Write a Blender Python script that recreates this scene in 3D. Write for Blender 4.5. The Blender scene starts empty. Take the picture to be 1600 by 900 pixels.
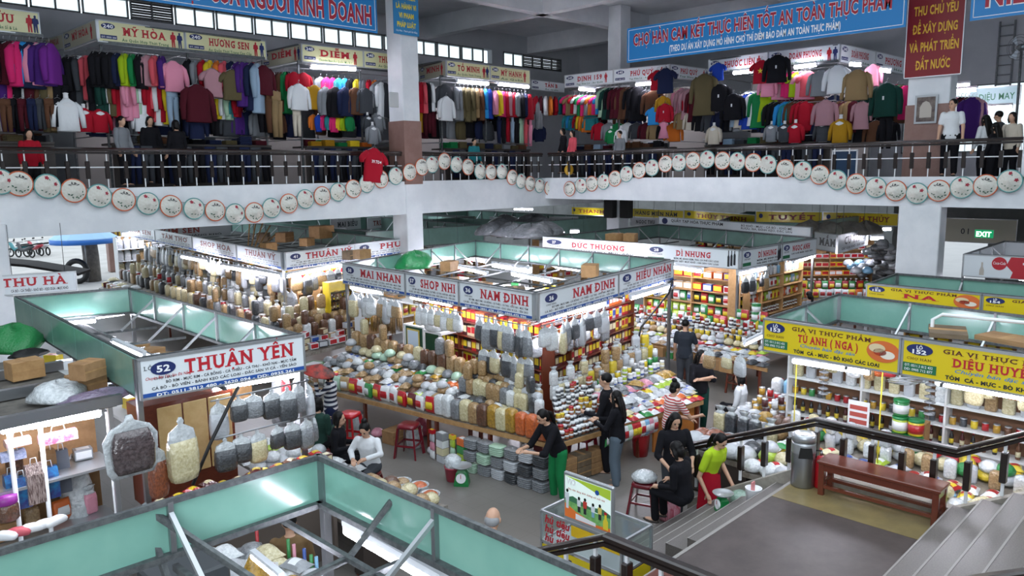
import bpy, math, random
from mathutils import Vector, Matrix
R_ = random.Random(7)
PI = math.pi
scene = bpy.context.scene
COL = scene.collection
# ------------------------------------------------------------------ camera
YAW, PITCH, ROLL, F, ZC = math.radians(44.677), math.radians(8.606), math.radians(-0.707), 1210.0, 5.15
EYE = Vector((0, 0, ZC))
FW = Vector((math.cos(YAW)*math.cos(PITCH), math.sin(YAW)*math.cos(PITCH), -math.sin(PITCH)))
_r = Vector((math.sin(YAW), -math.cos(YAW), 0)); _u = _r.cross(FW)
RT = _r*math.cos(ROLL) + _u*math.sin(ROLL); UP = -_r*math.sin(ROLL) + _u*math.cos(ROLL)
cam = bpy.data.cameras.new('camera'); cam.lens = F/1600*36; cam.sensor_width = 36; cam.clip_end = 300
camo = bpy.data.objects.new('camera', cam); COL.objects.link(camo)
camo.matrix_world = Matrix(((RT.x, UP.x, -FW.x, 0), (RT.y, UP.y, -FW.y, 0), (RT.z, UP.z, -FW.z, ZC), (0, 0, 0, 1)))
scene.camera = camo
# ------------------------------------------------------------------ light and exposure
scene.view_settings.view_transform = 'Standard'; scene.view_settings.look = 'None'
scene.view_settings.gamma = 1; scene.view_settings.use_curve_mapping = False
scene.view_settings.exposure = 0.36
world = bpy.data.worlds.new('daylight'); scene.world = world; world.use_nodes = True
_bg = world.node_tree.nodes['Background']; _bg.inputs[0].default_value = (0.80, 0.90, 1.0, 1); _bg.inputs[1].default_value = 1.5
def area(name, loc, target, sx, sy, power, col=(0.86, 0.93, 1.0)):
    l = bpy.data.lights.new(name, 'AREA'); l.shape = 'RECTANGLE'; l.size = sx; l.size_y = sy; l.energy = power; l.color = col
    o = bpy.data.objects.new(name, l); COL.objects.link(o); o.location = loc
    o.rotation_euler = (Vector(target)-Vector(loc)).to_track_quat('-Z', 'Y').to_euler(); return o
TUBE = 44.0      # strength of the fluorescent tubes
# added unseen fill lamps for daylight from above and from behind the stairs
area('atrium_top_fill', (11, 9, 11.0), (11, 9, 0), 12, 12, 330)
area('stair_side_fill', (-5, -3, 6.5), (14, 14, 7.0), 9, 5, 900)

# ------------------------------------------------------------------ pixel -> point helpers (1600x900 frame)
def ray(px, py): return FW + RT*((px-800)/F) - UP*((py-450)/F)
def atz(px, py, z=0.0):
    d = ray(px, py); return EYE + d*((z-ZC)/d.z)
def atx(px, py, x):
    d = ray(px, py); return EYE + d*(x/d.x)
def aty(px, py, y):
    d = ray(px, py); return EYE + d*(y/d.y)
# ------------------------------------------------------------------ materials
def lin(c):
    if isinstance(c, str):
        c = tuple(int(c[i:i+2], 16)/255 for i in (0, 2, 4))
    return tuple((v/12.92 if v <= .04045 else ((v+.055)/1.055)**2.4) for v in c) + (1,)
MC = {}
def M(key, col='808080', rough=.6, metal=0, coat=0, bump=None, two=None, emit=0, trans=0, alpha=1, spec=.5, scale=6, obj=True, stretch=None, crough=.12):
    """procedural material; two = second colour mixed in by a noise, bump = (scale, strength)"""
    if key in MC: return MC[key]
    m = bpy.data.materials.new(key); m.use_nodes = True; nt = m.node_tree; n = nt.nodes; L = nt.links
    b = n['Principled BSDF']; b.inputs['Base Color'].default_value = lin(col); b.inputs['Roughness'].default_value = rough
    b.inputs['Metallic'].default_value = metal; b.inputs['Coat Weight'].default_value = coat; b.inputs['Coat Roughness'].default_value = crough
    b.inputs['Specular IOR Level'].default_value = spec
    b.inputs['Transmission Weight'].default_value = trans; b.inputs['Alpha'].default_value = alpha
    if emit:
        b.inputs['Emission Color'].default_value = lin(col); b.inputs['Emission Strength'].default_value = emit
    if two or bump:
        tc = n.new('ShaderNodeTexCoord'); src = tc.outputs['Object' if obj else 'Generated']
        if stretch:
            mp = n.new('ShaderNodeMapping'); mp.inputs['Scale'].default_value = stretch; L.new(src, mp.inputs[0]); src = mp.outputs[0]
        if two:
            nz = n.new('ShaderNodeTexNoise'); nz.inputs['Scale'].default_value = scale; nz.inputs['Detail'].default_value = 4; nz.inputs['Roughness'].default_value = .65
            L.new(src, nz.inputs['Vector']); cr = n.new('ShaderNodeValToRGB'); cr.color_ramp.elements[0].position = .38; cr.color_ramp.elements[1].position = .62
            cr.color_ramp.elements[0].color = lin(col); cr.color_ramp.elements[1].color = lin(two)
            L.new(nz.outputs[0], cr.inputs[0]); L.new(cr.outputs[0], b.inputs['Base Color'])
        if bump:
            nb = n.new('ShaderNodeTexNoise'); nb.inputs['Scale'].default_value = bump[0]; nb.inputs['Detail'].default_value = 3; L.new(src, nb.inputs['Vector'])
            bp = n.new('ShaderNodeBump'); bp.inputs['Strength'].default_value = bump[1]; bp.inputs['Distance'].default_value = .02
            L.new(nb.outputs[0], bp.inputs['Height']); L.new(bp.outputs[0], b.inputs['Normal'])
            if coat: L.new(bp.outputs[0], b.inputs['Coat Normal'])
    MC[key] = m; return m
def film(key, col, two=None, scale=30):   # food seen through crinkled clear plastic
    return M('film_'+key, col, .45, coat=.9, bump=(28, .75), two=two, scale=scale)
def cloth(key, col, two=None): return M('cloth_'+key, col, .9, bump=(14, .35), two=two, scale=5, spec=.2)
def ink(key, col): return M('ink_'+key, col, .5)
def dup_nodes_tiles(m, tile, grout, sx, rough=.25):
    nt = m.node_tree; n = nt.nodes; L = nt.links; b = n['Principled BSDF']
    tc = n.new('ShaderNodeTexCoord'); br = n.new('ShaderNodeTexBrick'); br.offset = 0; br.inputs['Scale'].default_value = 1
    br.inputs['Brick Width'].default_value = sx; br.inputs['Row Height'].default_value = sx; br.inputs['Mortar Size'].default_value = .004
    nz = n.new('ShaderNodeTexNoise'); nz.inputs['Scale'].default_value = .7; nz.inputs['Detail'].default_value = 6
    cr = n.new('ShaderNodeValToRGB'); cr.color_ramp.elements[0].color = lin(tile); cr.color_ramp.elements[1].color = lin(grout)
    cr.color_ramp.elements[0].position = .42; cr.color_ramp.elements[1].position = .8
    L.new(tc.outputs['Object'], nz.inputs[0]); L.new(nz.outputs[0], cr.inputs[0])
    L.new(tc.outputs['Object'], br.inputs[0]); L.new(cr.outputs[0], br.inputs['Color1']); L.new(cr.outputs[0], br.inputs['Color2']); br.inputs['Mortar'].default_value = lin(grout)
    L.new(br.outputs[0], b.inputs['Base Color'])
WHITEPAINT = M('white_paint', 'dfe3e6', .6, two='d3d8dc', scale=1.2)
GREYPAINT = M('grey_wall_paint', 'a9adb0', .8, two='a2a6aa', scale=1.0)
CEIL = M('ceiling_paint', 'd3d5d8', .85, two='c6c9cd', scale=.8)
DARKWOOD = M('dark_stained_wood', '1b1412', .3, two='241a16', scale=9, coat=.4)
REDWOOD = M('red_brown_wood', '6e3422', .3, two='592617', scale=12, coat=.5, stretch=(1, 12, 12))
PALEWOOD = M('pale_plywood', 'b08a5c', .6, two='a07a4e', scale=10)
BROWNTILE = M('brown_wall_tile', '8d6f66', .4, two='84655c', scale=3)
PINMETAL = M('white_metal', 'd9dcde', .4)
STEEL = M('brushed_steel', '9a9da0', .35, metal=.9)
ALU = M('aluminium', 'b9bdc0', .35, metal=.7)
DARKSTEEL = M('dark_steel', '54585a', .5, metal=.5, two='6b6f70', scale=20)
GREENGLASS = M('pale_green_sheet', '7fae9f', .18, coat=.4, two='74a597', scale=1.3)
GREENGLASS2 = M('grey_green_sheet', '6f8f86', .3, coat=.3, two='648279', scale=1.3)
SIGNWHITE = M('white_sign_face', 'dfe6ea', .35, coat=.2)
SIGNYELLOW = M('yellow_sign_face', 'dcc41a', .4, coat=.2)
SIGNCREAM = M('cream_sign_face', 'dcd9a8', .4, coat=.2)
GLOW = M('lit_fluorescent_tube', 'f2f0ff', .4, emit=TUBE)
CARD = M('cardboard', 'a07c55', .8, two='8f6d49', scale=7)
CARDD = M('dusty_cardboard', '75644f', .85, two='645543', scale=7)
GREYPLASTIC = M('grey_crinkled_plastic', '85888c', .3, coat=.8, bump=(18, .8), two='6d7074', scale=9)
CLEARBAG = M('clear_plastic_bag', 'cfd4d6', .2, coat=.9, bump=(26, .9), two='b4babd', scale=16)
GOODSBASE = M('crumpled_sheet_base', '8d8880', .5, coat=.3, bump=(14, .6), two='6f665b', scale=7)
SCREW = M('black_rubber', '141414', .6)
REDPLASTIC = M('dark_red_plastic', '6d1220', .3, coat=.3)
BRIGHTRED = M('bright_red_plastic', 'b3141f', .35, coat=.3)
GREENPLASTIC = M('green_plastic', '177a3d', .35, coat=.3)
SKIN = M('skin', 'c39a80', .55); HAIRM = M('black_hair', '0a0808', .5, spec=.25)
GLASS = None
def glassmat():
    m = bpy.data.materials.new('clear_glass'); m.use_nodes = True; nt = m.node_tree
    for x in list(nt.nodes): nt.nodes.remove(x)
    o = nt.nodes.new('ShaderNodeOutputMaterial'); mx = nt.nodes.new('ShaderNodeMixShader'); t = nt.nodes.new('ShaderNodeBsdfTransparent'); g = nt.nodes.new('ShaderNodeBsdfGlossy')
    t.inputs[0].default_value = (.93, .97, .96, 1); g.inputs['Roughness'].default_value = .05; mx.inputs[0].default_value = .12
    nt.links.new(t.outputs[0], mx.inputs[1]); nt.links.new(g.outputs[0], mx.inputs[2]); nt.links.new(mx.outputs[0], o.inputs[0]); return m
GLASS = glassmat()
# ------------------------------------------------------------------ mesh builder
class MB:
    def __init__(s): s.v = []; s.f = []; s.m = []; s.sm = []; s.mi = 0; s.T = None
    def add(s, vs, fs, smooth=False, mi=None):
        b = len(s.v); s.v += [s.T @ Vector(p) for p in vs] if s.T else [tuple(p) for p in vs]
        for f in fs: s.f.append(tuple(i+b for i in f)); s.m.append(s.mi if mi is None else mi); s.sm.append(smooth)
        return s
    def box(s, x0, x1, y0, y1, z0, z1, mi=None):
        return s.add([(x0,y0,z0),(x1,y0,z0),(x1,y1,z0),(x0,y1,z0),(x0,y0,z1),(x1,y0,z1),(x1,y1,z1),(x0,y1,z1)],
                     [(3,2,1,0),(4,5,6,7),(0,1,5,4),(1,2,6,5),(2,3,7,6),(3,0,4,7)], False, mi)
    def cbox(s, c, sx, sy, sz, mi=None): return s.box(c[0]-sx/2, c[0]+sx/2, c[1]-sy/2, c[1]+sy/2, c[2]-sz/2, c[2]+sz/2, mi)
    def bbox(s, x0, x1, y0, y1, z0, z1, b=.01, mi=None):     # bevelled box
        rings = []
        for z, i in ((z0, b), (z0+b, 0), (z1-b, 0), (z1, b)):
            X0, X1, Y0, Y1 = x0+i, x1-i, y0+i, y1-i; c = b
            rings.append([(X0+c,Y0,z),(X1-c,Y0,z),(X1,Y0+c,z),(X1,Y1-c,z),(X1-c,Y1,z),(X0+c,Y1,z),(X0,Y1-c,z),(X0,Y0+c,z)])
        return s.loft(rings, True, True, False, mi)
    def loft(s, rings, cap0=True, cap1=True, smooth=True, mi=None, closed=True):
        n = len(rings[0]); vs = [p for r in rings for p in r]; fs = []
        for k in range(len(rings)-1):
            for i in range(n if closed else n-1):
                j = (i+1) % n; fs.append((k*n+i, k*n+j, (k+1)*n+j, (k+1)*n+i))
        if cap0: fs.append(tuple(range(n-1, -1, -1)))
        if cap1: fs.append(tuple((len(rings)-1)*n+i for i in range(n)))
        return s.add(vs, fs, smooth, mi)
    def tube(s, pts, r, seg=8, mi=None, smooth=True, cap=True):
        pts = [Vector(p) for p in pts]; rs = r if isinstance(r, (list, tuple)) else [r]*len(pts); rings = []
        t0 = (pts[1]-pts[0]).normalized(); a = t0.orthogonal().normalized()
        for i, p in enumerate(pts):
            t = (pts[min(i+1, len(pts)-1)]-pts[max(i-1, 0)]).normalized(); a = (a-t*a.dot(t)).normalized(); b = t.cross(a)
            rings.append([p+(a*math.cos(2*PI*k/seg)+b*math.sin(2*PI*k/seg))*rs[i] for k in range(seg)])
        return s.loft(rings, cap, cap, smooth, mi)
    def bar(s, p0, p1, w, h=None, mi=None):                  # square bar between two points
        p0, p1 = Vector(p0), Vector(p1); t = (p1-p0).normalized(); h = h or w
        u = Vector((0, 0, 1)) if abs(t.z) < .9 else Vector((1, 0, 0)); a = t.cross(u).normalized(); b = a.cross(t)
        R = lambda p: [p-a*w/2-b*h/2, p+a*w/2-b*h/2, p+a*w/2+b*h/2, p-a*w/2+b*h/2]
        return s.loft([R(p0), R(p1)], True, True, False, mi)
    def lathe(s, prof, c=(0, 0, 0), seg=14, mi=None, smooth=True, sx=1, sy=1):
        rings = [[(c[0]+r*sx*math.cos(2*PI*k/seg), c[1]+r*sy*math.sin(2*PI*k/seg), c[2]+z) for k in range(seg)] for r, z in prof]
        return s.loft(rings, True, True, smooth, mi)
    def ell(s, c, rx, ry, rz, seg=12, rg=8, mi=None):
        prof = [(max(.02, math.sin(PI*i/rg)), -math.cos(PI*i/rg)) for i in range(rg+1)]
        rings = [[(c[0]+rx*r*math.cos(2*PI*k/seg), c[1]+ry*r*math.sin(2*PI*k/seg), c[2]+rz*z) for k in range(seg)] for r, z in prof]
        return s.loft(rings, True, True, True, mi)
    def prism(s, poly, y0, y1, mi=None):                     # polygon in XZ pushed along Y
        n = len(poly); vs = [(x, y0, z) for x, z in poly]+[(x, y1, z) for x, z in poly]
        fs = [tuple(range(n)), tuple(range(2*n-1, n-1, -1))]+[((i+1) % n, i, n+i, n+(i+1) % n) for i in range(n)]
        return s.add(vs, fs, False, mi)
    def mesh(s, name, mats):
        me = bpy.data.meshes.new(name); me.from_pydata([tuple(v) for v in s.v], [], s.f)
        for m in (mats if isinstance(mats, (list, tuple)) else [mats]): me.materials.append(m)
        me.polygons.foreach_set('material_index', s.m); me.polygons.foreach_set('use_smooth', s.sm); me.update()
        return me
    def build(s, name, mats, parent=None, **k): return put(name, s.mesh(name, mats), parent, **k)
def put(name, me, parent=None, loc=None, rz=0, **k):
    o = bpy.data.objects.new(name, me); COL.objects.link(o); o.parent = parent
    if loc is not None: o.location = loc
    if rz: o.rotation_euler = (0, 0, rz)
    tag(o, **k); return o
def shrink(t):
    w = t.split()
    for drop in ('the', 'a', 'full'):
        for i in range(len(w)-1, 0, -1):
            if len(w) > 16 and w[i] == drop: w.pop(i)
    return ' '.join(w[:16]) if len(w) <= 18 else ' '.join(w)
def tag(o, label=None, cat=None, group=None, kind=None):
    if label: o['label'] = shrink(label)
    if cat: o['category'] = cat
    if group: o['group'] = group
    if kind: o['kind'] = kind
    return o
def thing(name, label, cat, loc=(0, 0, 0), rz=0, group=None, kind=None):
    return put(name, None, None, loc, rz, label=label, cat=cat, group=group, kind=kind)
def struct(name, mb, mats, label=None, **k):
    return mb.build(name, mats, None, kind='structure', **k)
def inst(src, loc, rot=0, sc=1, label=None, cat=None, group=None, mats=None, kids=None):
    """copy of a thing and of its parts (mesh data shared); mats = {slot: material} on the copy, kids = {part name stem: material}"""
    c = src.copy(); COL.objects.link(c); c.location = loc
    c.rotation_euler = (0, 0, rot) if not isinstance(rot, tuple) else rot
    c.scale = (sc, sc, sc) if not isinstance(sc, tuple) else sc
    tag(c, label, cat, group)
    for i, m in (mats or {}).items(): c.material_slots[i].link = 'OBJECT'; c.material_slots[i].material = m
    for ch in KIDS.get(src.name, ()):
        d = ch.copy(); COL.objects.link(d); d.parent = c
        km = (kids or {}).get(ch.name.split('.')[0])
        if km: d.material_slots[0].link = 'OBJECT'; d.material_slots[0].material = km
    return c
KIDS = {}
ORD = 'first second third fourth fifth sixth seventh eighth ninth tenth eleventh twelfth thirteenth fourteenth fifteenth sixteenth seventeenth eighteenth nineteenth twentieth'.split()
TENS = {20: ('twenty', 'twentieth'), 30: ('thirty', 'thirtieth'), 40: ('forty', 'fortieth')}
def nth(i):                                                  # 0 -> first
    if i < 20: return ORD[i]
    i += 1; t = i//10*10; return TENS[t][1] if i == t else TENS[t][0]+'-'+ORD[i-t-1]
# ------------------------------------------------------------------ lettering
TXC = {}; GLY = {}
def raw_text(s, bold):
    cu = bpy.data.curves.new('lettering', 'FONT'); cu.body = s; cu.resolution_u = 2; cu.offset = bold; cu.size = 1
    o = bpy.data.objects.new('lettering', cu); me = bpy.data.meshes.new_from_object(o)
    vs = [(v.co.x, v.co.y) for v in me.vertices]; fs = [tuple(p.vertices) for p in me.polygons]
    bpy.data.objects.remove(o); bpy.data.curves.remove(cu); bpy.data.meshes.remove(me); return vs, fs
def wid(s): xs = [v[0] for v in raw_text(s, 0)[0]]; return max(xs)-min(xs)
SERIF = {'A': 'bl br', 'B': 'bL tL', 'C': 'tr', 'D': 'bL tL', 'E': 'bL tL', 'F': 'bL tL', 'G': 'tr', 'H': 'bl br tl tr', 'I': 'bc tc', 'K': 'bl br tl tr', 'L': 'bL tl', 'M': 'bl br tL tR',
         'N': 'bl tL tr', 'P': 'bl tL', 'R': 'bl br tL', 'S': '', 'T': 'bc', 'U': 'tl tr', 'V': 'tl tr', 'X': 'bl br tl tr', 'Y': 'bc tl tr', 'O': '', 'Q': ''}
def glyph(ch, bold, serif):
    key = (ch, bold, serif)
    if key in GLY: return GLY[key]
    import unicodedata
    base, marks = ch, ''
    if ch in '\u0110\u0111': base, marks = ('D' if ch == '\u0110' else 'd'), '-'
    else:
        d = unicodedata.normalize('NFD', ch); base, marks = d[0], d[1:]
    if base == ' ': GLY[key] = ([], [], .32); return GLY[key]
    vs, fs = raw_text(base, bold); x0 = min(v[0] for v in vs); x1 = max(v[0] for v in vs); top = max(v[1] for v in vs); bot = min(v[1] for v in vs)
    adv = wid('H'+base+'H')-wid('HH'); vs = list(vs); fs = list(fs); st = .085+bold*2
    def quad(*p): b = len(vs); vs.extend([(q[0], q[1], 1) for q in p]); fs.append((b, b+1, b+2, b+3))
    def stroke(ax, ay, bx, by, w):
        dx, dy = bx-ax, by-ay; l = math.hypot(dx, dy); nx, ny = -dy/l*w/2, dx/l*w/2
        quad((ax-nx, ay-ny), (bx-nx, by-ny), (bx+nx, by+ny), (ax+nx, ay+ny))
    if serif:
        for t in SERIF.get(base, '').split():
            y = bot+.03 if t[0] == 'b' else top-.03; w = .15+bold
            c = {'l': x0+st/2, 'L': x0+st/2-.03, 'r': x1-st/2, 'R': x1-st/2+.03, 'c': (x0+x1)/2}[t[1]]
            stroke(c-w, y, c+w, y, .06)
        adv += .10; vs = [(v[0]+.05,)+tuple(v[1:]) for v in vs]; x0 += .05; x1 += .05
    c = (x0+x1)/2; w = .05+bold*1.2; up = top+.09
    for mk in marks:
        o = ord(mk)
        if mk == '-': stroke(x0-.1, (.36 if base == 'D' else .66), x0+.26, (.36 if base == 'D' else .66), .07) if base == 'D' else stroke(x1-.3, .63, x1+.08, .63, .06)
        elif o == 0x302: stroke(c-.15, up-.03, c, up+.09, w); stroke(c, up+.09, c+.15, up-.03, w); up += .15
        elif o == 0x306: stroke(c-.14, up+.07, c, up-.01, w); stroke(c, up-.01, c+.14, up+.07, w); up += .13
        elif o == 0x31b: stroke(x1-.05, top-.07, x1+.09, top+.0, w*1.2); stroke(x1+.09, top-.0, x1+.08, top+.1, w)
        elif o == 0x301: stroke(c-.03, up-.02, c+.13, up+.13, w*1.1)
        elif o == 0x300: stroke(c-.13, up+.13, c+.03, up-.02, w*1.1)
        elif o == 0x303: stroke(c-.17, up, c-.05, up+.07, w); stroke(c-.05, up+.07, c+.06, up+.01, w); stroke(c+.06, up+.01, c+.18, up+.08, w)
        elif o == 0x309: stroke(c-.06, up+.12, c+.07, up+.12, w); stroke(c+.07, up+.12, c, up-.02, w)
        elif o == 0x323: stroke(c-.055, bot-.13, c+.055, bot-.13, .11)
    GLY[key] = (vs, fs, adv); return GLY[key]
def text_mesh(s, h, w=None, bold=.0, serif=False, shear=0.0):
    key = (s, h, w, bold, serif, shear)
    if key in TXC: return TXC[key]
    V, Fc, x = [], [], 0
    for ch in s:
        vs, fs, adv = glyph(ch, bold, serif); b = len(V)
        V += [(p[0]+x+shear*p[1], p[1], len(p)-2) for p in vs]; Fc += [tuple(i+b for i in f) for f in fs]; x += adv*(1.04 if not bold else 1.0+bold*1.5)
    xs = [v[0] for v in V] or [0, 1]; x0, x1 = min(xs), max(xs); k = h/.73; kx = (w/(x1-x0)) if w else k
    me = bpy.data.meshes.new('lettering'); me.from_pydata([((p[0]-x0)*kx, -.001*p[2], p[1]*k) for p in V], [], Fc); me.update()
    me['w'] = (x1-x0)*kx; TXC[key] = me; return me
def letters(parent, s, x, z, h, mat, w=None, y=-.004, bold=.01, name='lettering', center=False, rot=0, shear=0, serif=False):
    me = text_mesh(s, h, w, bold, serif, shear)
    if not me.materials: me.materials.append(mat)
    o = bpy.data.objects.new(name, me); COL.objects.link(o); o.parent = parent
    o.location = (x-(me['w']/2 if center else 0), y, z); o.rotation_euler = (0, 0, rot)
    if me.materials[0] is not mat: o.material_slots[0].link = 'OBJECT'; o.material_slots[0].material = mat
    return o
# ================================================================== THE BUILDING
GY, GX = 19.0, 21.0            # faces of the left and right galleries
FZ, RZ = 4.78, 5.76            # gallery floor, handrail top
CEILZ = 11.3
fl = MB().box(-8, 60, -6, 36, -.2, 0)
floor = struct('floor', fl, M('market_floor_tiles', '8d8a86', .35, spec=.4), label='beige grey tiled market floor')
dup_nodes_tiles(MC['market_floor_tiles'], '7a7671', '6a6661', .4)
struct('street_ground', MB().box(-40, 90, 36, 140, -.25, -.02), M('street_asphalt', 'b9b6b2', .9, two='aaa7a2', scale=.5), label='sunlit street outside the open end of the hall')
struct('gallery_floor_left', MB().box(-8, 36, GY+.28, 30, 4.2, FZ), GREYPAINT)
struct('gallery_floor_right', MB().box(GX+.28, 36, -6, GY+.28, 4.2, FZ), GREYPAINT)
struct('beam_left', MB().box(-8, 25.0, GY, GY+.28, 3.87, 4.87), WHITEPAINT, label='long white beam under the left gallery rail')
struct('beam_right', MB().box(GX, GX+.28, -6, GY, 4.14, 4.88), WHITEPAINT, label='long white beam under the right gallery rail')
struct('wall_left', MB().box(-8, 31.3, 25.7, 26.0, FZ, 9.9).box(-8, 31.3, 25.7, 26.0, 10.5, CEILZ).box(-8, 4, 25.7, 26, 9.9, 10.5).box(24.9, 25.6, 25.7, 26, 9.9, 10.5).box(29.6, 31.3, 25.7, 26, 9.9, 10.5), GREYPAINT)
struct('wall_right', MB().box(31, 31.3, 10.5, 25.7, FZ, 9.9).box(31, 31.3, 10.5, 25.7, 10.5, CEILZ).box(31, 31.3, 22.3, 25.7, 9.9, 10.5).box(31, 31.3, -6, 10.5, 7.9, CEILZ).box(31, 31.3, 10.2, 10.5, FZ, 7.9).box(31, 31.3, 5.0, 5.5, FZ, 7.9).box(31, 31.3, -6, 10.2, FZ, 5.6).box(31, 31.3, 10.5, 22.3, 9.9, 10.5), GREYPAINT)
# clerestory windows: steel frames with clear panes, some shuttered
def window_left(n, x0, x1, shut=False):
    w = MB(); k = .04
    for a, b, c, d in ((x0, x1, 9.9, 9.9+k), (x0, x1, 10.5-k, 10.5), (x0, x0+k, 9.9, 10.5), (x1-k, x1, 9.9, 10.5), ((x0+x1)/2-k/2, (x0+x1)/2+k/2, 9.9, 10.5)): w.box(a, b, 25.66, 25.74, c, d)
    o = struct('window_%d' % n, w, DARKSTEEL)
    if shut:
        s = MB()
        for i in range(7): s.box(x0+k, x1-k, 25.68+.02*(i % 2), 25.72+.02*(i % 2), 9.94+i*.075, 10.0+i*.075)
        s.build('shutter', M('dark_louvre', '3c3b3a', .7), o)
    else: MB().box(x0+k, x1-k, 25.70, 25.71, 9.94, 10.46).build('pane', GLASS, o)
WX = [4.0+1.36*i for i in range(15)]
for i in range(15): window_left(i+1, WX[i]+.03, WX[i]+1.36-.03, i in (4,))
for i, (a, b, s) in enumerate(((24.4+1.2, 26.9, False), (26.9, 28.2, True), (28.2, 29.6, True))): window_left(16+i, a, b, s)
def window_right(n, y0, y1, z0=9.9, z1=10.5, mid=True):
    w = MB(); k = .04
    for a, b, c, d in ((y0, y1, z0, z0+k), (y0, y1, z1-k, z1), (y0, y0+k, z0, z1), (y1-k, y1, z0, z1))+((((y0+y1)/2-k/2, (y0+y1)/2+k/2, z0, z1),) if mid else ()): w.box(30.96, 31.04, a, b, c, d)
    o = struct('window_%d' % n, w, DARKSTEEL)
    MB().box(31.0, 31.01, y0+k, y1-k, z0+k, z1-k).build('pane', GLASS, o)
window_right(20, 22.3, 22.31+.01, mid=False) if False else None
window_right(21, 5.5, 10.2, 5.6, 7.9); window_right(22, 2.0, 5.0, 5.6, 7.9)
struct('ceiling', MB().box(-8, 36, 11.5, 30, CEILZ, CEILZ+.3).box(14, 36, -6, 11.5, CEILZ, CEILZ+.3), CEIL, label='grey painted ceiling above the galleries')
for i, x in enumerate((8.0, 14.6, 21.0, 27.4)): struct('beam_ceiling', MB().box(x-.2, x+.2, 11.5, 25.7, CEILZ-.75, CEILZ), CEIL, label='deep grey ceiling beam, %s from the left' % nth(i))
struct('wall_rear', MB().box(-8.3, 44, -6.3, -6.0, 0, CEILZ), GREYPAINT, label='wall behind the stairs')
struct('wall_side', MB().box(-8.3, -8.0, -6, 26, 0, CEILZ), GREYPAINT, label='wall at the left of the hall')
struct('beam_ceiling_cross', MB().box(14, 31, 18.9, 19.3, CEILZ-.75, CEILZ), CEIL)
struct('beam_ceiling_far', MB().box(14, 31, 12.3, 12.7, CEILZ-.75, CEILZ), CEIL)
def column(x0, x1, y0, y1, z1, dado=True, conduit=False, label=None):
    c = struct('column', MB().bbox(x0, x1, y0, y1, 0, z1, .02), WHITEPAINT, label=label)
    if dado: MB().box(x0-.02, x1+.02, y0-.02, y1+.02, FZ, 6.68).build('tile_cladding', BROWNTILE, c)
    return c
column(14.65, 15.28, GY-.03, GY+.7, CEILZ, label='white column with brown tiled foot beside the blue hanging banner')
column(24.55, 25.2, 18.35, 18.95, CEILZ, label='white column behind the right gallery stalls near the corner')
column(GX-.02, GX+.5, 5.9, 6.88, 4.2, dado=False, label='broad white column under the right gallery')
UC = struct('column', MB().bbox(22.2, 22.75, 6.22, 7.24, FZ, CEILZ, .02), WHITEPAINT, label='broad upper column behind the red banner'); MB().box(22.18, 22.77, 6.2, 7.26, FZ, 6.72).build('tile_cladding', BROWNTILE, UC)
column(3.5, 4.12, GY-.03, GY+.5, 4.2, dado=False, label='white column at the left edge under the gallery')
struct('column', MB().bbox(GX+.0, GX+.5, 3.55, 4.3, FZ, CEILZ, .02), WHITEPAINT, label='pale column at the right edge of the upper gallery')
# ------------------------------------------------------------------ gallery railings
bal = MB()
bal.mi = 1; bal.box(-.012, .012, -.012, .012, 0, .86)
bal.mi = 0; bal.bbox(-.045, .045, -.03, .03, .2, .6, .008)
bal_me = bal.mesh('baluster', [DARKWOOD, PINMETAL])
def railing(p0, p1, n, label):
    p0, p1 = Vector(p0), Vector(p1); d = p1-p0; L = d.length
    t = thing('gallery_railing', label, 'railing', (p0.x, p0.y, 4.88), math.atan2(d.y, d.x))
    MB().loft([[(x, -.05, .82), (x, .05, .82), (x, .06, .87), (x, 0, .9), (x, -.06, .87)] for x in (0, L)], smooth=False).build('handrail', DARKWOOD, t)
    MB().box(0, L, -.03, .03, .76, .81).build('lower_handrail', DARKWOOD, t)
    MB().box(0, L, -.012, .012, .45, .475).build('middle_rod', PINMETAL, t)
    for i in range(n): put('baluster', bal_me, t, (L*(i+.5)/n, 0, 0))
    return t
railing((3.6, GY+.12), (14.62, GY+.12), 27, 'dark wooden gallery railing left of the column with the brown tiled foot')
railing((15.3, GY+.12), (20.95, GY+.12), 15, 'dark wooden gallery railing between the tiled column and the inner corner')
railing((GX+.12, 18.95), (GX+.12, 2.6), 42, 'dark wooden gallery railing along the right side')
# ------------------------------------------------------------------ conical hats
hat = MB(); hat.lathe([(.255, 0), (.255, .012), (.235, .02), (.2, .045), (.1, .115), (.02, .17), (.004, .175)], seg=28)
ring = MB()
rr = [[((.252+.016*math.cos(a))*math.cos(b), (.252+.016*math.cos(a))*math.sin(b), .008+.016*math.sin(a)) for a in [2*PI*k/6 for k in range(6)]] for b in [2*PI*k/28 for k in range(29)]]
ring.loft(rr, False, False)
def on_cone(x, y): r = math.hypot(x, y); return .179-.66*r if r > .02 else .17
boat, leaf_, flower = MB(), MB(), MB()
def patch(mb, pts):
    n = len(pts); cx = sum(p[0] for p in pts)/n; cy = sum(p[1] for p in pts)/n
    mb.add([(x, y, on_cone(x, y)+.004) for x, y in pts]+[(cx, cy, on_cone(cx, cy)+.006)], [(i, (i+1) % n, n) for i in range(n)])
def big(mb, k, dy):
    mb.v = [(x*k, y*k+dy, on_cone(x*k, y*k+dy)+.005) for x, y, z in mb.v]
patch(boat, [(-.10, .10), (-.06, .085), (.05, .085), (.10, .105), (.05, .115), (-.05, .115)]); patch(boat, [(-.04, .115), (-.02, .115), (-.02, .15), (-.035, .15)]); patch(boat, [(0, .115), (.04, .115), (.035, .14), (.005, .14)])
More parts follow.
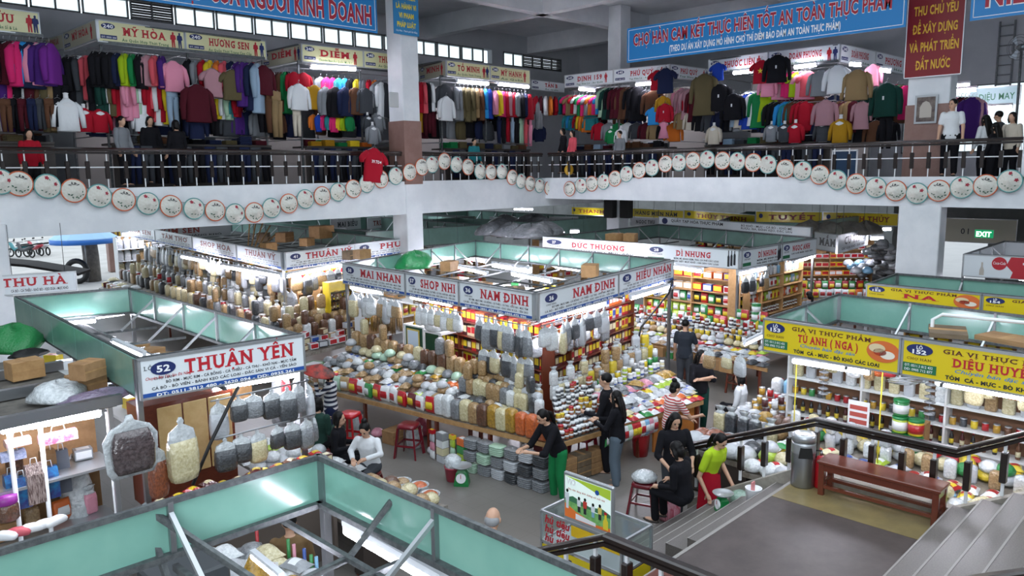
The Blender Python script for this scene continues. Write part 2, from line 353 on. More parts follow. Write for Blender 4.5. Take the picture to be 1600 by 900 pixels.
def spray(mb, pts, l=.05, w=.012):
    for x, y, a in pts:
        c, s = math.cos(a), math.sin(a); patch(mb, [(x, y), (x+c*l*.5-s*w, y+s*l*.5+c*w), (x+c*l, y+s*l), (x+c*l*.5+s*w, y+s*l*.5-c*w)])
spray(leaf_, [(-.12, -.05, -.6), (-.08, -.09, .5), (-.05, -.1, -1.), (0, -.13, .6), (.03, -.12, -.4), (.07, -.12, .9), (.11, -.08, .2), (.12, -.05, 1.3)])
for x, y in ((.11, .05), (-.02, .15)):
    spray(flower, [(x, y, k*2*PI/5) for k in range(5)], .04, .014)
leaf2 = MB(); spray(leaf2, [(-.12, -.07, -.4), (-.06, -.11, .3), (0, -.15, .8), (.06, -.13, -.5), (.1, -.08, .6), (.03, .1, 2.2)], .045, .01)
HATW = M('palm_leaf_white', 'dcdcd4', .55, two='d0cfc4', scale=20)
big(boat, 1.25, -.0); big(leaf_, 1.25, 0); big(leaf2, 1.2, 0); big(flower, 1.25, -.01)
hat_me = hat.mesh('conical_hat', HATW); ORANGE = M('orange_brim_tape', 'c4613c', .6); TEAL = M('teal_brim_tape', '5f9a98', .6)
INKB, INKG, INKR = ink('black_paint', '1c2026'), ink('leaf_green_paint', '2c5a44'), ink('crimson_paint', 'a02338')
protos = {}
for k, tape, parts in (('o', ORANGE, (('boat_picture', boat, INKB), ('leaf_picture', leaf_, INKG))), ('t', TEAL, (('flower_picture', flower, INKR), ('leaf_picture', leaf2, INKG)))):
    protos[k] = [('brim_tape', ring.mesh('brim_tape', tape), )]+[(n, m.mesh(n, c)) for n, m, c in parts]
def conical_hat(pos, side, kind, lab):
    h = put('conical_hat', hat_me, None, pos, label=lab, cat='hat', group='painted conical hats strung along the galleries')
    tilt = R_.uniform(-.06, .06); roll = R_.uniform(-.3, .3)
    # cone axis (+z) points out of the gallery face
    h.rotation_euler = (Matrix.Rotation(0 if side == 'l' else -PI/2, 3, 'Z') @ Matrix.Rotation(PI/2+tilt, 3, 'X') @ Matrix.Rotation(roll, 3, 'Z')).to_euler()
    for n, *me in protos[kind]: put(n, me[0], h)
HL = [(0,284),(30,287),(74,291),(115,298),(155,306),(193,312),(231,318),(267,322),(303,326),(336,329),(367,334),(397,332),(424,325),(451,318),(477,311),(503,306),(528,300),(552,295),(573,287),(595,280),(618,275),(640,269)]
HM = [(659,261),(675,257),(694,252),(713,257),(731,261),(750,268),(767,269),(784,268),(800,277),(814,283),(828,287),(843,290),(858,294),(873,297)]
HR = [(890,295),(908,290),(925,287),(943,284),(961,279),(979,272),(999,266),(1019,262),(1040,256),(1061,254),(1083,251),(1105,249),(1129,251),(1152,252),(1177,254),(1200,257),(1227,264),(1254,267),(1281,273),(1308,281),(1338,287),(1369,293),(1400,298),(1433,302),(1467,298),(1503,293),(1540,290),(1578,283)]
cname = {'o': 'orange-rimmed conical hat with a boat', 't': 'teal-rimmed conical hat with red flowers'}
for lst, side, where, off in ((HL, 'l', 'in the string left of the tiled column, %s from its left end', 1), (HM, 'l', 'between the tiled column and the inner corner, %s from the column', 0), (HR, 'r', 'on the right gallery string, %s from the inner corner', 0)):
    for i, (px, py) in enumerate(lst):
        p = aty(px, py, GY-.09) if side == 'l' else atx(px, py, GX-.09)
        k = 'ot'[(i+off) % 2]
        conical_hat(p, side, k, cname[k]+' '+where % nth(i))
for side, lst in (('l', HL+HM), ('r', HR)):      # cord the hats hang from
    pts = [(aty(a, b-8, GY-.05) if side == 'l' else atx(a, b-8, GX-.05)) for a, b in lst]
    tag(MB().tube(pts, .006, 4).build('hat_cord', INKB), 'thin cord holding the string of conical hats on the %s gallery' % ('left' if side == 'l' else 'right'), 'cord')
# ------------------------------------------------------------------ signs
RED = ink('sign_red', 'b8202e'); BLUE = ink('sign_blue', '1f4f9c'); NAVY = ink('sign_navy', '1c2a63'); GREENI = ink('sign_green', '1d6b45'); DARKI = ink('sign_dark', '23262d'); WHITEI = ink('sign_white', 'eef0f2'); MAROON = ink('sign_maroon', '5b2b20'); LBLUE = ink('sign_light_blue', '2d7fc4'); YEL = ink('sign_yellow', 'e6d23a')
def oval(rx, rz, n=20): return [(rx*math.cos(2*PI*k/n), rz*math.sin(2*PI*k/n)) for k in range(n)]
def flat(parent, name, poly, x, z, mat, y=-.004, d=.003):
    o = MB().prism(poly, -d, 0).build(name, mat, parent); o.location = (x, y, z); return o
def board(p0, p1, zt, zb, face, label, name='shop_sign', th=.05, back=GREENGLASS, cat='sign', group=None):
    p0, p1 = Vector(p0[:2]), Vector(p1[:2]); d = p1-p0; W = d.length; H = zt-zb
    b = MB(); b.mi = 0; b.box(0, W, 0, th, 0, H); b.mi = 1; b.box(.01, W-.01, th, th+.006, .01, H-.01)
    o = b.build(name, [face, back]); o.location = (p0.x, p0.y, zb); o.rotation_euler = (0, 0, math.atan2(d.y, d.x))
    tag(o, label, cat, group)
    f = MB(); e = .018
    for a, c, z0, z1 in ((-e/2, W+e/2, H-e, H+e/2), (-e/2, W+e/2, -e/2, e), (-e/2, e, 0, H), (W-e, W+e/2, 0, H)): f.box(a, c, -.008, th+.012, z0, z1)
    f.build('frame', ALU, o); return o, W, H
def badge(o, W, H, num, col, bx=.13, bz=.68, rx=.07, rz=.17):
    flat(o, 'number_badge', oval(rx*W, rz*H), bx*W, bz*H, col)
    letters(o, num, bx*W, bz*H-.085*H, .17*H, WHITEI, w=min(.11*W, .16*H*len(num)), y=-.009, bold=.03, name='badge_number', center=True)
PRINT = ['BÒ RIM - MỰC RIM - CÁ BỐNG - CÁ THIỀU - CÁ THU - KHÔ NAI - MỰC TẨM', 'CÁ BÒ - BÒ VIÊN - BÁNH KẸO CÁC LOẠI - ĐẶC SẢN VI CÁ - YẾN SÀO']
def white_sign(p0, p1, zt, zb, name, label, num=None, strip='ĐT: 0511.3812 480 - 3620 094', x0=.3, x1=.95, lines=2, font=RED, group=None, big=.36):
    o, W, H = board(p0, p1, zt, zb, SIGNWHITE, label, group=group)
    letters(o, name, x0*W, .5*H, big*H, font, w=(x1-x0)*W, bold=.035, serif=True)
    if num: badge(o, W, H, num, NAVY, bz=.72); letters(o, 'CHỢ HÀN', .13*W, .45*H, .06*H, DARKI, w=.11*W, name='small_print', center=True)
    for i in range(lines):
        letters(o, PRINT[i], .14*W if i == 0 else .06*W, (.33-.13*i)*H, .075*H, DARKI, w=(.8 if i == 0 else .88)*W, name='small_print', bold=.02)
    if strip:
        flat(o, 'blue_strip', [(0, 0), (W, 0), (W, .14*H), (0, .14*H)], 0, 0, BLUE)
        letters(o, strip, .08*W, .03*H, .08*H, WHITEI, w=.84*W, y=-.009, name='phone_number', bold=.03)
    return o
def silhouette(o, x, z, h, mat, name='fashion_figure'):
    p = [(-.10, 0), (-.03, 0), (0, .42), (.05, 0), (.12, 0), (.11, .5), (.2, .55), (.16, .8), (.05, .84), (.05, .88), (.07, .96), (0, 1.02), (-.07, .96), (-.05, .88), (-.06, .84), (-.17, .8), (-.2, .5), (-.12, .5)]
    flat(o, name, [(a*h, b*h) for a, b in p], x, z, mat)
def cream_sign(p0, p1, zt, zb, name, sub, label, face=None, figs=2, num='240', group=None, x0=.27, x1=.78):
    o, W, H = board(p0, p1, zt, zb, face or SIGNCREAM, label, back=GREENGLASS2, group=group)
    badge(o, W, H, num, NAVY, bx=.12, bz=.75, rx=.075, rz=.14)
    flat(o, 'blue_strip', [(0, 0), (.18*W, 0), (.18*W, .18*H), (0, .18*H)], .03*W, .16*H, NAVY)
    letters(o, 'ĐT: 0905 204', .04*W, .2*H, .08*H, WHITEI, w=.16*W, y=-.009, name='phone_number')
    letters(o, name, x0*W, .42*H, .36*H, RED, w=(x1-x0)*W, bold=.04, serif=True)
    if sub: letters(o, sub, (x0-.01)*W, .13*H, .13*H, GREENI, w=(x1-x0+.03)*W, bold=.02, serif=True, name='subtitle')
    for i in range(figs): silhouette(o, (.86+.08*i)*W, .1*H, .75*H, (RED, NAVY)[i % 2])
    return o
def yellow_sign(p0, p1, zt, zb, name, num, label, medal=True, small=True, nw=(.28, .72)):
    o, W, H = board(p0, p1, zt, zb, SIGNYELLOW, label)
    flat(o, 'number_badge', oval(.075*W, .15*H), .1*W, .76*H, NAVY)
    letters(o, 'LÔ', .1*W, .78*H, .09*H, WHITEI, y=-.009, center=True, name='badge_number', bold=.03); letters(o, num, .1*W, .65*H, .11*H, WHITEI, w=.08*W, y=-.009, center=True, name='badge_number', bold=.04)
    letters(o, 'CHỢ HÀN', .03*W, .47*H, .07*H, MAROON, w=.14*W, name='small_print', serif=True)
    letters(o, 'GIA VỊ THỰC PHẨM', .23*W, .76*H, .12*H, MAROON, w=.58*W, serif=True, bold=.03)
    letters(o, name, nw[0]*W, .45*H, .22*H, RED, w=(nw[1]-nw[0])*W, serif=True, bold=.04)
    if small:
        letters(o, 'Chuyên bán đặc sản', .3*W, .3*H, .1*H, LBLUE, w=.4*W, shear=.3, name='subtitle')
        letters(o, 'TÔM  CÁ - MỰC - BÒ KHÔ CÁC LOẠI', .25*W, .1*H, .1*H, DARKI, w=.62*W, bold=.05, name='subtitle')
        flat(o, 'green_strip', [(0, 0), (.19*W, 0), (.19*W, .24*H), (0, .24*H)], .01*W, .14*H, GREENI)
        letters(o, 'ĐT: 0511.3 812 432', .02*W, .28*H, .07*H, WHITEI, w=.16*W, y=-.009, name='phone_number'); letters(o, 'DĐ: 0905 712 877', .02*W, .17*H, .07*H, WHITEI, w=.16*W, y=-.009, name='phone_number')
    if medal:
        m = flat(o, 'food_medallion', oval(.11*W, .4*H*(.75 if small else .9), 24), .89*W, .55*H, ink('medal_orange', 'd06a34'))
        for a, b, r, c in ((-.04, .08, .5, 'd9c7a0'), (.03, -.08, .45, 'e6e0d0'), (-.02, -.02, .4, 'a83a22')): flat(m, 'food_picture', oval(.11*W*r, .25*H*r), a*W, b*H, ink('food_'+c, c), y=-.003*(1+a*0), d=.004)
    return o
# ================================================================== STALLS OF THE GROUND FLOOR
ZT = 3.1
def stall_frame(corners, zt, zb, label, signed=(), sheet=1.3, mat=None, posts=True, grid=True, closed=True, pz=0.0):
    t = thing('stall_canopy', label, 'stall frame', (corners[0][0], corners[0][1], 0)); ox, oy = corners[0]
    P = [Vector((c[0]-ox, c[1]-oy, 0)) for c in corners]; n = len(P); mat = mat or GREENGLASS
    cen = sum(P, Vector())/n
    for i in range(n if closed else n-1):
        a, b = P[i], P[(i+1) % n]; d = b-a; L = d.length; u = d/L; nrm = Vector((-u.y, u.x, 0))
        if nrm.dot(cen-a) < 0: nrm = -nrm
        m = max(1, round(L/sheet))
        if i not in signed:
            for k in range(m):
                p, q = a+u*(L*k/m+.01), a+u*(L*(k+1)/m-.01)
                MB().bar(p+Vector((0, 0, (zt+zb)/2)), q+Vector((0, 0, (zt+zb)/2)), .02, zt-zb).build('sheet', mat, t)
        for k in range(m if i not in signed else 0):
            p = a+u*(L*(k+1)/m) if k < m-1 else a
            MB().bar(p+nrm*.03+Vector((0, 0, zb)), p+nrm*.03+Vector((0, 0, zt)), .035).build('seam_strip', STEEL, t)
        for z, w in ((zt, .03), (zb-.02, .06)): MB().bar(a+nrm*.03+Vector((0, 0, z)), b+nrm*.03+Vector((0, 0, z)), w, .04).build('rail', DARKSTEEL, t)
        if posts and not (isinstance(posts, tuple) and i not in posts): MB().bar(a+nrm*.04+Vector((0, 0, pz)), a+nrm*.04+Vector((0, 0, zt)), .06).build('post', STEEL, t)
        for k in range(1, m):                               # braces from the wall down to the ceiling bars
            p = a+u*(L*k/m); MB().bar(p+nrm*.04+Vector((0, 0, zt-.08)), p+nrm*.6+Vector((0, 0, zb-.1)), .03).build('brace', ALU, t)
    if grid and n == 4:
        for k, ((a, b), (c, d)) in enumerate((((P[0], P[1]), (P[3], P[2])), ((P[1], P[2]), (P[0], P[3])))):
            m = max(2, round((b-a).length/1.15))
            for i in range(1, m):
                p, q = a.lerp(b, i/m), c.lerp(d, i/m); p, q = p.lerp(q, .01), q.lerp(p, .01); z = Vector((0, 0, zb-.1-.03*k))
                MB().bar(p+z, q+z, .04).build('ceiling_bar', DARKSTEEL, t)
    return t
S1 = [(2.87, 4.85), (-2.6, 4.95), (-2.6, .9), (2.95, .9)]
s1 = stall_frame(S1, ZT, 2.76, 'near open-topped stall with pale green walls at the bottom edge', sheet=1.15)
for a, b in (((222, 790, 3.08), (395, 905, 2.62)), ((222, 792, 3.05), (262, 905, 2.62)), ((440, 812, 2.66), (600, 905, 2.62)), ((545, 872, 2.62), (470, 908, 2.62)), ((612, 782, 3.0), (545, 872, 2.62))): MB().bar(atz(*a)-s1.location, atz(*b)-s1.location, .036).build('strut', DARKSTEEL, s1)
S2 = [(3.07, 8.99), (5.03, 8.79), (5.1, 14.96), (3.35, 15.4)]
stall_frame(S2, ZT, 2.66, 'open-topped green-walled stall under the white sign numbered 52', signed=(0,))
S3 = [(9.88, 15.18), (9.48, 8.8), (15.0, 9.73), (15.65, 17.0)]
stall_frame(S3, ZT, 2.66, 'large green-walled corner stall in the middle of the hall', signed=(0, 1), posts=(0, 2, 3))
S4 = [(10.17, 18.45), (14.5, 19.4), (16.0, 34.5), (11.8, 34.5)]
stall_frame(S4, ZT, 2.66, 'long row of stalls running under the left gallery', signed=(0, 3), mat=GREENGLASS2, pz=0)
S5 = [(17.9, 16.25), (17.86, 9.56), (22.25, 9.56), (24.4, 16.4)]
stall_frame(S5, ZT, 2.66, 'green-walled stall behind the corner stall, nearer the right gallery', signed=(0, 1), mat=GREENGLASS2)
ZS = 2.95
S6 = [(10.65, 5.25), (10.4, .4), (13.0, .4), (13.5, 5.34)]
stall_frame(S6, ZS, 2.5, 'green-walled stall behind the landing under the yellow signs numbered 153 and 152', signed=(0,), posts=(1, 2, 3))
S7 = [(15.1, 5.42), (15.0, .6), (17.0, .6), (16.85, 5.5)]
stall_frame(S7, ZS, 2.5, 'green-walled stall under the yellow signs numbered 155 and 154', signed=(0,))
S8 = [(21.7, 5.5), (22.1, 1.5), (26, 1.5), (26, 5.6)]
stall_frame(S8, 2.95, 2.45, 'drinks stall with white and red fascia at the right edge', signed=(0,), mat=SIGNWHITE)
def lp(a, b, t): return (a[0]+(b[0]-a[0])*t, a[1]+(b[1]-a[1])*t)
def outset(a, b, d):                     # the edge moved towards the viewer's side by d
    u = Vector((b[0]-a[0], b[1]-a[1])).normalized(); n = Vector((u.y, -u.x))*d
    return (a[0]+n.x, a[1]+n.y), (b[0]+n.x, b[1]+n.y)
# ---- signs
a, b = outset(S2[0], S2[1], .06)
o = white_sign(a, b, ZT, 2.64, 'THUẬN YẾN', 'white sign with red name and blue phone strip, numbered 52', '52', 'ĐT: 0511.3812 480 - 3620 094 - DĐ: 0935.261', x0=.25, x1=.93)
letters(o, 'LÔ', .045, .33, .05, DARKI, name='small_print', serif=True); letters(o, 'Chuyên Bán Đặc Sản Đà Nẵng', .06, .215, .035, RED, w=.5, shear=.3, name='slogan')
a, b = outset(S3[0], S3[1], .06)
for t0, t1, nm, num, st, lab in ((0, .4, 'MAI NHAN', '58', 'ĐT: 0511.3894 479', 'white sign at the far left end of the middle corner stall'), (.4, .68, 'SHOP NHI', '57', 'ĐT: 0511. 389 479 - 038', 'white sign numbered 57 on the middle corner stall'), (.68, 1, 'NAM ĐỊNH', '36', 'ĐT: 0511. 3891 478 - ĐĐ: 0905.475 990', 'white sign left of the front corner of the middle stall')):
    white_sign(lp(a, b, t0+.003), lp(a, b, t1-.003), ZT, 2.64, nm, lab, num, st, x0=.3, x1=.95)
a, b = outset(S3[1], S3[2], .06)
white_sign(lp(a, b, .0), lp(a, b, .515), ZT, 2.64, 'NAM ĐỊNH', 'white sign right of the front corner of the middle stall, numbered 36', '36', 'ĐT: 0511. 3891 478 - ĐĐ: 0905.475 990', x0=.38, x1=.95)
white_sign(lp(a, b, .52), lp(a, b, 1), ZT, 2.64, 'HIẾU NHÂN', 'white sign numbered 35 at the right end of the middle corner stall', '35', 'ĐT: 0511. 3862 - 0905 475 990', x0=.28, x1=.95)
a, b = outset(S4[3], S4[0], .06)
for t0, t1, nm, lab in ((.0, .28, 'HOA SEN', 'faded white sign at the far end of the left stall row'), (.28, .55, 'TÂM THƠ', 'faded white sign second from the far end of the left stall row'), (.55, .8, 'SHOP HÒA', 'white sign with grey-red name in the left stall row, two before the corner'), (.8, 1, 'THUẬN VỸ', 'white sign just left of the corner of the left stall row')):
    white_sign(lp(a, b, t0+.003), lp(a, b, t1-.003), ZT, 2.66, nm, lab, None, 'ĐT: 0511. 3825 446', x0=.2, x1=.9, font=M('faded_red', '9b6a66', .6))
a, b = outset(S4[0], S4[1], .06)
white_sign(lp(a, b, 0), lp(a, b, .58), ZT, 2.64, 'THUẬN VỸ', 'white sign with red name right of the corner of the left stall row', '41', 'ĐT: 0511. 3825 446 - 0905', x0=.27, x1=.97)
white_sign(lp(a, b, .585), lp(a, b, 1.25), ZT, 2.64, 'PHƯỢC', 'white sign partly behind the white column under the left gallery', '40', 'ĐT: 0511. 3821 557', x0=.35, x1=.97)
a, b = outset(S5[0], S5[1], .06)
def tall_sign(p, q, nm, lab, num, x0, x1, sub, bottle=True):
    o, W, H = board(p, q, ZT, 2.62, SIGNWHITE, lab)
    badge(o, W, H, num, NAVY, bx=.12, bz=.72, rx=.08, rz=.16); letters(o, 'CHỢ HÀN', .12*W, .44*H, .09*H, DARKI, w=.14*W, name='small_print', center=True, serif=True)
    letters(o, nm, x0*W, .48*H, .3*H, RED, w=(x1-x0)*W, bold=.04, serif=True)
    for i, s in enumerate(sub): letters(o, s, (x0-.02)*W, (.28-.16*i)*H, .09*H, DARKI, w=(x1-x0+.1)*W, name='small_print', bold=.03)
    flat(o, 'green_strip', [(0, 0), (.19*W, 0), (.19*W, .18*H), (0, .18*H)], .02*W, .12*H, GREENI)
    if bottle:
        for i in range(3): flat(o, 'bottle_picture', [(-.03, 0), (.03, 0), (.03, .25), (.012, .3), (.012, .42), (-.012, .42), (-.012, .3), (-.03, .25)], (.9+.03*i)*W, (.1+.05*i)*H, DARKI)
    return o
tall_sign(lp(a, b, 0), lp(a, b, .575), 'ĐỨC THƯƠNG', 'white sign with red name and drawn figure on the stall behind, left one', '27', .3, .82, ['CÁC LOẠI KHÔ, MỰC XÀO'], False)
tall_sign(lp(a, b, .58), lp(a, b, 1), 'DÌ NHUNG', 'white sign numbered 28, left of the corner of the stall behind', '28', .34, .72, ['MẮM, MÌ, BÁNH KEM, TRÀ, CÀ PHÊ CÁC LOẠI', 'ĐẶC BIỆT: MỰC KHÔ - HẢI SẢN CÁC LOẠI'])
a, b = outset(S5[1], S5[2], .06)
tall_sign(lp(a, b, 0), lp(a, b, .5), 'DÌ NHUNG', 'white sign right of the corner of the stall behind, facing the aisle', '28', .38, .85, ['MẮM, MÌ, BÁNH KEM', 'HẢI SẢN CÁC LOẠI'])
tall_sign(lp(a, b, .505), lp(a, b, 1), 'NGỌC ANH', 'white sign with grey name at the right end of the stall behind', '29', .28, .8, ['CÁC LOẠI MẮM - ĐẶC SẢN'], False)
# yellow signs
a, b = outset(S6[0], S6[1], .06)
yellow_sign(lp(a, b, 0), lp(a, b, .40), ZS, 2.47, 'TÚ ANH ( NGA )', '153', 'yellow sign numbered 153 with round food picture, behind the landing rail')
yellow_sign(lp(a, b, .405), lp(a, b, .84), ZS, 2.47, 'DIỆU HUYỀN', '152', 'yellow sign numbered 152 at the right edge')
a, b = outset(S7[0], S7[1], .06)
yellow_sign(lp(a, b, 0), lp(a, b, .40), ZS, 2.6, 'NA', '155', 'yellow sign numbered 155, behind the stall of sign 153', small=False, nw=(.33, .66))
yellow_sign(lp(a, b, .405), lp(a, b, .8), ZS, 2.6, 'KẾ', '154', 'yellow sign numbered 154 at the right edge, behind the stall of sign 152', small=False, nw=(.4, .62))
# drinks stall sign
a, b = outset(S8[0], S8[1], .06)
o, W, H = board(a, lp(a, b, .6), 2.95, 2.4, SIGNWHITE, 'white and red drinks stall sign with round red soda badge')
flat(o, 'red_panel', [(.42*W, 0), (W, 0), (W, H), (.42*W, H), (.38*W, .6*H), (.44*W, .3*H)], 0, 0, RED); flat(o, 'soda_badge', oval(.16, .16), .32*W, .66*H, RED)
letters(o, 'Coca-Cola', .32*W, .62*H, .07, WHITEI, w=.26, y=-.009, shear=.25, center=True, name='badge_lettering'); letters(o, 'THỊ', .52*W, .38*H, .2, WHITEI, w=.36*W, y=-.009, bold=.05); letters(o, 'CƠM - NƯỚC', .6*W, .1*H, .08, WHITEI, y=-.009, bold=.02, name='small_print')
flat(o, 'bottle_outline', [(-.05, 0), (.05, 0), (.05, .12), (.02, .22), (.02, .32), (-.02, .32), (-.02, .22), (-.05, .12)], .17*W, .1*H, ink('pale_grey', 'b9b2a8'))
# free hanging and distant signs, each at its real spot
def far_sign(px0, py0, px1, py1, h, z, face, name, label, ink_, yellow=False, sub=None, x0=.2, x1=.9):
    p = atz(px0, py0, z); q = atz(px1, py1, z)
    o, W, H = board(p, q, z, z-h, face, label)
    letters(o, name, x0*W, (.42 if sub else .3)*H, .42*H, ink_, w=(x1-x0)*W, bold=.035, serif=True)
    if sub: letters(o, sub, .12*W, .12*H, .14*H, DARKI, w=.76*W, name='small_print', bold=.02)
    if yellow: flat(o, 'number_badge', oval(.03*W, .2*H), .08*W, .6*H, NAVY)
    for x in (.15*W, .85*W): MB().tube([(x, .02, H), (x, .02, 4.16-(z-h))], .008, 4).build('hanging_wire', DARKSTEEL, o)
    return o
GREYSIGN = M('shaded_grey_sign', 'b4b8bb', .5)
BROWNI = ink('brown_red', '8d3a32')
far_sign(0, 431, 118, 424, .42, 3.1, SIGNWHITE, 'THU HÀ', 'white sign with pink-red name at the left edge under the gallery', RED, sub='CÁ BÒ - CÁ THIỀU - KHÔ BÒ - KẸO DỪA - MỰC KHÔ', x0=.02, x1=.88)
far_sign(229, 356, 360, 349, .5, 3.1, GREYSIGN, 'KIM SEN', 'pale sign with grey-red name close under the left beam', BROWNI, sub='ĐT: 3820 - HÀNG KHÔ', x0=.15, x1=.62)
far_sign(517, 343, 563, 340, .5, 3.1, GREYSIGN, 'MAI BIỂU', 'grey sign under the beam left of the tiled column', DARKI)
far_sign(575, 341, 613, 338, .5, 3.1, SIGNWHITE, 'TRUNG', 'white sign with maroon name touching the column under the beam', BROWNI)
far_sign(677, 354, 720, 356, .5, 3.0, SIGNWHITE, 'TUẤN ĐÀO', 'small white sign hanging just right of the column under the gallery', DARKI, sub='CÁC LOẠI ĐẶC SẢN', x0=.35)
far_sign(765, 339, 812, 343, .4, 3.1, SIGNWHITE, 'THANH TÂM', 'white sign below the beam left of the corner column', BROWNI)
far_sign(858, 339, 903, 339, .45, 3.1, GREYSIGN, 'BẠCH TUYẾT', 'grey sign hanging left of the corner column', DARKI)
far_sign(893, 323, 951, 325, .4, 3.3, SIGNYELLOW, 'THANH', 'yellow sign left of the corner column under the gallery', BROWNI, yellow=True)
far_sign(985, 325, 1068, 329, .42, 3.25, SIGNYELLOW, 'HÀNG MIẾN NẤM', 'yellow sign immediately right of the corner column under the gallery', DARKI, x0=.1)
far_sign(1069, 328, 1180, 336, .42, 3.25, SIGNYELLOW, 'THỦY TRINH', 'yellow sign with red name under the right beam, second from the column', BROWNI, yellow=True)
far_sign(1181, 330, 1285, 331, .5, 3.25, SIGNYELLOW, 'TUYẾT', 'shaded yellow sign under the right beam, behind the hanging tube', BROWNI, yellow=True)
far_sign(1286, 331, 1404, 334, .5, 3.25, SIGNYELLOW, 'THANH THỦY', 'shaded yellow sign under the right beam beside the broad column', BROWNI, yellow=True)
o, W, H = board((24.38, 16.38), (22.3, 9.7), 3.4, 3.12, SIGNWHITE, 'long thin white sign above the back wall of the stall behind')
letters(o, 'QUẦY TẠP HÓA THỰC PHẨM', .1*W, .45*H, .1, DARKI, w=.38*W, bold=.02); flat(o, 'number_badge', oval(.16, .11), .05*W, .5*H, NAVY)
for i, t in enumerate(('BÒ KHÔ - MỰC - CÁ BÒ - KHÔ MÈ', 'RƯỢU, BIA, BÁNH KẸO, ĐẶC SẢN')): letters(o, t, .6*W, (.55-.32*i)*H, .07, DARKI, w=.3*W, name='small_print')
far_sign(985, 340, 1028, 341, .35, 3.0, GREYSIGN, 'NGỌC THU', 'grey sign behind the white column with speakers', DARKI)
o = far_sign(1310, 368, 1357, 357, .55, 3.1, SIGNWHITE, 'CU THẢO', 'white sign of the small stall left of the broad white column', DARKI, sub='CÁC LOẠI KHÔ - ĐẶC SẢN')
far_sign(1273, 362, 1311, 367, .55, 3.1, SIGNWHITE, 'MẮM', 'white sign side with grey pictures beside the small stall', ink('grey', '77797c'))
p = atx(1512, 356, 33.0)
o, W, H = board((33.0, p.y+.9), (33.0, p.y-1.6), p.z+.35, p.z-.55, M('cream_lintel', 'c9c6b4', .7), 'cream lintel board numbered 01 with a green exit light', name='exit_board', cat='sign')
letters(o, '01', .55*W-.7, .35*H, .22, DARKI, serif=True); ex = flat(o, 'exit_light', [(0, 0), (.62, 0), (.62, .3), (0, .3)], 1.15, .22*H, M('exit_green', '0e8f5a', .4, emit=.8)); letters(o, 'EXIT', 1.2, .22*H+.05, .19, M('exit_letters', 'd8ffe8', .4, emit=2.2), w=.5, y=-.012, bold=.03)
# ---- fluorescent tubes
lamp = MB(); lamp.box(-.5, .5, -.03, .03, .03, .07)
lamp_me = lamp.mesh('tube_light', M('white_batten', 'cfd3d8', .5)); glow_me = MB().tube([(-.48, 0, 0), (.48, 0, 0)], .036, 8).mesh('tube', GLOW)
cap_me = MB().box(-.5, -.47, -.025, .025, -.025, .04).box(.47, .5, -.025, .025, -.025, .04).mesh('end_cap', M('white_batten'))
def tube_light(p, q, label, group=None, thick=1.0):
    p, q = Vector(p), Vector(q); d = q-p
    t = put('tube_light', lamp_me, None, (p+q)/2, label=label, cat='light', group=group)
    t.rotation_euler = (0, -math.asin(d.z/d.length), math.atan2(d.y, d.x)); t.scale = (d.length, thick, thick)
    put('tube', glow_me, t); put('end_cap', cap_me, t); return t
def tz(x0, y0, x1, y1, z, label, thick=1.0): return tube_light(atz(x0, y0, z), atz(x1, y1, z), label, thick=thick)
tz(330, 606, 470, 583, 2.5, 'lit fluorescent tube under the white sign numbered 52', 1.3)
tz(0, 672, 158, 644, 2.45, 'long lit fluorescent tube above the gift bags at the left edge', 1.5)
tz(76, 507, 150, 501, 2.6, 'lit tube on the ceiling bars of the stall of sign 52, leftmost')
tz(118, 500, 195, 489, 2.6, 'lit tube along the back wall of the stall of sign 52')
tz(178, 535, 226, 556, 2.6, 'lit tube nearest the front inside the stall of sign 52')
tz(548, 449, 598, 458, 2.55, 'lit tube under the leftmost sign of the middle corner stall')
tz(642, 464, 706, 476, 2.55, 'lit tube under the sign numbered 57 of the middle corner stall', 1.2)
tz(742, 480, 812, 492, 2.55, 'lit tube just left of the front corner of the middle stall', 1.2)
tz(842, 500, 946, 474, 2.55, 'lit tube just right of the front corner of the middle stall', 1.3)
tz(985, 466, 1048, 448, 2.55, 'lit tube under the sign numbered 35', 1.2)
tz(690, 412, 762, 428, 2.55, 'lit tube among the bars over the middle corner stall, left')
tz(800, 428, 862, 440, 2.5, 'lit tube among the bars over the middle corner stall, nearest the corner', 1.3)
tz(790, 404, 905, 420, 2.55, 'long lit tube along the back wall of the middle corner stall', 1.2)
for i, (a, b, c, d) in enumerate(((700, 398, 760, 408), (770, 414, 830, 424), (650, 404, 700, 396), (868, 416, 930, 424))): tz(a, b, c, d, 2.45, 'extra lit tube inside the middle corner stall, %s one' % nth(i), 1.7)
tz(284, 401, 326, 409, 2.5, 'lit tube under the left stall row, farthest in', 1.4)
tz(346, 416, 440, 432, 2.5, 'lit tube under the left stall row just left of its corner', 1.4)
tz(446, 432, 545, 411, 2.5, 'lit tube right of the corner of the left stall row', 1.3)
tz(1050, 417, 1098, 424, 2.5, 'lit tube under the left sign of the stall behind', 1.4)
tz(1152, 428, 1196, 419, 2.5, 'lit tube at the corner of the stall behind', 1.4)
tz(1240, 410, 1272, 400, 2.5, 'lit tube at the right end of the stall behind', 1.2)
tz(1312, 392, 1338, 385, 2.5, 'lit tube of the small stall beside the broad column', 1.2)
tz(1238, 563, 1360, 582, 2.38, 'lit tube under the yellow sign numbered 153', 1.2)
tz(1462, 596, 1610, 622, 2.38, 'lit tube right of it, under the yellow sign numbered 152', 1.4)
tz(1531, 427, 1612, 438, 2.35, 'lit tube under the white and red drinks sign', 1.1)
tz(1163, 538, 1196, 522, 2.0, 'short lit tube on a stand in the aisle before the yellow signs', 1.0)
tz(541, 826, 695, 915, 2.6, 'lit tube along the right wall of the near green stall', 1.2)
tz(395, 868, 440, 905, 2.45, 'lit tube in the middle of the near green stall', .7)
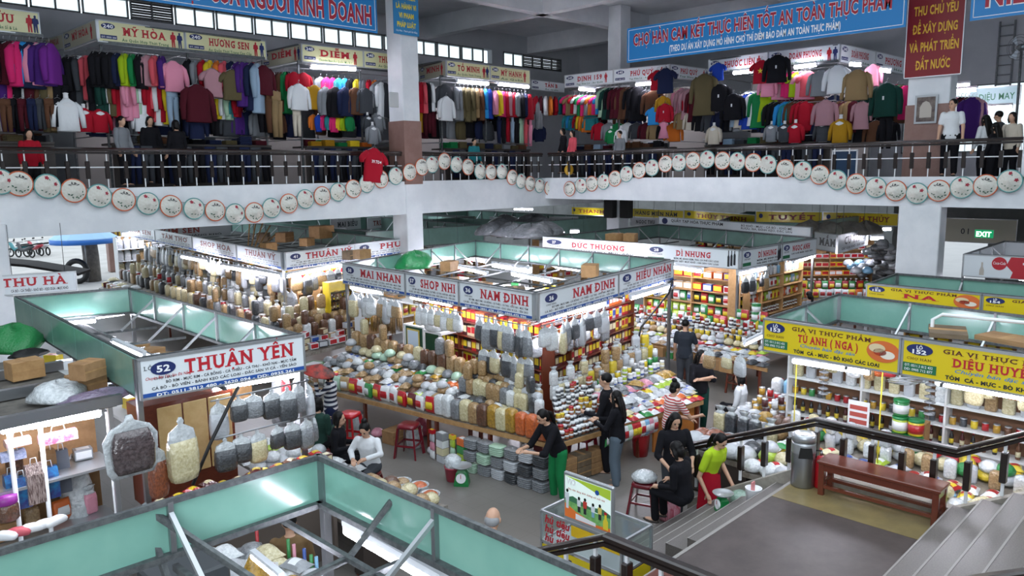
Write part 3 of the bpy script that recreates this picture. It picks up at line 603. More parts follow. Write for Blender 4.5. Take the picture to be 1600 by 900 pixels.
for i, (x, y, w) in enumerate(((530, 361, 22), (668, 350, 22), (818, 327, 30), (918, 341, 24), (898, 362, 14), (1083, 347, 8), (1205, 353, 20), (1370, 372, 20), (1385, 358, 14))):
    o = tz(x-w/2, y, x+w/2, y, 2.8, 'small lit tube deep under the galleries, %s from the left' % nth(i), 1.6); MB().tube([(0, 0, .05), (0, 0, .86)], .005, 4).build('hanging_wire', DARKSTEEL, o)
# ================================================================== CLOTHES SHOPS ON THE GALLERY
UZ = 8.8; UY, UX = 20.2, 23.9
def us(px0, py0, px1, py1, name, sub, label, face=None, h=.5, figs=2, **k):
    p, q = atz(px0, py0, UZ), atz(px1, py1, UZ); return cream_sign(p, q, UZ, UZ-h, name, sub, label, face, figs, **k)
GREYCREAM = M('shaded_cream_face', 'b3b09a', .5)  # cream sign face with the shade of the side boards put into the colour
us(-60, 4, 60, 20, 'CỬU', 'Áo Quần Sỉ & Lẻ', 'cream shop sign cut by the left edge on the gallery', x0=.3, x1=.66)
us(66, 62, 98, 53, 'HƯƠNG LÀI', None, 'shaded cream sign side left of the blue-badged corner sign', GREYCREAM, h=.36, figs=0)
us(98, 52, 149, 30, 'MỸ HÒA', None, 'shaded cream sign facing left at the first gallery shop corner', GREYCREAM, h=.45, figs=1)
us(150, 30, 287, 48, 'MỸ HÒA', 'Áo Quần Hợp Thời Trang', 'cream sign with large red name at the first full gallery shop')
us(289, 48, 415, 64, 'HƯƠNG SEN', 'Áo Quần Thời Trang Cao Cấp', 'cream sign with red name, second of the first gallery shop')
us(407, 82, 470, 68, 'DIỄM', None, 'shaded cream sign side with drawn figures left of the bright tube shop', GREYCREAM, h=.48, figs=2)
us(471, 68, 567, 79, 'DIỄM', 'Chuyên Bán Áo Quần Mỹ Nữ', 'cream sign with red name above a bright tube, left of the tiled column', figs=1)
us(568, 79, 650, 88, 'THU HẰNG', 'Áo Quần Thời Trang', 'cream sign partly hidden behind the tiled column', figs=1)
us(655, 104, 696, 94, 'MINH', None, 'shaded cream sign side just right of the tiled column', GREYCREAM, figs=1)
us(697, 94, 765, 102, 'TỐ MINH', 'Áo Quần Thời Trang', 'cream sign with red name above a tube, first right of the tiled column', x0=.25, x1=.76)
us(766, 102, 828, 110, 'MỸ HẠNH', 'Áo Quần', 'cream sign with red name, second right of the tiled column', x0=.25, x1=.78, figs=1)
us(830, 124, 882, 130, 'TẤN B', 'Áo Quần', 'white sign in the inner corner of the galleries', SIGNWHITE, figs=0, h=.4, x0=.4)
us(882, 118, 958, 109, 'ĐỊNH 159', 'Tạp Hóa Lẻ - Áo Quần', 'white shop sign with number 159 right of the inner corner', SIGNWHITE, h=.48, figs=1)
us(959, 109, 1047, 100, 'PHÚ QUÝ', 'Tạp Hóa Lẻ - Áo Quần', 'white sign with red name in front of the corner column', SIGNWHITE, h=.48, figs=2, x0=.3, x1=.72)
us(1047, 100, 1108, 108, 'PHÚ QUÝ', 'Tạp Hóa Lẻ', 'white sign side facing right in the middle of the right gallery', SIGNWHITE, h=.46, figs=2, x0=.25, x1=.7)
us(1107, 94, 1200, 81, 'PHƯỚC LIÊN', 'Tạp Hóa Lẻ - Áo Quần', 'white sign with red name under the long blue banner, left of a flag shirt', SIGNWHITE, h=.55, figs=1, x0=.28, x1=.8)
us(1201, 81, 1313, 68, 'ĐOÀN PHƯỢNG', 'Tạp Hóa Lẻ - Áo Quần', 'white sign with red name nearest the red banner', SIGNWHITE, h=.52, figs=2, x0=.3, x1=.76)
us(1314, 68, 1368, 80, 'ĐOÀN PHƯỢNG', 'Tạp Hóa', 'white sign side facing right beside the red banner', SIGNWHITE, h=.55, figs=0, x0=.3, x1=.8)
us(1369, 80, 1420, 92, 'PHƯỢNG', 'Tạp Hóa', 'white sign side partly hidden behind the red banner', SIGNWHITE, h=.55, figs=0)
us(1495, 118, 1523, 116, 'XUÂN DUNG', None, 'small white sign just right of the red banner', SIGNWHITE, figs=0, h=.45)
p = atx(1535, 145, 27.5)
o, W, H = board((27.5, p.y+.35), (27.5, p.y-1.0), p.z+.15, p.z-.4, M('pale_blue_sign', 'a9c6c8', .5), 'small pale blue sign hung before the bright right window'); letters(o, 'DIỆU MAY', .2*W, .3*H, .2, GREENI, w=.7*W)
# ---- banners
BANNER = M('blue_banner_vinyl', '1f7fc2', .45); BRED = ink('banner_letter_red', 'a51c34')
def banner(p0, p1, zt, zb, face, label, name='banner', trim=True):
    p0, p1 = Vector(p0[:2]), Vector(p1[:2]); d = p1-p0; W = d.length; H = zt-zb
    o = MB().box(0, W, 0, .03, 0, H).build(name, face); o.location = (p0.x, p0.y, zb); o.rotation_euler = (0, 0, math.atan2(d.y, d.x)); tag(o, label, 'banner')
    if trim:
        f = MB()
        for a, b, c, e in ((.06, W-.06, .06, .075), (.06, W-.06, H-.075, H-.06), (.06, .075, .06, H-.06), (W-.075, W-.06, .06, H-.06)): f.box(a, b, -.006, 0, c, e)
        f.build('border_line', WHITEI, o)
    return o, W, H
def outlined(o, s, x, z, h, w, c=BRED, bold=.03):
    letters(o, s, x, z, h, WHITEI, w=w, y=-.006, bold=bold+.035, name='lettering_outline'); letters(o, s, x, z, h, c, w=w, y=-.010, bold=bold)
z1 = aty(590, 52, GY-.05).z
o, W, H = banner((1.0, GY-.05), (aty(590, 52, GY-.05).x, GY-.05), z1+.98, z1, BANNER, 'long blue banner with red lettering over the left gallery')
outlined(o, 'CHỢ HÀN THỰC HIỆN NẾT ĐẸP CỦA NGƯỜI KINH DOANH', 2.1, .22, .5, W-2.3)
p, q = atx(980, 46, GX-.05), atx(1415, 42, GX-.05); zb = q.z
o, W, H = banner((GX-.05, p.y), (GX-.05, q.y), zb+1.06, zb, BANNER, 'long blue food safety banner with red lettering over the right gallery')
outlined(o, 'CHỢ HÀN CAM KẾT THỰC HIỆN TỐT AN TOÀN THỰC PHẨM', .25, .5, .36, W-.6)
letters(o, '(THEO DỰ ÁN XÂY DỰNG MÔ HÌNH CHỢ THÍ ĐIỂM BẢO ĐẢM AN TOÀN THỰC PHẨM)', 1.6, .17, .19, WHITEI, w=W-3.2, y=-.008, bold=.03, name='small_lettering')
p = atx(1515, 33, GX-.05)
o, W, H = banner((GX-.05, p.y), (GX-.05, p.y-4), p.z+1.0, p.z, BANNER, 'blue banner cut off by the upper right corner'); outlined(o, 'NIÊM YẾT GIÁ', .3, .28, .5, 3.4)
p, q = atx(1413, 122, 22.1), atx(1500, 118, 22.1)
o, W, H = banner((22.1, p.y), (22.1, q.y), p.z+2.6, p.z, M('red_banner_vinyl', '7d0d18', .45), 'red vertical banner with yellow lettering on the broad column', trim=False)
for i, s in enumerate(('ĐẤT NƯỚC', 'VÀ PHÁT TRIỂN', 'ĐỂ XÂY DỰNG', 'THU CHỦ YẾU', 'THUẾ LÀ NGUỒN')): letters(o, s, W/2, .18+.45*i, .23, ink('banner_yellow', 'd8a92e'), w=(.62, .88, .8, .78, .9)[i]*W, y=-.006, bold=.03, center=True)
MB().box(-.01, W+.01, -.01, 0, -.02, 0).box(-.02, 0, -.01, 0, 0, H).box(W, W+.02, -.01, 0, 0, H).build('white_edge', WHITEI, o)
p, q = aty(616, 52, GY-.1), aty(657, 60, GY-.1)
o, W, H = banner((p.x, GY-.1), (q.x-.05, GY-.1), p.z+1.6, p.z, M('light_blue_banner', '2a7fb5', .45), 'small blue banner with yellow lettering on the tiled column', trim=False)
for i, s in enumerate(('PHÁP LUẬT', 'VI PHẠM', 'LÀ HÀNH VI', 'HÀNG HÓA', 'ĐỔ NHẬN')): letters(o, s, W/2, .22+.26*i, .14, YEL, w=(.75, .6, .8, .75, .7)[i]*W, y=-.006, bold=.05, center=True)
letters(o, 'Chợ Hàn - Thành phố Đà Nẵng', W/2, .08, .05, WHITEI, w=.85*W, y=-.006, center=True, name='small_lettering')
# ---- shop frames: posts, garment rails, counter; one per shop
def shop(p0, p1, depth, label, tables=True):
    p0, p1 = Vector((p0[0], p0[1], 0)), Vector((p1[0], p1[1], 0)); d = p1-p0; W = d.length
    t = thing('clothes_stall', label, 'stall frame', (p0.x, p0.y, FZ), math.atan2(d.y, d.x)); n = max(2, round(W/2.2))
    for k in range(n+1):
        for y in (0.05, depth): MB().cbox((W*k/n, y, 1.75), .05, .05, 3.5).build('post', DARKSTEEL, t)
    for z in (3.45, 2.35, 1.35):
        for y in (-.12, .7): MB().tube([(-.1, y, z), (W+.1, y, z)], .015, 6).build('garment_rail', STEEL, t)
        for k in range(n+1): MB().tube([(W*k/n, -.14, z), (W*k/n, depth, z)], .012, 6).build('cross_rail', STEEL, t)
    MB().box(0, W, depth, depth+.04, 0, 3.5).build('back_board', M('shop_back_board', '8f8a86', .8), t)
    MB().box(0, W, -.2, .6, 1.1, 1.15).box(0, W, -.15, -.1, 0, 1.1).build('counter', M('dark_counter', '3a3431', .6), t)
    MB().box(-.05, W+.05, -.02, .03, 3.47, 3.55).box(0, W, .05, depth, 3.98, 4.02).build('fascia_support', DARKSTEEL, t)
    return t
shop((2.5, UY+.1), (5.5, UY+.1), 2.2, 'clothes stall frame at the left edge of the gallery')
shop((6.75, UY+.1), (10.9, UY+.1), 2.6, 'clothes stall frame under the first two full cream signs')
shop((12.0, UY+.1), (16.2, UY+.1), 2.6, 'clothes stall frame left of and behind the tiled column')
shop((17.3, UY+.1), (21.4, UY+.1), 2.6, 'clothes stall frame right of the tiled column')
shop((UX+.1, 20.2), (UX+.1, 15.8), 2.6, 'clothes stall frame next to the inner corner on the right gallery')
shop((UX+.1, 14.2), (UX+.1, 9.9), 3.0, 'clothes stall frame in the middle of the right gallery')
# tubes upstairs
for i, (a, b, c, d) in enumerate(((484, 104, 556, 108), (573, 143, 594, 145), (714, 127, 763, 131), (778, 131, 826, 136), (905, 139, 930, 141), (994, 132, 1021, 130), (1146, 114, 1176, 111), (1241, 105, 1276, 101), (1328, 100, 1346, 101), (1375, 109, 1392, 111))):
    if a < 870: p, q = aty(a, b, UY-.12+(.5 if i == 1 else 0)), aty(c, d, UY-.12+(.5 if i == 1 else 0))
    else: p, q = atx(a, b, UX-.12), atx(c, d, UX-.12)
    tube_light(p, q, 'lit tube over the gallery clothes, %s from the left' % nth(i), thick=1.6)
for i, (a, b) in enumerate(((1498, 134), (1508, 141), (1563, 168))):
    p = atx(a, b, 26.0); tube_light(p+Vector((0, .3, 0)), p-Vector((0, .3, 0)), 'small lit tube right of the red banner, %s from the left' % nth(i), thick=1.6)
# ---- garments
def top_mesh(name, w=.23, l=.66, dep=.07, sl=.5, fl=.0):
    m = MB(); rings = []
    for z, a, b in ((-l, w+fl, dep), (-l*.98, w+fl+.005, dep+.01), (-l*.6, w-.01, dep+.012), (-l*.3, w, dep+.015), (-.12, w-.01, dep), (-.05, w*.72, dep*.8), (0, w*.36, dep*.65), (.02, w*.3, dep*.55)):
        rings.append([(a*math.copysign(abs(math.cos(t))**.7, math.cos(t)), b*math.copysign(abs(math.sin(t))**.8, math.sin(t))*(1+.12*math.cos(5*t)*(z < -.3)), z) for t in [2*PI*k/18 for k in range(18)]])
    m.loft(rings)
    for s in (-1, 1):
        m.tube([(s*(w-.07), 0, -.07), (s*(w+.02), .01, -.16), (s*(w+.07), .0, -.16-sl*.45), (s*(w+.085), -.02, -.16-sl)], [.05, .07, .062, .045], 9)
    return m.mesh(name, cloth('base', '777777'))
def trouser_mesh():
    m = MB(); m.loft([[(.17*math.cos(t), .06*math.sin(t), z) for t in [2*PI*k/14 for k in range(14)]] for z in (0, -.12, -.24)])
    for s in (-1, 1): m.tube([(s*.08, 0, -.18), (s*.09, .01, -.5), (s*.085, 0, -.92)], [.085, .07, .055], 10)
    return m.mesh('trousers', cloth('base', '777777'))
def dress_mesh():
    m = MB(); R = []
    for z, a, b in ((-.75, .26, .12), (-.5, .2, .09), (-.3, .14, .07), (-.12, .17, .07), (-.02, .1, .05), (0, .06, .04)):
        R.append([(a*math.cos(t)*(1+.08*math.cos(9*t)*(z < -.4)), b*math.sin(t), z) for t in [2*PI*k/20 for k in range(20)]])
    m.loft(R)
    for s in (-1, 1): m.tube([(s*.12, 0, -.06), (s*.2, 0, -.16)], [.05, .06], 8)
    return m.mesh('dress', cloth('base', '777777'))
hk = MB(); hk.tube([(-.17, 0, -.03), (0, 0, .05), (.17, 0, -.03)], .008, 5); hk.tube([(0, 0, .04), (0, 0, .1), (.02, 0, .13), (.04, 0, .1)], .005, 5)
hanger_me = hk.mesh('hanger', STEEL)
tag_me = MB().box(-.02, .02, -.115, -.11, -.34, -.26).mesh('price_tag', PINMETAL)
G = {'shirt': top_mesh('shirt', sl=.42), 'jacket': top_mesh('jacket', .26, .7, .1, .5, .01), 'tee': top_mesh('tee_shirt', .24, .66, .06, .12), 'coat': top_mesh('coat', .25, .98, .1, .52, .03), 'trousers': trouser_mesh(), 'dress': dress_mesh()}
CL = {'black': '15151a', 'white': 'd8dcdf', 'navy': '1b2340', 'red': 'a11528', 'maroon': '4a1420', 'pink': 'd68aa2', 'hot pink': 'd02a6a', 'purple': '46246e', 'violet': '6d2a86', 'royal blue': '1f3f9e', 'sky blue': '2b88c8', 'grey': '7b7f84', 'dark grey': '3f4247', 'olive': '5a5138', 'brown': '5b3d2c', 'lime': '9ab61e', 'green': '1c7a45', 'dark green': '153a33', 'mustard': 'a67c1c', 'yellow': 'd8bc2a', 'orange': 'd0702a', 'cream': 'c9c0b0', 'teal': '2a7f86', 'dusty pink': 'a97f88', 'coral': 'cf5560', 'tan': '8d7654', 'pale blue': '8fa6bb', 'mint': 'a4c4a8'}
cnt = {}
KIND = {'shirt': 'long-sleeved shirt', 'jacket': 'jacket', 'tee': 'tee shirt', 'coat': 'long coat', 'trousers': 'pair of trousers', 'dress': 'dress'}
def garment(kind, col, px, py, side, dep=-.14, yaw=0.0, sc=1.0, where='', hang=True, ptag=False):
    p = aty(px, py, UY+dep) if side == 'l' else atx(px, py, UX+dep)
    key = (kind, col, where); cnt[key] = cnt.get(key, 0)+1
    g = put({'tee': 'tee_shirt'}.get(kind, kind), G[kind], None, p-Vector((0, 0, .06)), (0 if side == 'l' else -PI/2)+yaw)
    g.scale = (sc, sc, sc); g.material_slots[0].link = 'OBJECT'; g.material_slots[0].material = cloth(col, CL[col])
    k = cnt[key]
    g['label'] = shrink('%s %s hanging %s' % (col, KIND[kind], where)+('' if k == 1 else ', %s such' % nth(k-1))); g['category'] = 'clothing'; g['group'] = 'clothes hanging '+where
    if hang: put('hanger', hanger_me, g)
    if ptag: put('price_tag', tag_me, g)
    return g
def row(px0, py0, px1, py1, side, cols, where, kind='shirt', dep=-.1, sc=1.0, yaw=1.15):
    cols = cols.split(','); n = len(cols)
    for i, c in enumerate(cols):
        t = (i+.5)/n; garment(kind, c.strip(), px0+(px1-px0)*t, py0+(py1-py0)*t, side, dep+R_.uniform(-.05, .05), yaw+R_.uniform(-.25, .25), sc*R_.uniform(1.06, 1.24), where)
# left gallery
row(0, 62, 82, 66, 'l', 'black,maroon,hot pink,sky blue,navy,pink,purple,violet', 'in the top row of the leftmost gallery stall', 'jacket', -.2, 1.15, .75)
row(0, 112, 96, 112, 'l', 'purple,hot pink,black,white,maroon,brown,olive,tan,black', 'in the lower row of the leftmost gallery stall', 'trousers', -.1, 1.15, .5)
row(96, 88, 138, 84, 'l', 'black,black,dark grey,white,coral', 'on the side rail left of the first full cream sign', 'coat', .3, .95, 1.0)
row(142, 78, 258, 86, 'l', 'black,black,black,navy,lime,green,black,dusty pink,coral,purple', 'in the top row under the first full cream sign', 'jacket', -.15, .95, .8)
row(140, 114, 235, 118, 'l', 'black,dark green,dark green,white,olive,red,pink,pink,pink,mint,white,red', 'in the lower row under the first full cream sign', 'coat', .05, .88, .95)
garment('shirt', 'pink', 270, 93, 'l', -.35, .15, 1.1, 'in front under the first full cream sign', ptag=False)
garment('trousers', 'pale blue', 268, 136, 'l', -.3, .3, 1., 'below the pink printed top')
row(236, 122, 262, 124, 'l', 'coral,white,red,yellow', 'left of the pink printed top', 'coat', .2, .95, .9)
row(288, 90, 400, 96, 'l', 'black,grey,red,yellow,orange,coral,navy,purple,green,red', 'in the top row under the second full cream sign', 'shirt', .1, .95, .8)
garment('jacket', 'maroon', 307, 130, 'l', -.5, .2, 1.3, 'as a padded jacket before the second full cream sign')
garment('tee', 'dusty pink', 331, 105, 'l', -.3, .1, 1.05, 'below the second full cream sign'); garment('tee', 'olive', 362, 107, 'l', -.3, .05, 1.15, 'below the second full cream sign')
row(340, 140, 372, 142, 'l', 'yellow,white,mint,teal,red', 'in the lit lower row under the second full cream sign', 'shirt', .3, .9, .9)
row(374, 95, 404, 98, 'l', 'purple,purple,navy,pale blue', 'at the right end of the second full cream sign', 'coat', -.1, 1.1, .6)
garment('jacket', 'maroon', 411, 100, 'l', -.25, .3, 1.1, 'at the stall gap left of the bright tube'); row(404, 138, 436, 140, 'l', 'black,brown,tan', 'at the stall gap left of the bright tube', 'trousers', -.1, 1.1, .6)
row(424, 112, 452, 110, 'l', 'white,maroon,brown,green,black', 'on the side rail left of the bright tube', 'coat', .5, .95, 1.)
garment('jacket', 'red', 459, 110, 'l', .0, .1, .8, 'as a small hoodie left of the bright tube'); garment('jacket', 'red', 474, 111, 'l', .0, .1, .8, 'as a small hoodie left of the bright tube')
garment('jacket', 'white', 466, 129, 'l', -.3, .1, 1.0, 'in front left of the bright tube', ptag=True); garment('trousers', 'cream', 463, 168, 'l', -.2, .1, .8, 'below the white pullover')
garment('jacket', 'mustard', 491, 131, 'l', -.2, .1, .95, 'next to the white pullover')
row(496, 118, 600, 124, 'l', 'grey,hot pink,hot pink,teal,sky blue,black,yellow,grey,red,orange,grey', 'in the top row under the bright tube', 'jacket', .25, .8, .7)
row(500, 134, 578, 136, 'l', 'grey,black,navy,brown,dark grey', 'in the middle row under the bright tube', 'jacket', -.15, .98, .3)
row(485, 176, 550, 178, 'l', 'orange,royal blue,hot pink,teal,hot pink,yellow,lime,green', 'in the bottom row under the bright tube', 'shirt', -.1, .6, .5)
row(586, 126, 604, 128, 'l', 'grey,white,dark grey', 'left of the tiled column', 'coat', 0, 1., .6)
row(654, 126, 676, 128, 'l', 'red,coral,black,white', 'right of the tiled column', 'coat', 0, .85, .9); row(654, 158, 680, 160, 'l', 'mustard,maroon,maroon,maroon', 'in the lower row right of the tiled column', 'trousers', 0, .95, .7)
garment('jacket', 'dark grey', 694, 130, 'l', -.1, .1, 1.15, 'behind the white sweatshirt'); garment('shirt', 'white', 697, 149, 'l', -.35, .1, 1.15, 'in front right of the tiled column', ptag=False)
row(708, 134, 768, 138, 'l', 'grey,grey,olive,olive,olive,tan,brown,sky blue,royal blue', 'in the lit row right of the tiled column', 'coat', 0, .95, .85)
row(770, 140, 830, 146, 'l', 'pink,yellow,hot pink,red,dusty pink,red,grey,black,navy,red', 'under the second sign right of the tiled column', 'jacket', 0, 1.05, .8)
row(776, 176, 832, 186, 'l', 'navy,black,red,pale blue,black,mint,coral,pink', 'in the lower row near the inner corner', 'trousers', .1, .9, .6)
row(834, 148, 886, 150, 'l', 'red,maroon,white,orange,red,teal,red', 'in the inner corner of the galleries', 'shirt', .9, .9, .7)
# right gallery
row(886, 147, 942, 148, 'r', 'hot pink,tan,red,white,green,hot pink,grey,orange,hot pink,sky blue', 'in the top row under the sign with number 159', 'tee', .1, .95, .95)
row(888, 176, 925, 176, 'r', 'teal,sky blue,teal,red,yellow,orange,teal', 'in the lower row under the sign with number 159', 'shirt', .2, .85, .9)
row(944, 136, 1000, 134, 'r', 'mint,dark green,black,maroon,maroon,brown,brown,black,black', 'before the corner column on the right gallery', 'coat', -.1, 1., .8)
row(1000, 140, 1024, 140, 'r', 'dark grey,black,black,brown', 'in the row left of the navy tee shirt', 'jacket', 0, 1., .6)
garment('tee', 'red', 1027, 108, 'r', -.35, .2, 1.0, 'behind the navy tee shirt'); garment('tee', 'navy', 1040, 105, 'r', -.5, .1, 1.25, 'in front in the middle of the right gallery', ptag=False)
garment('shirt', 'mustard', 1036, 148, 'r', -.3, .1, .9, 'between the navy tee shirt and the red sweater'); garment('jacket', 'red', 1039, 160, 'r', -.4, .1, .9, 'above the small pink dress', ptag=True); garment('tee', 'sky blue', 1021, 166, 'r', -.3, .1, .9, 'left of the red sweater'); garment('dress', 'pink', 1037, 188, 'r', -.5, .1, .75, 'as the lowest on the navy tee shirt pole')
row(1050, 136, 1092, 138, 'r', 'cream,cream,pink,dusty pink,dusty pink,red,maroon', 'on the side rail right of the navy tee shirt', 'coat', .2, .95, .8)
garment('coat', 'olive', 1101, 114, 'r', -.5, .2, 1.35, 'left of the bright shop tube on the right gallery')
garment('tee', 'royal blue', 1122, 96, 'r', -.35, .1, .85, 'over the name of a white sign'); garment('jacket', 'black', 1125, 130, 'r', -.4, .2, 1.2, 'beside the long olive coat', ptag=True); garment('jacket', 'black', 1146, 145, 'r', -.4, .1, 1.15, 'beside the long olive coat', ptag=True)
row(1152, 148, 1200, 138, 'r', 'pale blue,cream,royal blue,royal blue,white,green,lime', 'below the flag shirt', 'coat', 0, .95, .7)
fs = garment('tee', 'red', 1190, 92, 'r', -.5, .15, 1.05, 'as the flag shirt with a yellow star')
star = [(.09*(1 if k % 2 == 0 else .4)*math.sin(k*PI/5), .09*(1 if k % 2 == 0 else .4)*math.cos(k*PI/5)) for k in range(10)]
flat(fs, 'yellow_star', star, 0, -.3, YEL, y=-.085)
garment('jacket', 'black', 1215, 84, 'r', -.5, .2, 1.15, 'over the sign nearest the red banner', ptag=True)
row(1212, 112, 1268, 110, 'r', 'lime,pink,dusty pink,hot pink,hot pink,lime,purple,pink,coral', 'in the top row under the sign nearest the red banner', 'tee', 0, 1.0, .7)
garment('shirt', 'pink', 1200, 118, 'r', -.35, .3, .9, 'left of the bright row'); garment('jacket', 'grey', 1283, 108, 'r', -.3, .3, 1.05, 'left of the white front shirt')
garment('shirt', 'white', 1309, 100, 'r', -.45, .1, 1.2, 'in front left of the red banner'); garment('jacket', 'tan', 1340, 107, 'r', -.45, .0, 1.2, 'beside the white front shirt')
garment('shirt', 'pink', 1365, 98, 'r', .3, -.3, .95, 'right of the tan jacket'); garment('jacket', 'dark green', 1386, 128, 'r', -.35, -.2, 1.3, 'beside the red banner', ptag=True); garment('trousers', 'black', 1386, 170, 'r', -.3, -.1, 1.15, 'beside the red banner')
row(1206, 158, 1262, 156, 'r', 'black,black,black,sky blue,teal,brown,brown,red,red', 'in the lower row under the sign nearest the red banner', 'coat', 0, .85, .85)
garment('jacket', 'dusty pink', 1290, 154, 'r', -.45, .1, 1.05, 'as a blazer in the lower row'); garment('coat', 'dusty pink', 1347, 156, 'r', -.3, .2, .8, 'as a patterned tunic in the lower row'); row(1310, 156, 1338, 156, 'r', 'brown,maroon,tan,maroon', 'right of the pink blazer', 'coat', .1, .8, .8)
row(1400, 130, 1418, 132, 'r', 'red,green,brown,hot pink', 'just left of the broad column', 'coat', .5, .9, .8)
row(1494, 150, 1528, 150, 'r', 'pink,black,maroon,maroon,purple,dusty pink', 'right of the man in the white polo', 'coat', 1.5, .95, .6)
rs = garment('tee', 'red', 585, 230, 'l', -1.32, .1, 1.45, 'over the gallery rail as a staff shirt'); rs.rotation_euler = (0, .12, .1)
letters(rs, '39.TĐ4', 0, -.28, .06, WHITEI, y=-.085, center=True, name='printed_lettering')
# extra rails of dark clothes behind the front rows, and denim hung at counter height
for a in ((0, 150, 96, 150, 'l', 'brown,black,maroon,navy,dark grey,brown,black', 'low in the leftmost gallery stall', 'trousers', -.35, .62, .4), (150, 96, 400, 104, 'l', 'black,dark grey,navy,black,maroon,black,dark green,navy,black,brown,dark grey,black,navy,dark grey', 'deep under the two full cream signs', 'coat', .9, 1.05, .5), (145, 165, 300, 168, 'l', 'navy,maroon,dark grey,pink,black,grey,red,maroon,navy,grey,black,navy', 'low under the first full cream sign', 'jacket', .4, .8, .4), (320, 170, 440, 172, 'l', 'navy,black,dark grey,purple,navy,grey,black,brown', 'low under the second full cream sign', 'jacket', .4, .8, .4), (420, 150, 600, 156, 'l', 'black,navy,dark grey,brown,black,dark grey,navy,grey', 'deep under the bright tube', 'coat', .9, 1.0, .5),
          (656, 180, 770, 188, 'l', 'maroon,black,dark grey,grey,olive,black,navy,dark grey', 'low right of the tiled column', 'jacket', .4, .8, .4), (700, 150, 850, 156, 'l', 'black,navy,dark grey,maroon,black,brown,dark grey,black,grey', 'deep right of the tiled column', 'coat', .9, 1.0, .5),
          (890, 160, 1000, 158, 'r', 'black,dark grey,navy,maroon,black,brown,navy', 'deep near the corner column', 'coat', .9, 1.0, .5), (930, 190, 1060, 190, 'r', 'red,grey,green,white,dark grey,maroon,tan,black,orange', 'low near the corner column', 'jacket', .2, .75, .4), (1060, 172, 1210, 172, 'r', 'tan,cream,black,dark grey,navy,black,grey,cream,black,navy', 'low under the black jackets', 'jacket', .1, .8, .4), (1100, 150, 1400, 146, 'r', 'black,dark grey,navy,black,maroon,black,brown,navy,black,dark green,black', 'deep in the middle of the right gallery', 'coat', .9, 1.05, .5), (1210, 188, 1400, 186, 'r', 'dark grey,red,black,navy,maroon,grey,black,brown,black', 'low beside the red banner', 'jacket', .2, .75, .4)): row(*a[:5], a[5], a[6], a[7], a[8], a[9], a[10])
for s, a, b, nm in (('l', 7.0, 10.8, 'under the full cream signs'), ('l', 12.1, 14.4, 'under the bright tube'), ('l', 17.4, 21.0, 'right of the tiled column'), ('r', 16.0, 20.0, 'by the corner column'), ('r', 10.0, 14.0, 'by the red banner')):
    for i in range(12):
        q = a+(b-a)*(i+.5)/12; g = put('trousers', G['trousers'], None, (q, UY-.28, FZ+1.08) if s == 'l' else (UX-.28, q, FZ+1.08), .2 if s == 'l' else PI/2, label='dark pair of trousers hung before the gallery counter %s, %s along' % (nm, nth(i)), cat='clothing', group='trousers before the gallery counters')
        g.material_slots[0].link = 'OBJECT'; c = ('navy', 'dark grey', 'black')[i % 3]; g.material_slots[0].material = cloth(c, CL[c])
for i, (x, y) in enumerate(((3.6, 21.6), (8.0, 21.6), (9.8, 21.8), (13.0, 21.6), (18.5, 21.6), (20.3, 21.6))): tube_light((x-.6, y, FZ+2.9), (x+.6, y, FZ+2.9), 'lit tube inside the left gallery stalls, %s from the left' % nth(i), thick=1.4)
for i, y in enumerate((19, 17, 13, 11)): tube_light((25.4, y-.6, FZ+2.9), (25.4, y+.6, FZ+2.9), 'lit tube inside the right gallery stalls, %s from the corner' % nth(i), thick=1.4)
# mannequin torsos and folded stacks on the counters
mn = MB(); mn.lathe([(.13, 0), (.15, .1), (.12, .25), (.16, .42), (.17, .5), (.1, .57), (.05, .6), (.045, .7), (.055, .72), (.02, .73)], seg=16, sy=.65)
mannequin_me = mn.mesh('torso_mannequin', M('mannequin_white', 'd6d8da', .4))
def torso(px, py, side, col, where, dep=-.35, sc=1.0):
    p = aty(px, py, UY+dep) if side == 'l' else atx(px, py, UX+dep)
    t = put('torso_mannequin', mannequin_me, None, p, 0 if side == 'l' else -PI/2, label='white headless torso mannequin in %s top, %s' % (col, where), cat='mannequin', group='torso mannequins on the gallery'); t.scale = (sc,)*3
    s = put('displayed_top', G['shirt'], t, (0, 0, .6)); s.scale = (.85, 1.35, .9); s.material_slots[0].link = 'OBJECT'; s.material_slots[0].material = cloth(col, CL[col])
for a in ((108, 206, 'l', 'white', 'left of the first full cream sign', -.3, 1.2), (134, 207, 'l', 'red', 'right of the white one on the left', -.2, .9), (158, 208, 'l', 'red', 'second red one from the left', -.2, .9), (222, 206, 'l', 'white', 'before the lower row on the left', -.1, .8), (308, 218, 'l', 'navy', 'under the padded jacket', -.3, 1.0), (575, 206, 'l', 'dark grey', 'leftmost of three by the tiled column', -.3, .8), (583, 225, 'l', 'grey', 'lowest by the tiled column', -.5, .9), (592, 205, 'l', 'grey', 'closest to the tiled column', -.2, .8), (843, 222, 'r', 'navy', 'in the inner corner', -.4, 1.1), (1242, 224, 'r', 'red', 'left of the mustard one', -.3, 1.0), (1312, 224, 'r', 'mustard', 'in front near the red banner', -.5, 1.15), (1205, 222, 'r', 'grey', 'leftmost before the lower row', -.3, .9), (1225, 222, 'r', 'dark grey', 'second before the lower row', -.3, .9), (1285, 222, 'r', 'dark grey', 'under the pink blazer', -.3, 1.0), (955, 225, 'r', 'green', 'near the corner column, green', -.4, .9), (970, 226, 'r', 'white', 'near the corner column, white', -.4, .95), (1115, 226, 'r', 'cream', 'under the black jackets', -.4, 1.0)): torso(*a)
fold = MB()
for k in range(6): fold.bbox(-.17+.01*(k % 2), .17, -.13, .13-.01*(k % 3), k*.035, k*.035+.033, .012)
fold_me = fold.mesh('folded_clothes_pile', cloth('base', '777777'))
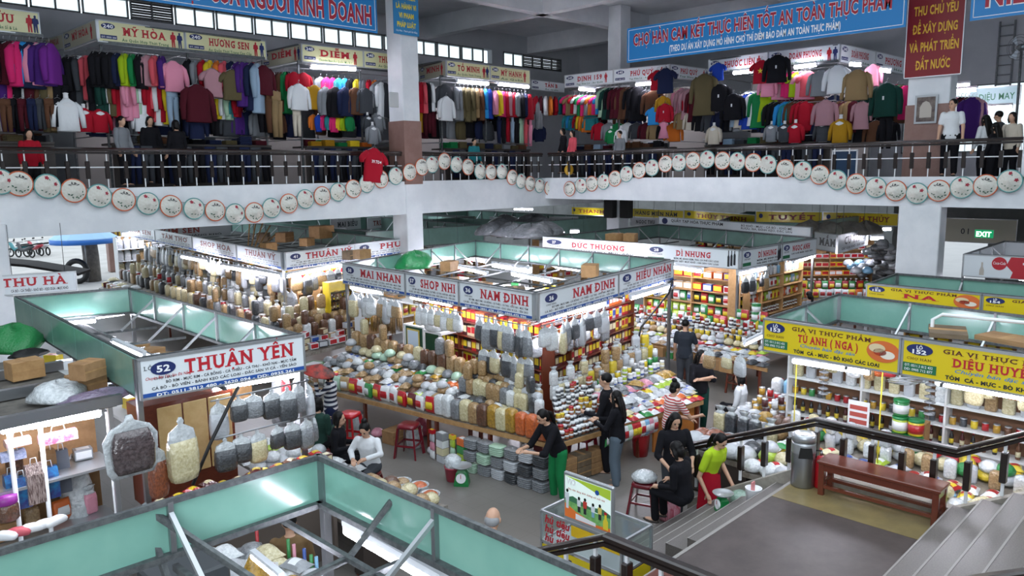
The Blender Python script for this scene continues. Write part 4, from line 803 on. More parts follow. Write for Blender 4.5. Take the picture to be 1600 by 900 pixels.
pal = ['grey', 'navy', 'black', 'brown', 'maroon', 'dark grey', 'pale blue', 'green', 'olive']
bright = ['green', 'lime', 'mustard', 'orange', 'coral', 'yellow']
for side, a, b in (('l', 2.6, 5.4), ('l', 6.9, 10.8), ('l', 12.1, 14.3), ('l', 17.4, 21.2), ('r', 15.9, 20.0), ('r', 10.0, 14.0)):
    n = int((b-a)/.42)
    for i in range(n):
        for j in range(2):
            q = a+(i+.5)*(b-a)/n; c = R_.choice(bright if side == 'l' and 12 < q < 15 and j == 0 else pal)
            loc = (q, UY+.0+.32*j, FZ+1.15) if side == 'l' else (UX+.0+.32*j, q, FZ+1.15)
            f = put('folded_clothes', fold_me, None, loc, R_.uniform(-.1, .1)+(0 if side == 'l' else PI/2), label='pile of folded %s clothes on the %s gallery counter, %s row, %s along' % (c, 'left' if side == 'l' else 'right', ('front', 'back')[j], nth(i+int(a))), cat='folded clothes', group='folded clothes on the gallery counters')
            f.scale = (1, 1, R_.uniform(.5, 1.1)); f.material_slots[0].link = 'OBJECT'; f.material_slots[0].material = cloth(c, CL[c])
# things behind the rail
fr = MB().box(-.27, .27, 0, .04, 0, .72); p = atx(1445, 193, 22.12)
o = fr.build('picture_frame', ALU, None, loc=(p.x, p.y, p.z), rz=-PI/2, label='framed arch photograph hanging on the broad column', cat='picture')
MB().box(-.22, .22, -.01, 0, .05, .67).build('photograph', M('photo_print', '4c3f3d', .3, two='7a6f68', scale=5), o); flat(o, 'arch_shape', [(-.14, .12), (-.14, .38), (-.08, .5), (0, .54), (.08, .5), (.14, .38), (.14, .12)], 0, .03, M('photo_arch', 'b7b0a6', .3), y=-.012)
b_ = aty(615, 156, GY-.05); tag(MB().bbox(-.17, .17, -.06, 0, -.22, .22, .02).build('junction_box', M('grey_box', 'b9bcbc', .5), None, loc=(b_.x, GY-.03, b_.z)), 'grey electrical box on the tiled column', 'box')
p = atx(1570, 95, 30.9); l = MB()
for s in (-.22, .22): l.box(-.03, .03, s-.025, s+.025, -.9, 1.3)
for k in range(7): l.box(-.02, .02, -.22, .22, -.8+k*.32, -.76+k*.32)
tag(l.build('wall_ladder', DARKSTEEL, None, loc=(30.9, p.y, p.z)), 'grey steel ladder on the upper right wall', 'ladder')
p = atx(1592, 74, 22.5); f = thing('wall_fan', 'round wire cage fan at the upper right edge', 'fan', p, -PI/2-.4)
ff = MB()
for r in (.08, .16, .24, .3): ff.tube([(r*math.cos(2*PI*k/24), -.06*(1-(r/.3)**2), r*math.sin(2*PI*k/24)) for k in range(25)], .006, 5)
ff.build('cage', DARKSTEEL, f); MB().ell((0, .08, 0), .09, .12, .09).build('motor', DARKSTEEL, f); MB().tube([(0, .1, 0), (0, .12, -1.4), (0, .12, -2.9)], .03, 8).build('pole', DARKSTEEL, f)
for k in range(3):
    bl = MB(); a = 2*PI*k/3; c, s = math.cos(a), math.sin(a); bl.add([(0, 0, 0), (c*.27-s*.09, .02, s*.27+c*.09), (c*.27+s*.06, -.02, s*.27-c*.06)], [(0, 1, 2)]); bl.build('blade', M('fan_blade', 'a9b4bd', .4), f)
for x, lab in ((954, 'left'), (979, 'right')):
    p = atx(x, 326, 24.4); tag(MB().bbox(-.15, .15, -.22, .22, -.36, .36, .02).build('loudspeaker', SCREW, None, loc=(24.38, p.y, p.z)), 'black loudspeaker on the %s side of the corner column' % lab, 'speaker')
bag_y = MB().ell((0, 0, .2), .2, .14, .2); bag_y.tube([(-.1, 0, .34), (-.06, 0, .5), (-.02, 0, .36)], .02, 6)
o = bag_y.build('shopping_bag', M('yellow_bag', 'c79a1f', .4, coat=.5, bump=(14, .6)), None, loc=atx(889, 270, GX+.35)-Vector((0, 0, .1)), label='yellow plastic bag behind the gallery railing near the inner corner', cat='bag')
p = atx(1320, 252, GX+.5); o = MB().box(-.02, .02, -.32, .32, -.35, .42).build('leaning_board', M('blue_board', '24405e', .5), None, loc=(p.x, p.y, FZ+.36), label='small blue board with white frame behind the right railing', cat='board')
MB().box(-.04, -.02, -.35, -.31, -.36, .44).box(-.04, -.02, .31, .35, -.36, .44).box(-.04, -.02, -.35, .35, .42, .46).build('frame', WHITEI, o)
# ================================================================== STAIRS, LANDING, STREET, WALLS BELOW
TERR = M('dark_terrazzo', '49413f', .45, two='544b49', scale=3, spec=.35); STEPM = M('grey_terrazzo', '6f6a66', .45, two='625d5a', scale=60); NOSE = M('pale_nosing', '8f8b86', .5)
KERB = M('pale_concrete_kerb', '9a958a', .6, two='8b867c', scale=8)
LY0, LY1, SX0, SX1 = 2.42, 4.3, 5.4, 9.82
struct('landing', MB().box(SX0, SX1, LY0, LY1, 0, 1.0), TERR, label='dark polished stair landing')
for i in range(5):
    y = LY1+.3*i; z = 1.0-.1667*(i+1)
    s = struct('stair_step', MB().box(7.55, SX1, y, y+.3, 0, z), STEPM, label='%s terrazzo step below the landing' % nth(i))
    MB().box(7.55, SX1, y+.285, y+.302, z-.02, z+.004).build('nosing', NOSE, s)
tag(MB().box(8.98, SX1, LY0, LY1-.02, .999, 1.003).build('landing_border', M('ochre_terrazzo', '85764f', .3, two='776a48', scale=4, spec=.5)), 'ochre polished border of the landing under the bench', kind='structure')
n0 = MB().box(SX0, SX1, LY1-.04, LY1+.003, .96, 1.004).build('landing_nosing', NOSE); tag(n0, 'pale nosing strip along the landing edge', kind='structure')
for i in range(10):
    y = LY0-.3*i; z = 1.0+.1667*(i+1)
    s = struct('stair_step', MB().box(SX0, SX1, y-.3, y, 0 if i < 1 else z-.35, z), STEPM, label='%s terrazzo step rising from the landing' % nth(i))
    MB().box(SX0, SX1, y-.018, y+.003, z-.02, z+.004).build('nosing', NOSE, s)
k = MB()
k.loft([[(x, y, z) for x in (SX1, SX1+.14)]+[(x, y, z-.3) for x in (SX1+.14, SX1)] for y, z in ((6.0, .15), (LY1, 1.12), (LY0, 1.12), (-.6, 2.8))], smooth=False)
k.loft([[(x, y, z) for x in (SX0-.14, SX0)]+[(x, y, z-.3) for x in (SX0, SX0-.14)] for y, z in ((LY1+.05, 1.1), (LY0, 1.12), (-.6, 2.8))], smooth=False)
struct('trim_stair_kerb', k, KERB, label='sloping pale kerb along the stair sides')
def stair_rail(x, pts, label, bpos):
    t = thing('stair_railing', label, 'railing', (x, pts[0][0], 0)); q = [(0, y-pts[0][0], z) for y, z in pts]
    for w, h, dz, n, m in ((.11, .05, 0, 'handrail', DARKWOOD), (.07, .05, -.07, 'lower_handrail', DARKWOOD)):
        MB().loft([[(-w/2, y, z+dz-h), (w/2, y, z+dz-h), (w/2, y, z+dz-.012), (w*.3, y, z+dz), (-w*.3, y, z+dz), (-w/2, y, z+dz-.012)] for _, y, z in q], smooth=False).build(n, m, t)
    def zat(y):
        for (a, b), (c, d) in zip(pts, pts[1:]):
            if min(a, c) <= y <= max(a, c): return b+(d-b)*(y-a)/(c-a)
        return pts[-1][1]
    for y in bpos:
        top = zat(y); b = MB(); b.mi = 1; b.box(-.016, .016, -.016, .016, -.72, -.04); b.mi = 0; b.bbox(-.05, .05, -.035, .035, -.56, -.2, .008)
        o = b.build('baluster', [DARKWOOD, PINMETAL], t, loc=(0, y-pts[0][0], top))
    return t
XR = SX1+.07
stair_rail(XR, [(6.15, .98), (LY1-.2, 1.86), (LY0, 1.86), (-.6, 3.53)], 'dark wooden stair railing beyond the bench', [5.9-.36*i for i in range(17)])
stair_rail(SX0-.07, [(5.6, 1.08), (LY1-.2, 1.86), (LY0, 1.86), (-.6, 3.53)], 'dark wooden stair railing at the bottom of the picture', [5.3-.36*i for i in range(15)])
def bench(x0, x1, y0, y1, z, label):
    t = thing('wooden_bench', label, 'bench', (x0, y0, z)); X, Y = x1-x0, y1-y0
    MB().bbox(-.02, X+.02, -.02, Y+.02, .42, .46, .008).build('seat', REDWOOD, t)
    for x in (0, X-.06):
        for y in (0, Y-.07): MB().bbox(x, x+.06, y, y+.07, 0, .42, .006).build('leg', REDWOOD, t)
        MB().box(x+.01, x+.05, .07, Y-.07, .33, .42).build('apron', REDWOOD, t)
        MB().box(x+.01, x+.05, .07, Y-.07, .1, .14).build('stretcher', REDWOOD, t)
    for y in (0, Y-.07):
        MB().box(.06, X-.06, y+.01, y+.05, .33, .42).build('apron', REDWOOD, t); MB().box(.06, X-.06, y+.01, y+.05, .16, .19).build('stretcher', REDWOOD, t)
bench(9.42, 9.76, 2.46, 3.86, 1.0, 'long red-brown wooden bench on the landing against the far railing')
bench(5.5, 5.84, 2.6, 3.8, 1.0, 'red-brown wooden bench on the landing behind the near railing')
b = thing('litter_bin', 'steel ashtray litter bin at the corner of the landing', 'bin', (9.58, 4.13, 1.0))
MB().lathe([(.14, 0), (.15, .02), (.15, .6), (.14, .62)], seg=24).build('body', STEEL, b); MB().lathe([(.155, .62), (.155, .7), (.12, .72), (.1, .7), (.02, .7)], seg=24).build('ash_tray', ALU, b)
MB().lathe([(.152, .46), (.154, .48), (.154, .58), (.152, .6)], seg=24).build('band', ALU, b)
MB().prism([(-.09, .42), (.09, .42), (.07, .56), (-.07, .56)], -.16, -.13).build('opening_flap', SCREW, b, rz=math.radians(-55))
e = thing('fire_extinguisher', 'red fire extinguisher between the litter bin and the bench', 'fire extinguisher', (9.66, 3.93, 1.0))
MB().lathe([(.065, 0), (.07, .02), (.07, .36), (.05, .42), (.025, .44)], seg=18).build('cylinder', BRIGHTRED, e); MB().lathe([(.02, .44), (.02, .5)], seg=8).build('valve', STEEL, e); MB().bar((0, 0, .5), (-.1, .02, .53), .02).build('lever', SCREW, e); MB().tube([(.02, 0, .48), (.1, .03, .4), (.09, .03, .15)], .012, 6).build('hose', SCREW, e)
# ground floor back walls
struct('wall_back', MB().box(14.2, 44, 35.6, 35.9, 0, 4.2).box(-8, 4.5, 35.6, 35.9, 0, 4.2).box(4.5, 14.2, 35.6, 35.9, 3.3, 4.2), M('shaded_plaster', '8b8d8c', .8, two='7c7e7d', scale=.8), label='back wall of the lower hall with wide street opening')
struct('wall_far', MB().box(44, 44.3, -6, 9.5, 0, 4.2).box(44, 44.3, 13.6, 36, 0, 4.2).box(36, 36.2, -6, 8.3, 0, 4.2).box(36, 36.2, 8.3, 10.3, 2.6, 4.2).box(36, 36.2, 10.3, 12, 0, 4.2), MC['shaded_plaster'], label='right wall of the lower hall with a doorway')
# street
def motorbike(loc, rz, col, label):
    t = thing('motorbike', label, 'motorbike', loc, rz, 'motorbikes parked in the street')
    for x in (-.6, .6):
        w = MB(); w.loft([[((.24+.05*math.cos(a))*math.cos(b)+x, .05*math.sin(a), (.24+.05*math.cos(a))*math.sin(b)+.3) for a in [2*PI*k/6 for k in range(6)]] for b in [2*PI*k/20 for k in range(21)]], False, False); w.build('wheel', SCREW, t)
    m = M('bike_'+col, col, .3, coat=.5)
    MB().loft([[(x, w*math.cos(a), z+h*math.sin(a)) for a in [2*PI*k/10 for k in range(10)]] for x, z, w, h in ((-.85, .75, .04, .05), (-.5, .68, .14, .14), (-.1, .55, .12, .15), (.25, .5, .1, .12), (.45, .75, .14, .2), (.6, .9, .1, .1))]).build('body', m, t)
    MB().loft([[(x, w*math.cos(a), z+.05*math.sin(a)) for a in [2*PI*k/8 for k in range(8)]] for x, z, w in ((-.75, .86, .1), (-.3, .82, .14), (.1, .76, .1))]).build('seat', SCREW, t)
    MB().tube([(.5, -.33, 1.0), (.55, 0, 1.0), (.5, .33, 1.0)], .02, 6).build('handlebar', DARKSTEEL, t); MB().bar((.6, 0, .3), (.5, 0, .95), .05).build('fork', DARKSTEEL, t)
    for s in (-1, 1): MB().ell((.5, s*.3, 1.14), .02, .07, .05).build('mirror', SCREW, t)
for i, (px, py, a, c, l) in enumerate(((30, 399, 2.2, '2a7f86', 'teal motorbike parked farthest left in the street'), (40, 400, 2.0, '23262d', 'black motorbike parked beside the teal one in the street'), (56, 397, 1.9, 'b03040', 'red motorbike in the middle of the street row'), (68, 396, 1.8, 'd8dcdf', 'white motorbike at the right of the street row'))): motorbike(atz(px, py+3, -.02), a, c, l)
p = atz(138, 441, 0)
u = thing('market_umbrella', 'blue and white market umbrella in the street opening', 'umbrella', (p.x, p.y, 0))
MB().lathe([(1.5, 2.15), (1.48, 2.2), (1.0, 2.5), (.4, 2.72), (.03, 2.78)], seg=16, smooth=False).build('canopy', M('umbrella_fabric', '9fc4e6', .7), u); MB().lathe([(1.5, 1.93), (1.5, 2.16)], seg=16).build('valance', ink('valance_blue', '2a6fc4'), u); MB().tube([(0, 0, 0), (0, 0, 2.78)], .03, 8).build('pole', STEEL, u)
t = thing('street_tree', 'grey tree trunk standing in the street opening', 'tree', (p.x+.3, p.y+.4, 0)); MB().tube([(0, 0, 0), (.05, 0, 1.2), (0, .05, 2.6), (.1, 0, 4.5)], [.42, .36, .34, .3], 12).build('trunk', M('grey_bark', '77716b', .9, bump=(8, .6), two='625d58', scale=4), t)
p = atz(112, 440, 0); tag(MB().loft([[((.5+.13*math.cos(a))*math.cos(b), .13*math.sin(a), (.5+.13*math.cos(a))*math.sin(b)+.6) for a in [2*PI*k/8 for k in range(8)]] for b in [2*PI*k/24 for k in range(25)]], False, False).build('spare_tyre', SCREW, None, loc=(p.x, p.y-1, 0), rz=-.8), 'black tyre leaning by the street umbrella', 'tyre')
p = atz(180, 424, 0); g = thing('gate_pillar', 'brown pillar with upright gold pipes at the street opening', 'pillar', (p.x, p.y, 0)); MB().bbox(-.3, .3, -.2, .2, 0, 4.2, .02).build('pillar_body', BROWNTILE, g)
for k in range(4): MB().tube([(.1+.2*k, -.3, .8), (.1+.2*k, -.3, 4.1)], .06, 8).build('gold_pipe', M('gold_pipe', 'c9a94a', .35, metal=.4), g)
p = atz(50, 415, 2.2); a = MB(); a.loft([[(x, y, z) for x, z in ((-4.5, .5), (-3.5, .62), (-1.5, .3), (0, .1), (1.6, -.25), (1.6, -.33), (0, .02), (-1.5, .2), (-3.5, .5), (-4.5, .4))] for y in (-.6, .6)], smooth=False)
tag(a.build('awning', M('black_awning', '2b2725', .8), None, loc=(p.x, p.y, 2.2), rz=-.6), 'sagging black awning behind the sign at the left edge', 'awning')
# ---- advertising display case beside the lower steps
c = thing('display_case', 'aluminium glass display case with yellow panels beside the lower steps', 'display case', (6.66, 4.9, 0)); X, Y = .58, 1.22
for x in (0, X):
    for y in (0, Y): MB().cbox((x, y, .5), .03, .03, 1.0).build('post', ALU, c)
for z in (.02, .62, 1.0):
    f = MB()
    for y in (0, Y): f.bar((0, y, z), (X, y, z), .03)
    for x in (0, X): f.bar((x, 0, z), (x, Y, z), .03)
    f.build('frame', ALU, c)
for x in (0, X): MB().box(x-.004, x+.004, .02, Y-.02, .64, .98).build('glass_pane', GLASS, c)
for y in (0, Y): MB().box(.02, X-.02, y-.004, y+.004, .64, .98).build('glass_pane', GLASS, c)
MB().box(.02, X-.02, .02, Y-.02, .985, .992).build('glass_top', GLASS, c); MB().box(.02, X-.02, .02, Y-.02, .6, .62).build('shelf', ALU, c)
pn = MB().box(-.012, 0, .02, Y-.02, .06, .58).build('yellow_panel', SIGNYELLOW, c); pn2 = MB().box(.02, X-.02, -.012, 0, .06, .58).build('yellow_panel', SIGNYELLOW, c)
MB().box(-.014, -.002, .02, Y*.6, .84, .97).build('yellow_header', ink('case_yellow', 'e0b81c'), c)
l = letters(pn, 'Tường', 0, 0, .17, RED, w=.6, y=0, bold=.03, shear=.2); l.location = (-.016, .85, .26); l.rotation_euler = (0, 0, -PI/2)
el = [(-.1, 0), (-.06, 0), (-.06, .05), (.0, .05), (0, 0), (.04, 0), (.05, .08), (.09, .06), (.1, .0), (.12, .0), (.11, .1), (.07, .16), (-.05, .15), (-.1, .1)]
e = MB().prism(el, -.002, .002).build('elephant_emblem', RED, pn); e.location = (-.016, 1.02, .3); e.rotation_euler = (0, 0, -PI/2)
for i in range(3):
    l = letters(c, 'hủ tiếu', 0, 0, .1, RED, w=.4, y=0, bold=.04, shear=.2, name='glass_lettering'); l.location = (X-.5, Y+.006, .66+.11*i) if False else (-.008, 1.16, .64+.12*i); l.rotation_euler = (0, 0, -PI/2)
v = thing('advertising_board', 'upright light-box board with a picture of children on grass, on the glass case', 'advertising board', (6.68, 5.78, 1.0), -PI/2)
W, H = .74, .6
MB().bbox(0, W, 0, .05, 0, H, .012).build('frame', ALU, v); MB().box(.03, W-.03, -.004, 0, .05, H-.04).build('picture', M('poster_sky', 'd5e6e0', .4, emit=.35), v)
def vp(n, poly, m, y): MB().prism(poly, y-.002, y).build(n, m, v)
vp('grass_picture', [(.03, .12), (W-.03, .06), (W-.03, .25), (.5, .22), (.3, .27), (.03, .28)], M('poster_grass', '5f9a55', .5, two='82b76a', scale=14, emit=.1), -.005)
vp('bush_picture', [(.03, .28), (.15, .33), (.4, .27), (.6, .3), (W-.03, .26), (W-.03, .22), (.03, .26)], M('poster_bush', '3f7a57', .5), -.006)
vp('orange_swoosh', [(.03, .05), (W-.03, .05), (W-.03, .1), (.5, .08), (.2, .15), (.03, .22)], M('poster_orange', 'd8702e', .5, emit=.1), -.008)
vp('green_swoosh', [(.03, H-.04), (W-.03, H-.04), (W-.03, H-.16), (.5, H-.13), (.25, H-.07)], M('poster_lime', 'a9c63c', .5, emit=.1), -.007); vp('white_panel', oval(.0, .0, 4) and [(.2, .06), (.5, .06), (.5, .1), (.2, .13)], WHITEI, -.011)
for i, (x, c1, c2, k) in enumerate(((.07, 'd8e0e4', 'd8e0e4', 1.3), (.25, 'd8dcdf', '2a2d33', 1), (.34, 'c43c34', '2a2d33', 1.05), (.46, 'dfe6ea', '7fb0c8', .9), (.56, 'd5c86a', '2a2d33', 1))):
    vp('child_legs', [(x-.02, .16), (x+.02, .16), (x+.02, .16+.08*k), (x-.02, .16+.08*k)], ink('kid_'+c2, c2), -.009); vp('child_shirt', [(x-.025, .16+.07*k), (x+.025, .16+.07*k), (x+.03, .16+.15*k), (x-.03, .16+.15*k)], ink('kid_'+c1, c1), -.010); vp('child_head', [(x+a, .16+.17*k+b) for a, b in oval(.018, .022, 10)], HAIRM, -.010)
letters(v, 'ViO', .06, H-.13, .07, WHITEI, w=.14, y=-.012, bold=.06); letters(v, 'Siêu tiêu dùng dinh dưỡng với mỗi nhà', .08, H-.2, .025, RED, w=.55, y=-.012, shear=.2, name='slogan', rot=0)
vp('bottle_picture', [(W-.13, .07), (W-.06, .07), (W-.06, .17), (W-.08, .2), (W-.08, .25), (W-.11, .25), (W-.11, .2), (W-.13, .17)], YEL, -.012); vp('bottle_cap', [(W-.115, .25), (W-.075, .25), (W-.075, .28), (W-.115, .28)], RED, -.013); vp('blue_seal', [(.52+a, H-.12+b) for a, b in oval(.03, .03)], BLUE, -.012)
# ---- plastic stools, scales, bins
def stool(loc, h, mat, label, rz=0, r=.16):
    t = thing('plastic_stool', label, 'stool', loc, rz)
    MB().loft([[(s*math.copysign(abs(math.cos(a))**.4, math.cos(a)), s*math.copysign(abs(math.sin(a))**.4, math.sin(a)), z) for a in [2*PI*(k+.5)/16 for k in range(16)]] for s, z in ((r+.01, h-.07), (r+.012, h-.04), (r, h-.01), (r-.02, h))]).build('seat', mat, t)
    for sx in (-1, 1):
        for sy in (-1, 1):
            MB().loft([[(sx*(a+dx), sy*(a+dy), z) for dx, dy in ((-.06, -.015), (.015, -.015), (.015, .015), (-.0, .015))] if sx*sy > 0 else [(sx*(a+dx), sy*(a+dy), z) for dx, dy in ((-.0, .015), (.015, .015), (.015, -.015), (-.06, -.015))] for a, z in ((r+.04, 0), (r-.02, h-.06))], smooth=False).build('leg', mat, t)
    for s in (-1, 1): MB().box(-r, r, s*(r+.012)-.008, s*(r+.012)+.008, h*.35, h*.41).box(s*(r+.012)-.008, s*(r+.012)+.008, -r, r, h*.35, h*.41).build('brace', mat, t)
    return t
p = atz(640, 712); stool((p.x, p.y, 0), .62, REDPLASTIC, 'tall dark red plastic stool in the aisle before the middle stall', .5, .17)
p = atz(1006, 800); stool((p.x, p.y, 0), .5, REDPLASTIC, 'dark red plastic stool with a wrapped bag on it, left of the seated person', .3)
bag = MB(); bag.lathe([(.1, 0), (.19, .03), (.2, .08), (.13, .14), (.05, .17), (.01, .17)], seg=18); tag(bag.build('plastic_bag', CLEARBAG, None, loc=(p.x, p.y, .5)), 'clear plastic bag of goods lying on the dark red stool', 'bag')
for (px, py, h, l) in ((548, 700, .7, 'red plastic stool stack behind the seated woman with the white collar'),): p = atz(px, py); stool((p.x, p.y, 0), h, BRIGHTRED, l, .4, .17)
p = atz(905, 735); stool((p.x+.1, p.y, 0), .62, REDPLASTIC, 'dark red stool holding the green scale by the middle stall counter', .2, .18)
def scale(loc, label, rz=0, k=1.0):
    t = thing('weighing_scale', label, 'scale', loc, rz); t.scale = (k,)*3
    MB().loft([[(a*x, b*y, z) for x, y in ((-1, -1), (1, -1), (1, 1), (-1, 1))] for a, b, z in ((.11, .09, 0), (.11, .09, .04), (.08, .06, .2), (.05, .04, .24))], smooth=False).build('body', GREENPLASTIC, t)
    MB().prism(oval(.075, .075), -.1, -.07).build('dial', WHITEI, t).location = (0, 0, .13); MB().box(-.004, .004, -.104, -.1, .13, .19).build('dial_needle', RED, t)
    MB().lathe([(.03, .24), (.03, .27), (.13, .28), (.16, .31), (.155, .31), (.12, .29), (.01, .285)], seg=20).build('pan', ALU, t)
scale((p.x+.1, p.y, .62), 'green dial scale on the dark red stool beside the woman in green trousers', -.8)
p = atz(722, 757); scale((p.x, p.y, 0), 'green dial scale on the floor beside the pink bucket', -.9, 1.1)
p = atz(708, 750); t = thing('bucket', 'pink-red bucket with a white bag, on the floor before the stacks', 'bucket', (p.x, p.y, 0)); MB().lathe([(.11, 0), (.14, .22), (.15, .25), (.145, .25), (.12, .05), (.02, .03)], seg=18).build('body', M('pink_bucket', 'c04a5c', .4), t); MB().lathe([(.1, .12), (.13, .24), (.15, .38), (.08, .44), (.03, .42)], seg=14).build('bag_liner', CLEARBAG, t)
p = atz(1122, 800, .5); scale((9.12, 5.02, .5), 'green scale on the steps behind the seated person', -2.2, .9)
t = thing('paint_tub', 'white plastic tub with papers on the steps below the litter bin', 'tub', (9.4, 4.72, .667)); MB().lathe([(.09, 0), (.11, .17), (.115, .18), (.1, .18), (.08, .02), (.01, .02)], seg=18).build('body', WHITEI, t); MB().box(-.06, .02, -.01, .01, .1, .27).build('paper_packet', ink('pale_red', 'd88'+'a8a'), t)
p = atz(986, 712); t = thing('waste_bin', 'red waste bin under the orange counter panel', 'bin', (p.x+.15, p.y-.1, 0)); MB().lathe([(.13, 0), (.17, .4), (.18, .42), (.165, .42), (.12, .03), (.02, .02)], seg=18).build('body', BRIGHTRED, t); MB().lathe([(.15, .38), (.19, .43), (.12, .47), (.03, .44)], seg=14).build('bag_liner', CLEARBAG, t)
def tied_bag(loc, r, h, mat, label, stripes=None):
    t = thing('carrier_bag', label, 'bag', loc)
    MB().lathe([(r*.8, 0), (r, .05), (r, h*.45), (r*.5, h*.75), (r*.25, h*.85), (r*.12, h*.9)], seg=16).build('body', mat, t)
    for s in (-1, 1): MB().tube([(s*r*.1, 0, h*.85), (s*r*.4, 0, h), (s*r*.2, 0, h*1.15), (s*.02, 0, h*.9)], .012, 5).build('handle', mat, t)
PINKBAG = M('pink_striped_bag', 'd9a3b0', .35, coat=.6, bump=(20, .6), two='b8475c', scale=4, stretch=(6, 6, .3))
p = atz(1033, 800, .1); tied_bag((9.35, 6.02, .0), .17, .42, PINKBAG, 'pink striped carrier bag beside the seated person on the steps')
p = atz(1000, 690); tied_bag((p.x, p.y+.1, .25), .2, .5, PINKBAG, 'pink striped bag hanging at the orange counter panel')
p = atz(655, 690); tied_bag((p.x+.3, p.y+.3, 0), .2, .4, M('red_net_bag', 'a8485a', .5, coat=.4, bump=(30, .6)), 'red carrier bag on the floor beside the tall dark red stool')
tag(MB().lathe([(.1, 0), (.16, .05), (.13, .16), (.05, .2), (.01, .2)], seg=14).build('plastic_bag', M('green_grey_bag', '7f9a8a', .3, coat=.8, bump=(24, .8)), None, loc=(9.5, 4.97, .5)), 'crumpled greenish plastic bag on the steps below the litter bin', 'bag')
# wooden high stool behind
p = atz(1125, 628, 0); w = thing('wooden_stool', 'dark wooden high stool behind the woman with folded arms', 'stool', (p.x+.9, p.y+.1, 0))
MB().bbox(-.16, .16, -.16, .16, .72, .76, .01).build('seat', REDWOOD, w)
for sx in (-1, 1):
    for sy in (-1, 1): MB().bar((sx*.17, sy*.17, 0), (sx*.13, sy*.13, .72), .04).build('leg', REDWOOD, w)
for z in (.25, .45): MB().bar((-.16, -.16, z), (.16, -.16, z), .025).bar((-.16, .16, z), (.16, .16, z), .025).bar((-.16, -.16, z), (-.16, .16, z), .025).bar((.16, -.16, z), (.16, .16, z), .025).build('stretcher', REDWOOD, w)
# ================================================================== PEOPLE
def grow(mb, name, mats, parent, vox, smooth=2):
    o = mb.build(name, mats, None); m = o.modifiers.new('r', 'REMESH'); m.mode = 'VOXEL'; m.voxel_size = vox; m.use_smooth_shade = True
    if smooth: s = o.modifiers.new('s', 'SMOOTH'); s.factor = .5; s.iterations = smooth
    dg = bpy.context.evaluated_depsgraph_get(); me = bpy.data.meshes.new_from_object(o.evaluated_get(dg), depsgraph=dg); me.name = name
    me.materials.clear()
    for x in (mats if isinstance(mats, list) else [mats]): me.materials.append(x)
    bpy.data.objects.remove(o); return put(name, me, parent)
def chain(mb, pts, rs, seg=10):
    pts = [Vector(p) for p in pts]; mb.tube(pts, rs, seg)
    for p, r in zip(pts, rs): mb.ell(p, r, r, r, 10, 6)
def hand(mb, wrist, elbow, curl=.5, k=1.0, side=1):
    w, e = Vector(wrist), Vector(elbow); d = (w-e).normalized(); up = Vector((0, 0, 1)); s = d.cross(up)
    s = s.normalized() if s.length > .1 else Vector((1, 0, 0)); n = s.cross(d).normalized()
    if abs(d.z) > .75: s, n = Vector((0, 1, 0)), Vector((-side, 0, 0))
    c = w+d*.05*k
    mb.tube([w, w+d*.045*k, w+d*.09*k], [.026*k, .036*k, .034*k], 8)
    for i in range(4):
        o = w+d*.085*k+s*(i-1.5)*.021*k; l = (.062, .075, .07, .055)[i]*k; q = d*(1-curl*.5)-n*curl*.6; q2 = d*(1-curl)-n*curl
        a = o+q.normalized()*l*.55; chain(mb, [o, a, a+q2.normalized()*l*.5], [.0105*k, .0098*k, .0085*k], 6)
    o = w+d*.035*k-s*.03*k*side; chain(mb, [o, o+(d*.6-s*.55*side-n*.3)*.04*k, o+(d*.95-s*.5*side-n*.5)*.068*k], [.013*k, .011*k, .009*k], 6)
